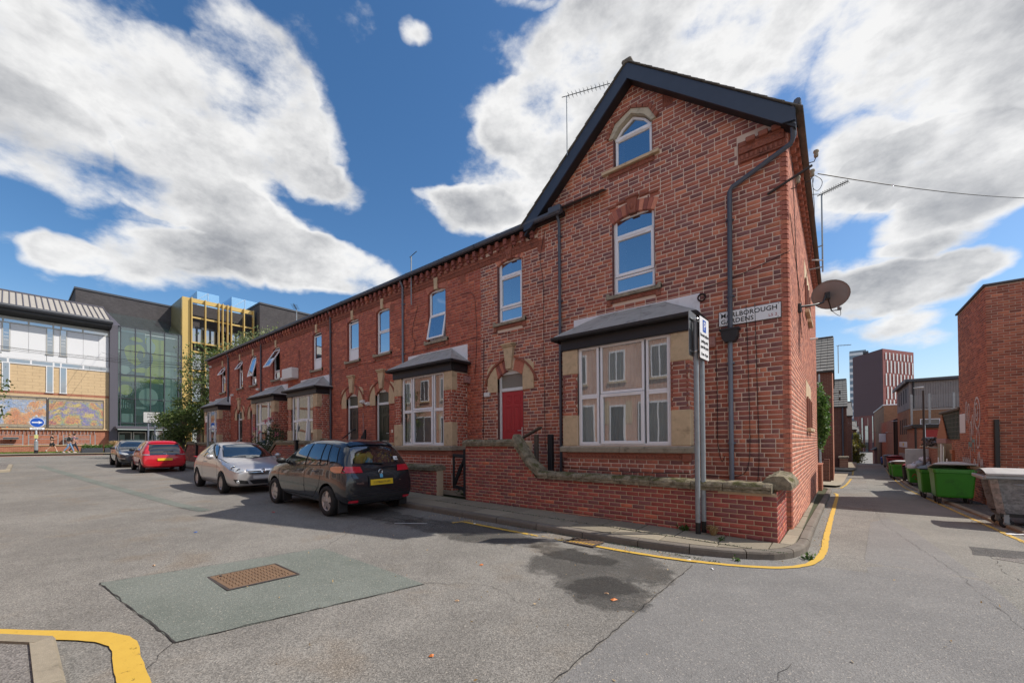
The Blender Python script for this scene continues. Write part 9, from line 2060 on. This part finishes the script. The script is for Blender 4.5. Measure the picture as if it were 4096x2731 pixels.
def dish():
 c = Vector((.52, 2.75, 4.72)); t = thing('satellite_dish', 'large grey satellite dish on an arm from the alley wall', 'satellite dish', (0, 2.0, 4.36))
 n = Vector((.35, .75, .42)).normalized(); sd = n.cross(Vector((0, 0, 1))).normalized(); up = sd.cross(n); m = MB(); rings = []; N_ = 28
 v = [tuple(c)]
 for rr_, d in ((.3, .004), (.6, .018), (.85, .04), (1.0, .058), (1.02, .05)):
  for k in range(N_): a = 2*math.pi*k/N_; v.append(tuple(c+sd*(.37*rr_*math.cos(a))+up*(.31*rr_*math.sin(a))+n*d))
 F = [(0, 1+k, 1+(k+1) % N_) for k in range(N_)]
 for i in range(4):
  for k in range(N_): a, b = 1+i*N_+k, 1+i*N_+(k+1) % N_; F.append((a, a+N_, b+N_, b))
 m.add(v, F, True); m.build('reflector', 'dish_grey', t)
 m = MB(); m.bbox(-.0, .06, 1.93, 2.07, 4.26, 4.44, .01); m.build('wall_plate', 'black_metal', t); m = MB(); m.tube([(.04, 2.0, 4.38), (.28, 2.2, 4.42), (.42, 2.42, 4.5), (.46, 2.56, 4.70)], .022, 8); m.build('arm', 'black_metal', t)
 q = c-n*.08; m = MB(); m.bbox(q.x-.05, q.x+.05, q.y-.09, q.y+.05, q.z-.07, q.z+.08, .015); m.build('mount', 'black_metal', t); m = MB(); e = c-n*.06-up*.42; l = c+n*.25-up*.42+sd*.02; m.tube([tuple(q), tuple(c-n*.07-up*.33), tuple(l)], .014, 6); m.build('feed_arm', 'black_metal', t)
 m = MB(); m.tube([tuple(l-n*.02), tuple(l+up*.05)], .03, 8); m.tube([tuple(l+up*.05), tuple(l+up*.05-n*.05)], .035, 8); m.build('receiver', 'dish_grey', t); m = MB(); m.tube([tuple(p) for p in path_pts3([l, l-up*.12-n*.04, l-up*.1-n*.14, c-n*.07-up*.33])], .006, 5); m.build('lead', 'cable_dark', t)
plain('dish_grey', (.19, .195, .21), .5, var=.1, scale=5)
dish()
def power_bracket():
 t = thing('power_line_bracket', 'rusty iron bracket with insulators at the top corner of the gable', 'bracket', (0, 0, 6.3)); m = MB(); m.bbox(-.62, -.0, -.045, -.01, 5.93, 5.99, .008) if False else None
 m.tube([(-.30, -.03, 5.96), (-.02, -.04, 6.06), (.34, .15, 6.30)], .022, 6); m.build('iron_arm', 'rust_brown', t)
 for (x, y, z) in ((.40, .22, 6.52), (.34, .25, 6.22), (.14, .12, 6.12)):
  m = MB(); m.lathe([(0, -.06), (.03, -.06), (.035, -.02), (.028, 0), (.042, .02), (.040, .05), (0, .06)], (x, y, z), 'z', 12); m.build('insulator', 'stone_grey', t); m = MB(); m.tube([(x, y, z-.06), (x-.03, y-.02, z-.14), (x-.1, y-.05, z-.15)], .008, 5); m.build('hook', 'rust_brown', t)
 pts = [(.36, .25, 6.18), (.5, .4, 6.1), (.42, .45, 5.95), (.33, .35, 6.0), (.36, .3, 6.15)]; m = MB(); m.tube(path_pts3(pts), .005, 5); m.tube(path_pts3([(.34, .25, 6.16), (.36, .8, 5.6), (.2, 2.0, 5.2), (.03, 3.0, 5.0)]), .005, 5); m.build('lead_wire', 'cable_dark', t)
power_bracket()
def wire(label, a, b, sag, r=.012, group='overhead wires'):
 a, b = Vector(a), Vector(b); m = MB(); m.tube([tuple(a.lerp(b, i/16)-Vector((0, 0, sag*4*(i/16)*(1-i/16)))) for i in range(17)], r, 4); tag(m.build('overhead_wire', 'cable_dark'), label, 'wire', group)
wire('overhead wire leaving the gable bracket to the right', (.42, .3, 6.2), (9.04, 17.7, 10.75), .3, .009)
for i, (z, yb, lab) in enumerate(((6.9, -10, 'highest overhead wire crossing to the far end house'), (6.7, -12, 'second overhead wire crossing to the far end house'), (6.5, -16, 'third overhead wire crossing to the far end house'))): wire(lab, (-32.3, -.1, z), (-44, yb-6, 9.0+i*.2), .5, .012)
wire('upper overhead wire sagging from the far gutter to the college', (-32.4, 0, 7.0), (-57.9, -2.5, 11.0), .5, .012); wire('lower overhead wire sagging from the far gutter to the college', (-32.4, 0, 6.8), (-57.9, -3.5, 10.5), .5, .012)
wire('pale wire slung across the alley', (1.3, 37, 3.0), (5.0, 45, 2.2), .4, .012)
def manhole():
 t = thing('manhole_cover', 'rusty rectangular cast iron manhole cover in the road patch', 'manhole cover', (-4.72, -6.75, gz(-4.7, -6.75))); P_ = [(-5.12, -7.11), (-4.44, -7.10), (-4.34, -6.39), (-5.02, -6.40)]; P_ = [(-5.10, -7.10), (-4.42, -7.09), (-4.36, -6.40), (-5.04, -6.40)]
 z = gz(-4.7, -6.75)
 c = Vector((sum(p[0] for p in P_)/4, sum(p[1] for p in P_)/4));
 def quadring(s0, s1, z0, z1, name, mat):
  m = MB(); a = [tuple(c+(Vector(p)-c)*s0)+(z0,) for p in P_]; b = [tuple(c+(Vector(p)-c)*s1)+(z1,) for p in P_]; m.add(a+b, [(i, (i+1) % 4, (i+1) % 4+4, i+4) for i in range(4)]); return m.build(name, mat, t)
 quadring(1.04, .97, z+.010, z+.014, 'frame', 'iron_dark'); m = MB(); m.add([tuple(c+(Vector(p)-c)*.955)+(z+.011,) for p in P_], [(0, 1, 2, 3)]); m.build('plate', 'iron_rust', t)
 e1 = (Vector(P_[1])-Vector(P_[0])); e2 = (Vector(P_[3])-Vector(P_[0])); o = Vector(P_[0]); n = 13
 for i in range(n):
  for j in range(n):
   p = o+e1*(.07+.86*(i+.5)/n)+e2*(.07+.86*(j+.5)/n); a, b = ((.40, .16) if (i+j) % 2 else (.16, .40)); u, w = e1*(.86/n*a), e2*(.86/n*b); m = MB(); q = [p-u-w, p+u-w, p+u+w, p-u+w]; m.add([tuple(k)+(z+.010,) for k in q]+[tuple(p+(k-p)*.8)+(z+.019,) for k in q], [(4, 5, 6, 7), (0, 1, 5, 4), (1, 2, 6, 5), (2, 3, 7, 6), (3, 0, 4, 7)]); m.build('stud', 'iron_rust', t)
 m = MB(); m.box(c.x-.29, c.x-.24, c.y-.26, c.y-.24, z+.011, z+.021); m.build('key_slot', 'iron_dark', t)
plain('iron_rust', (.20, .125, .075), .75, metal=.2, var=.3, scale=14, dirt=((.10, .065, .045), 9, .6)); plain('iron_dark', (.075, .06, .055), .7, metal=.3, var=.3, scale=14)
manhole()
def gully():
 t = thing('drain_grate', 'iron gully grating against the kerb crossed by the yellow line', 'drain', (-2.5, -2.93, gz(-2.5, -2.9))); z = gz(-2.5, -2.9); x0, x1, y0, y1 = -2.72, -2.26, -3.06, -2.74
 m = MB(); m.box(x0, x1, y0, y1, z+.008, z+.011); m.build('void', 'wheel_well', t)
 m = MB(); ring_h = [(x0-.03, x1+.03, y0-.03, y0), (x0-.03, x1+.03, y1, y1+.03), (x0-.03, x0, y0, y1), (x1, x1+.03, y0, y1)]
 for a, b, c, d in ring_h: m.box(a, b, c, d, z+.006, z+.02)
 m.build('frame', 'iron_dark', t)
 for i in range(8):
  a = x0+.02+i*.055; m = MB(); m.add([(a, y0, z+.011), (a+.028, y0, z+.011), (a+.028, y0, z+.021), (a, y0, z+.021), (a+.05, y1, z+.011), (a+.078, y1, z+.011), (a+.078, y1, z+.021), (a+.05, y1, z+.021)], [(0, 1, 2, 3), (3, 2, 6, 7), (1, 5, 6, 2), (0, 3, 7, 4)]); m.build('bar', 'iron_rust', t)
  m = MB(); f0, f1 = .12, .34; m.add([(a+.05*f0-.001, y0+(y1-y0)*f0, z+.0215), (a+.05*f0+.029, y0+(y1-y0)*f0, z+.0215), (a+.05*f1+.029, y0+(y1-y0)*f1, z+.0215), (a+.05*f1-.001, y0+(y1-y0)*f1, z+.0215)], [(0, 1, 2, 3)]); m.build('paint_mark', 'yellow_solid', t)
plain('yellow_solid', (.50, .30, .04), .8, var=.2)
gully()
plain('litter_orange', (.55, .16, .03), .6); plain('litter_red', (.45, .06, .06), .6); plain('litter_blue', (.05, .15, .45), .6); plain('cig', (.55, .35, .2), .8)
def bit(label, x, y, l, w, mat, rz, name='litter', hgt=.012):
 m = MB(); r = random.Random(int(abs(x)*97)); m.add([(-l/2, -w/2, .004), (l/2, -w/2*r.uniform(.4, 1), .004), (l/2*r.uniform(.5, 1), w/2, hgt), (-l/2, w/2*r.uniform(.5, 1), hgt*.7), (0, 0, hgt*1.6)], [(0, 1, 4), (1, 2, 4), (2, 3, 4), (3, 0, 4), (0, 3, 2, 1)]); o = m.build(name, mat); o.location = (x, y, gz(x, y)+.004); o.rotation_euler = (0, 0, rz); tag(o, label, 'litter')
bit('orange scrap on the tarmac in the foreground', -1.75, -6.58, .035, .03, 'litter_orange', .4, 'leaf_scrap'); bit('orange leaf by the pothole near the tarmac seam', -1.15, -4.72, .07, .04, 'litter_orange', 1.2, 'fallen_leaf'); bit('brown cigarette end beside the orange leaf', -1.28, -4.62, .05, .012, 'cig', .2, 'cigarette_end'); bit('red wrapper on the road beside the black car', -8.9, -4.95, .10, .04, 'litter_red', .1, 'wrapper'); bit('blue scrap on the sunny road', -7.9, -6.55, .06, .03, 'litter_blue', .5, 'scrap'); bit('white scrap by the yellow line tee', -4.75, -3.02, .05, .04, 'sign_white', .3, 'scrap'); bit('small orange scrap in mid road', -2.95, -4.75, .05, .03, 'litter_orange', .9, 'scrap'); bit('cigarette end on the grey road patch edge', -2.35, -5.75, .045, .012, 'cig', .6, 'cigarette_end'); bit('white paper scrap at the kerb corner', -.95, -2.82, .06, .03, 'sign_white', .2, 'scrap'); bit('white scrap below the yellow line bend', -.62, -3.02, .06, .03, 'sign_white', 2.2, 'scrap'); bit('pale leaf scrap left of the manhole patch', -6.1, -7.4, .05, .02, 'cig', .2, 'scrap')
r = random.Random(3); pts = []
for i in range(420): x, y = r.choice(((r.uniform(.3, .45), r.uniform(-1, 9)), (r.uniform(2.9, 3.3), r.uniform(2.6, 14)), (r.uniform(-6, -1), r.uniform(-3.1, -2.7)), (r.uniform(-6, 3), r.uniform(-7.5, -2)))); pts.append((x, y, gz(x, y)+.014))
leaves('leaf_litter', 'leaf_straw', pts, .03, None, 6, droop=0)
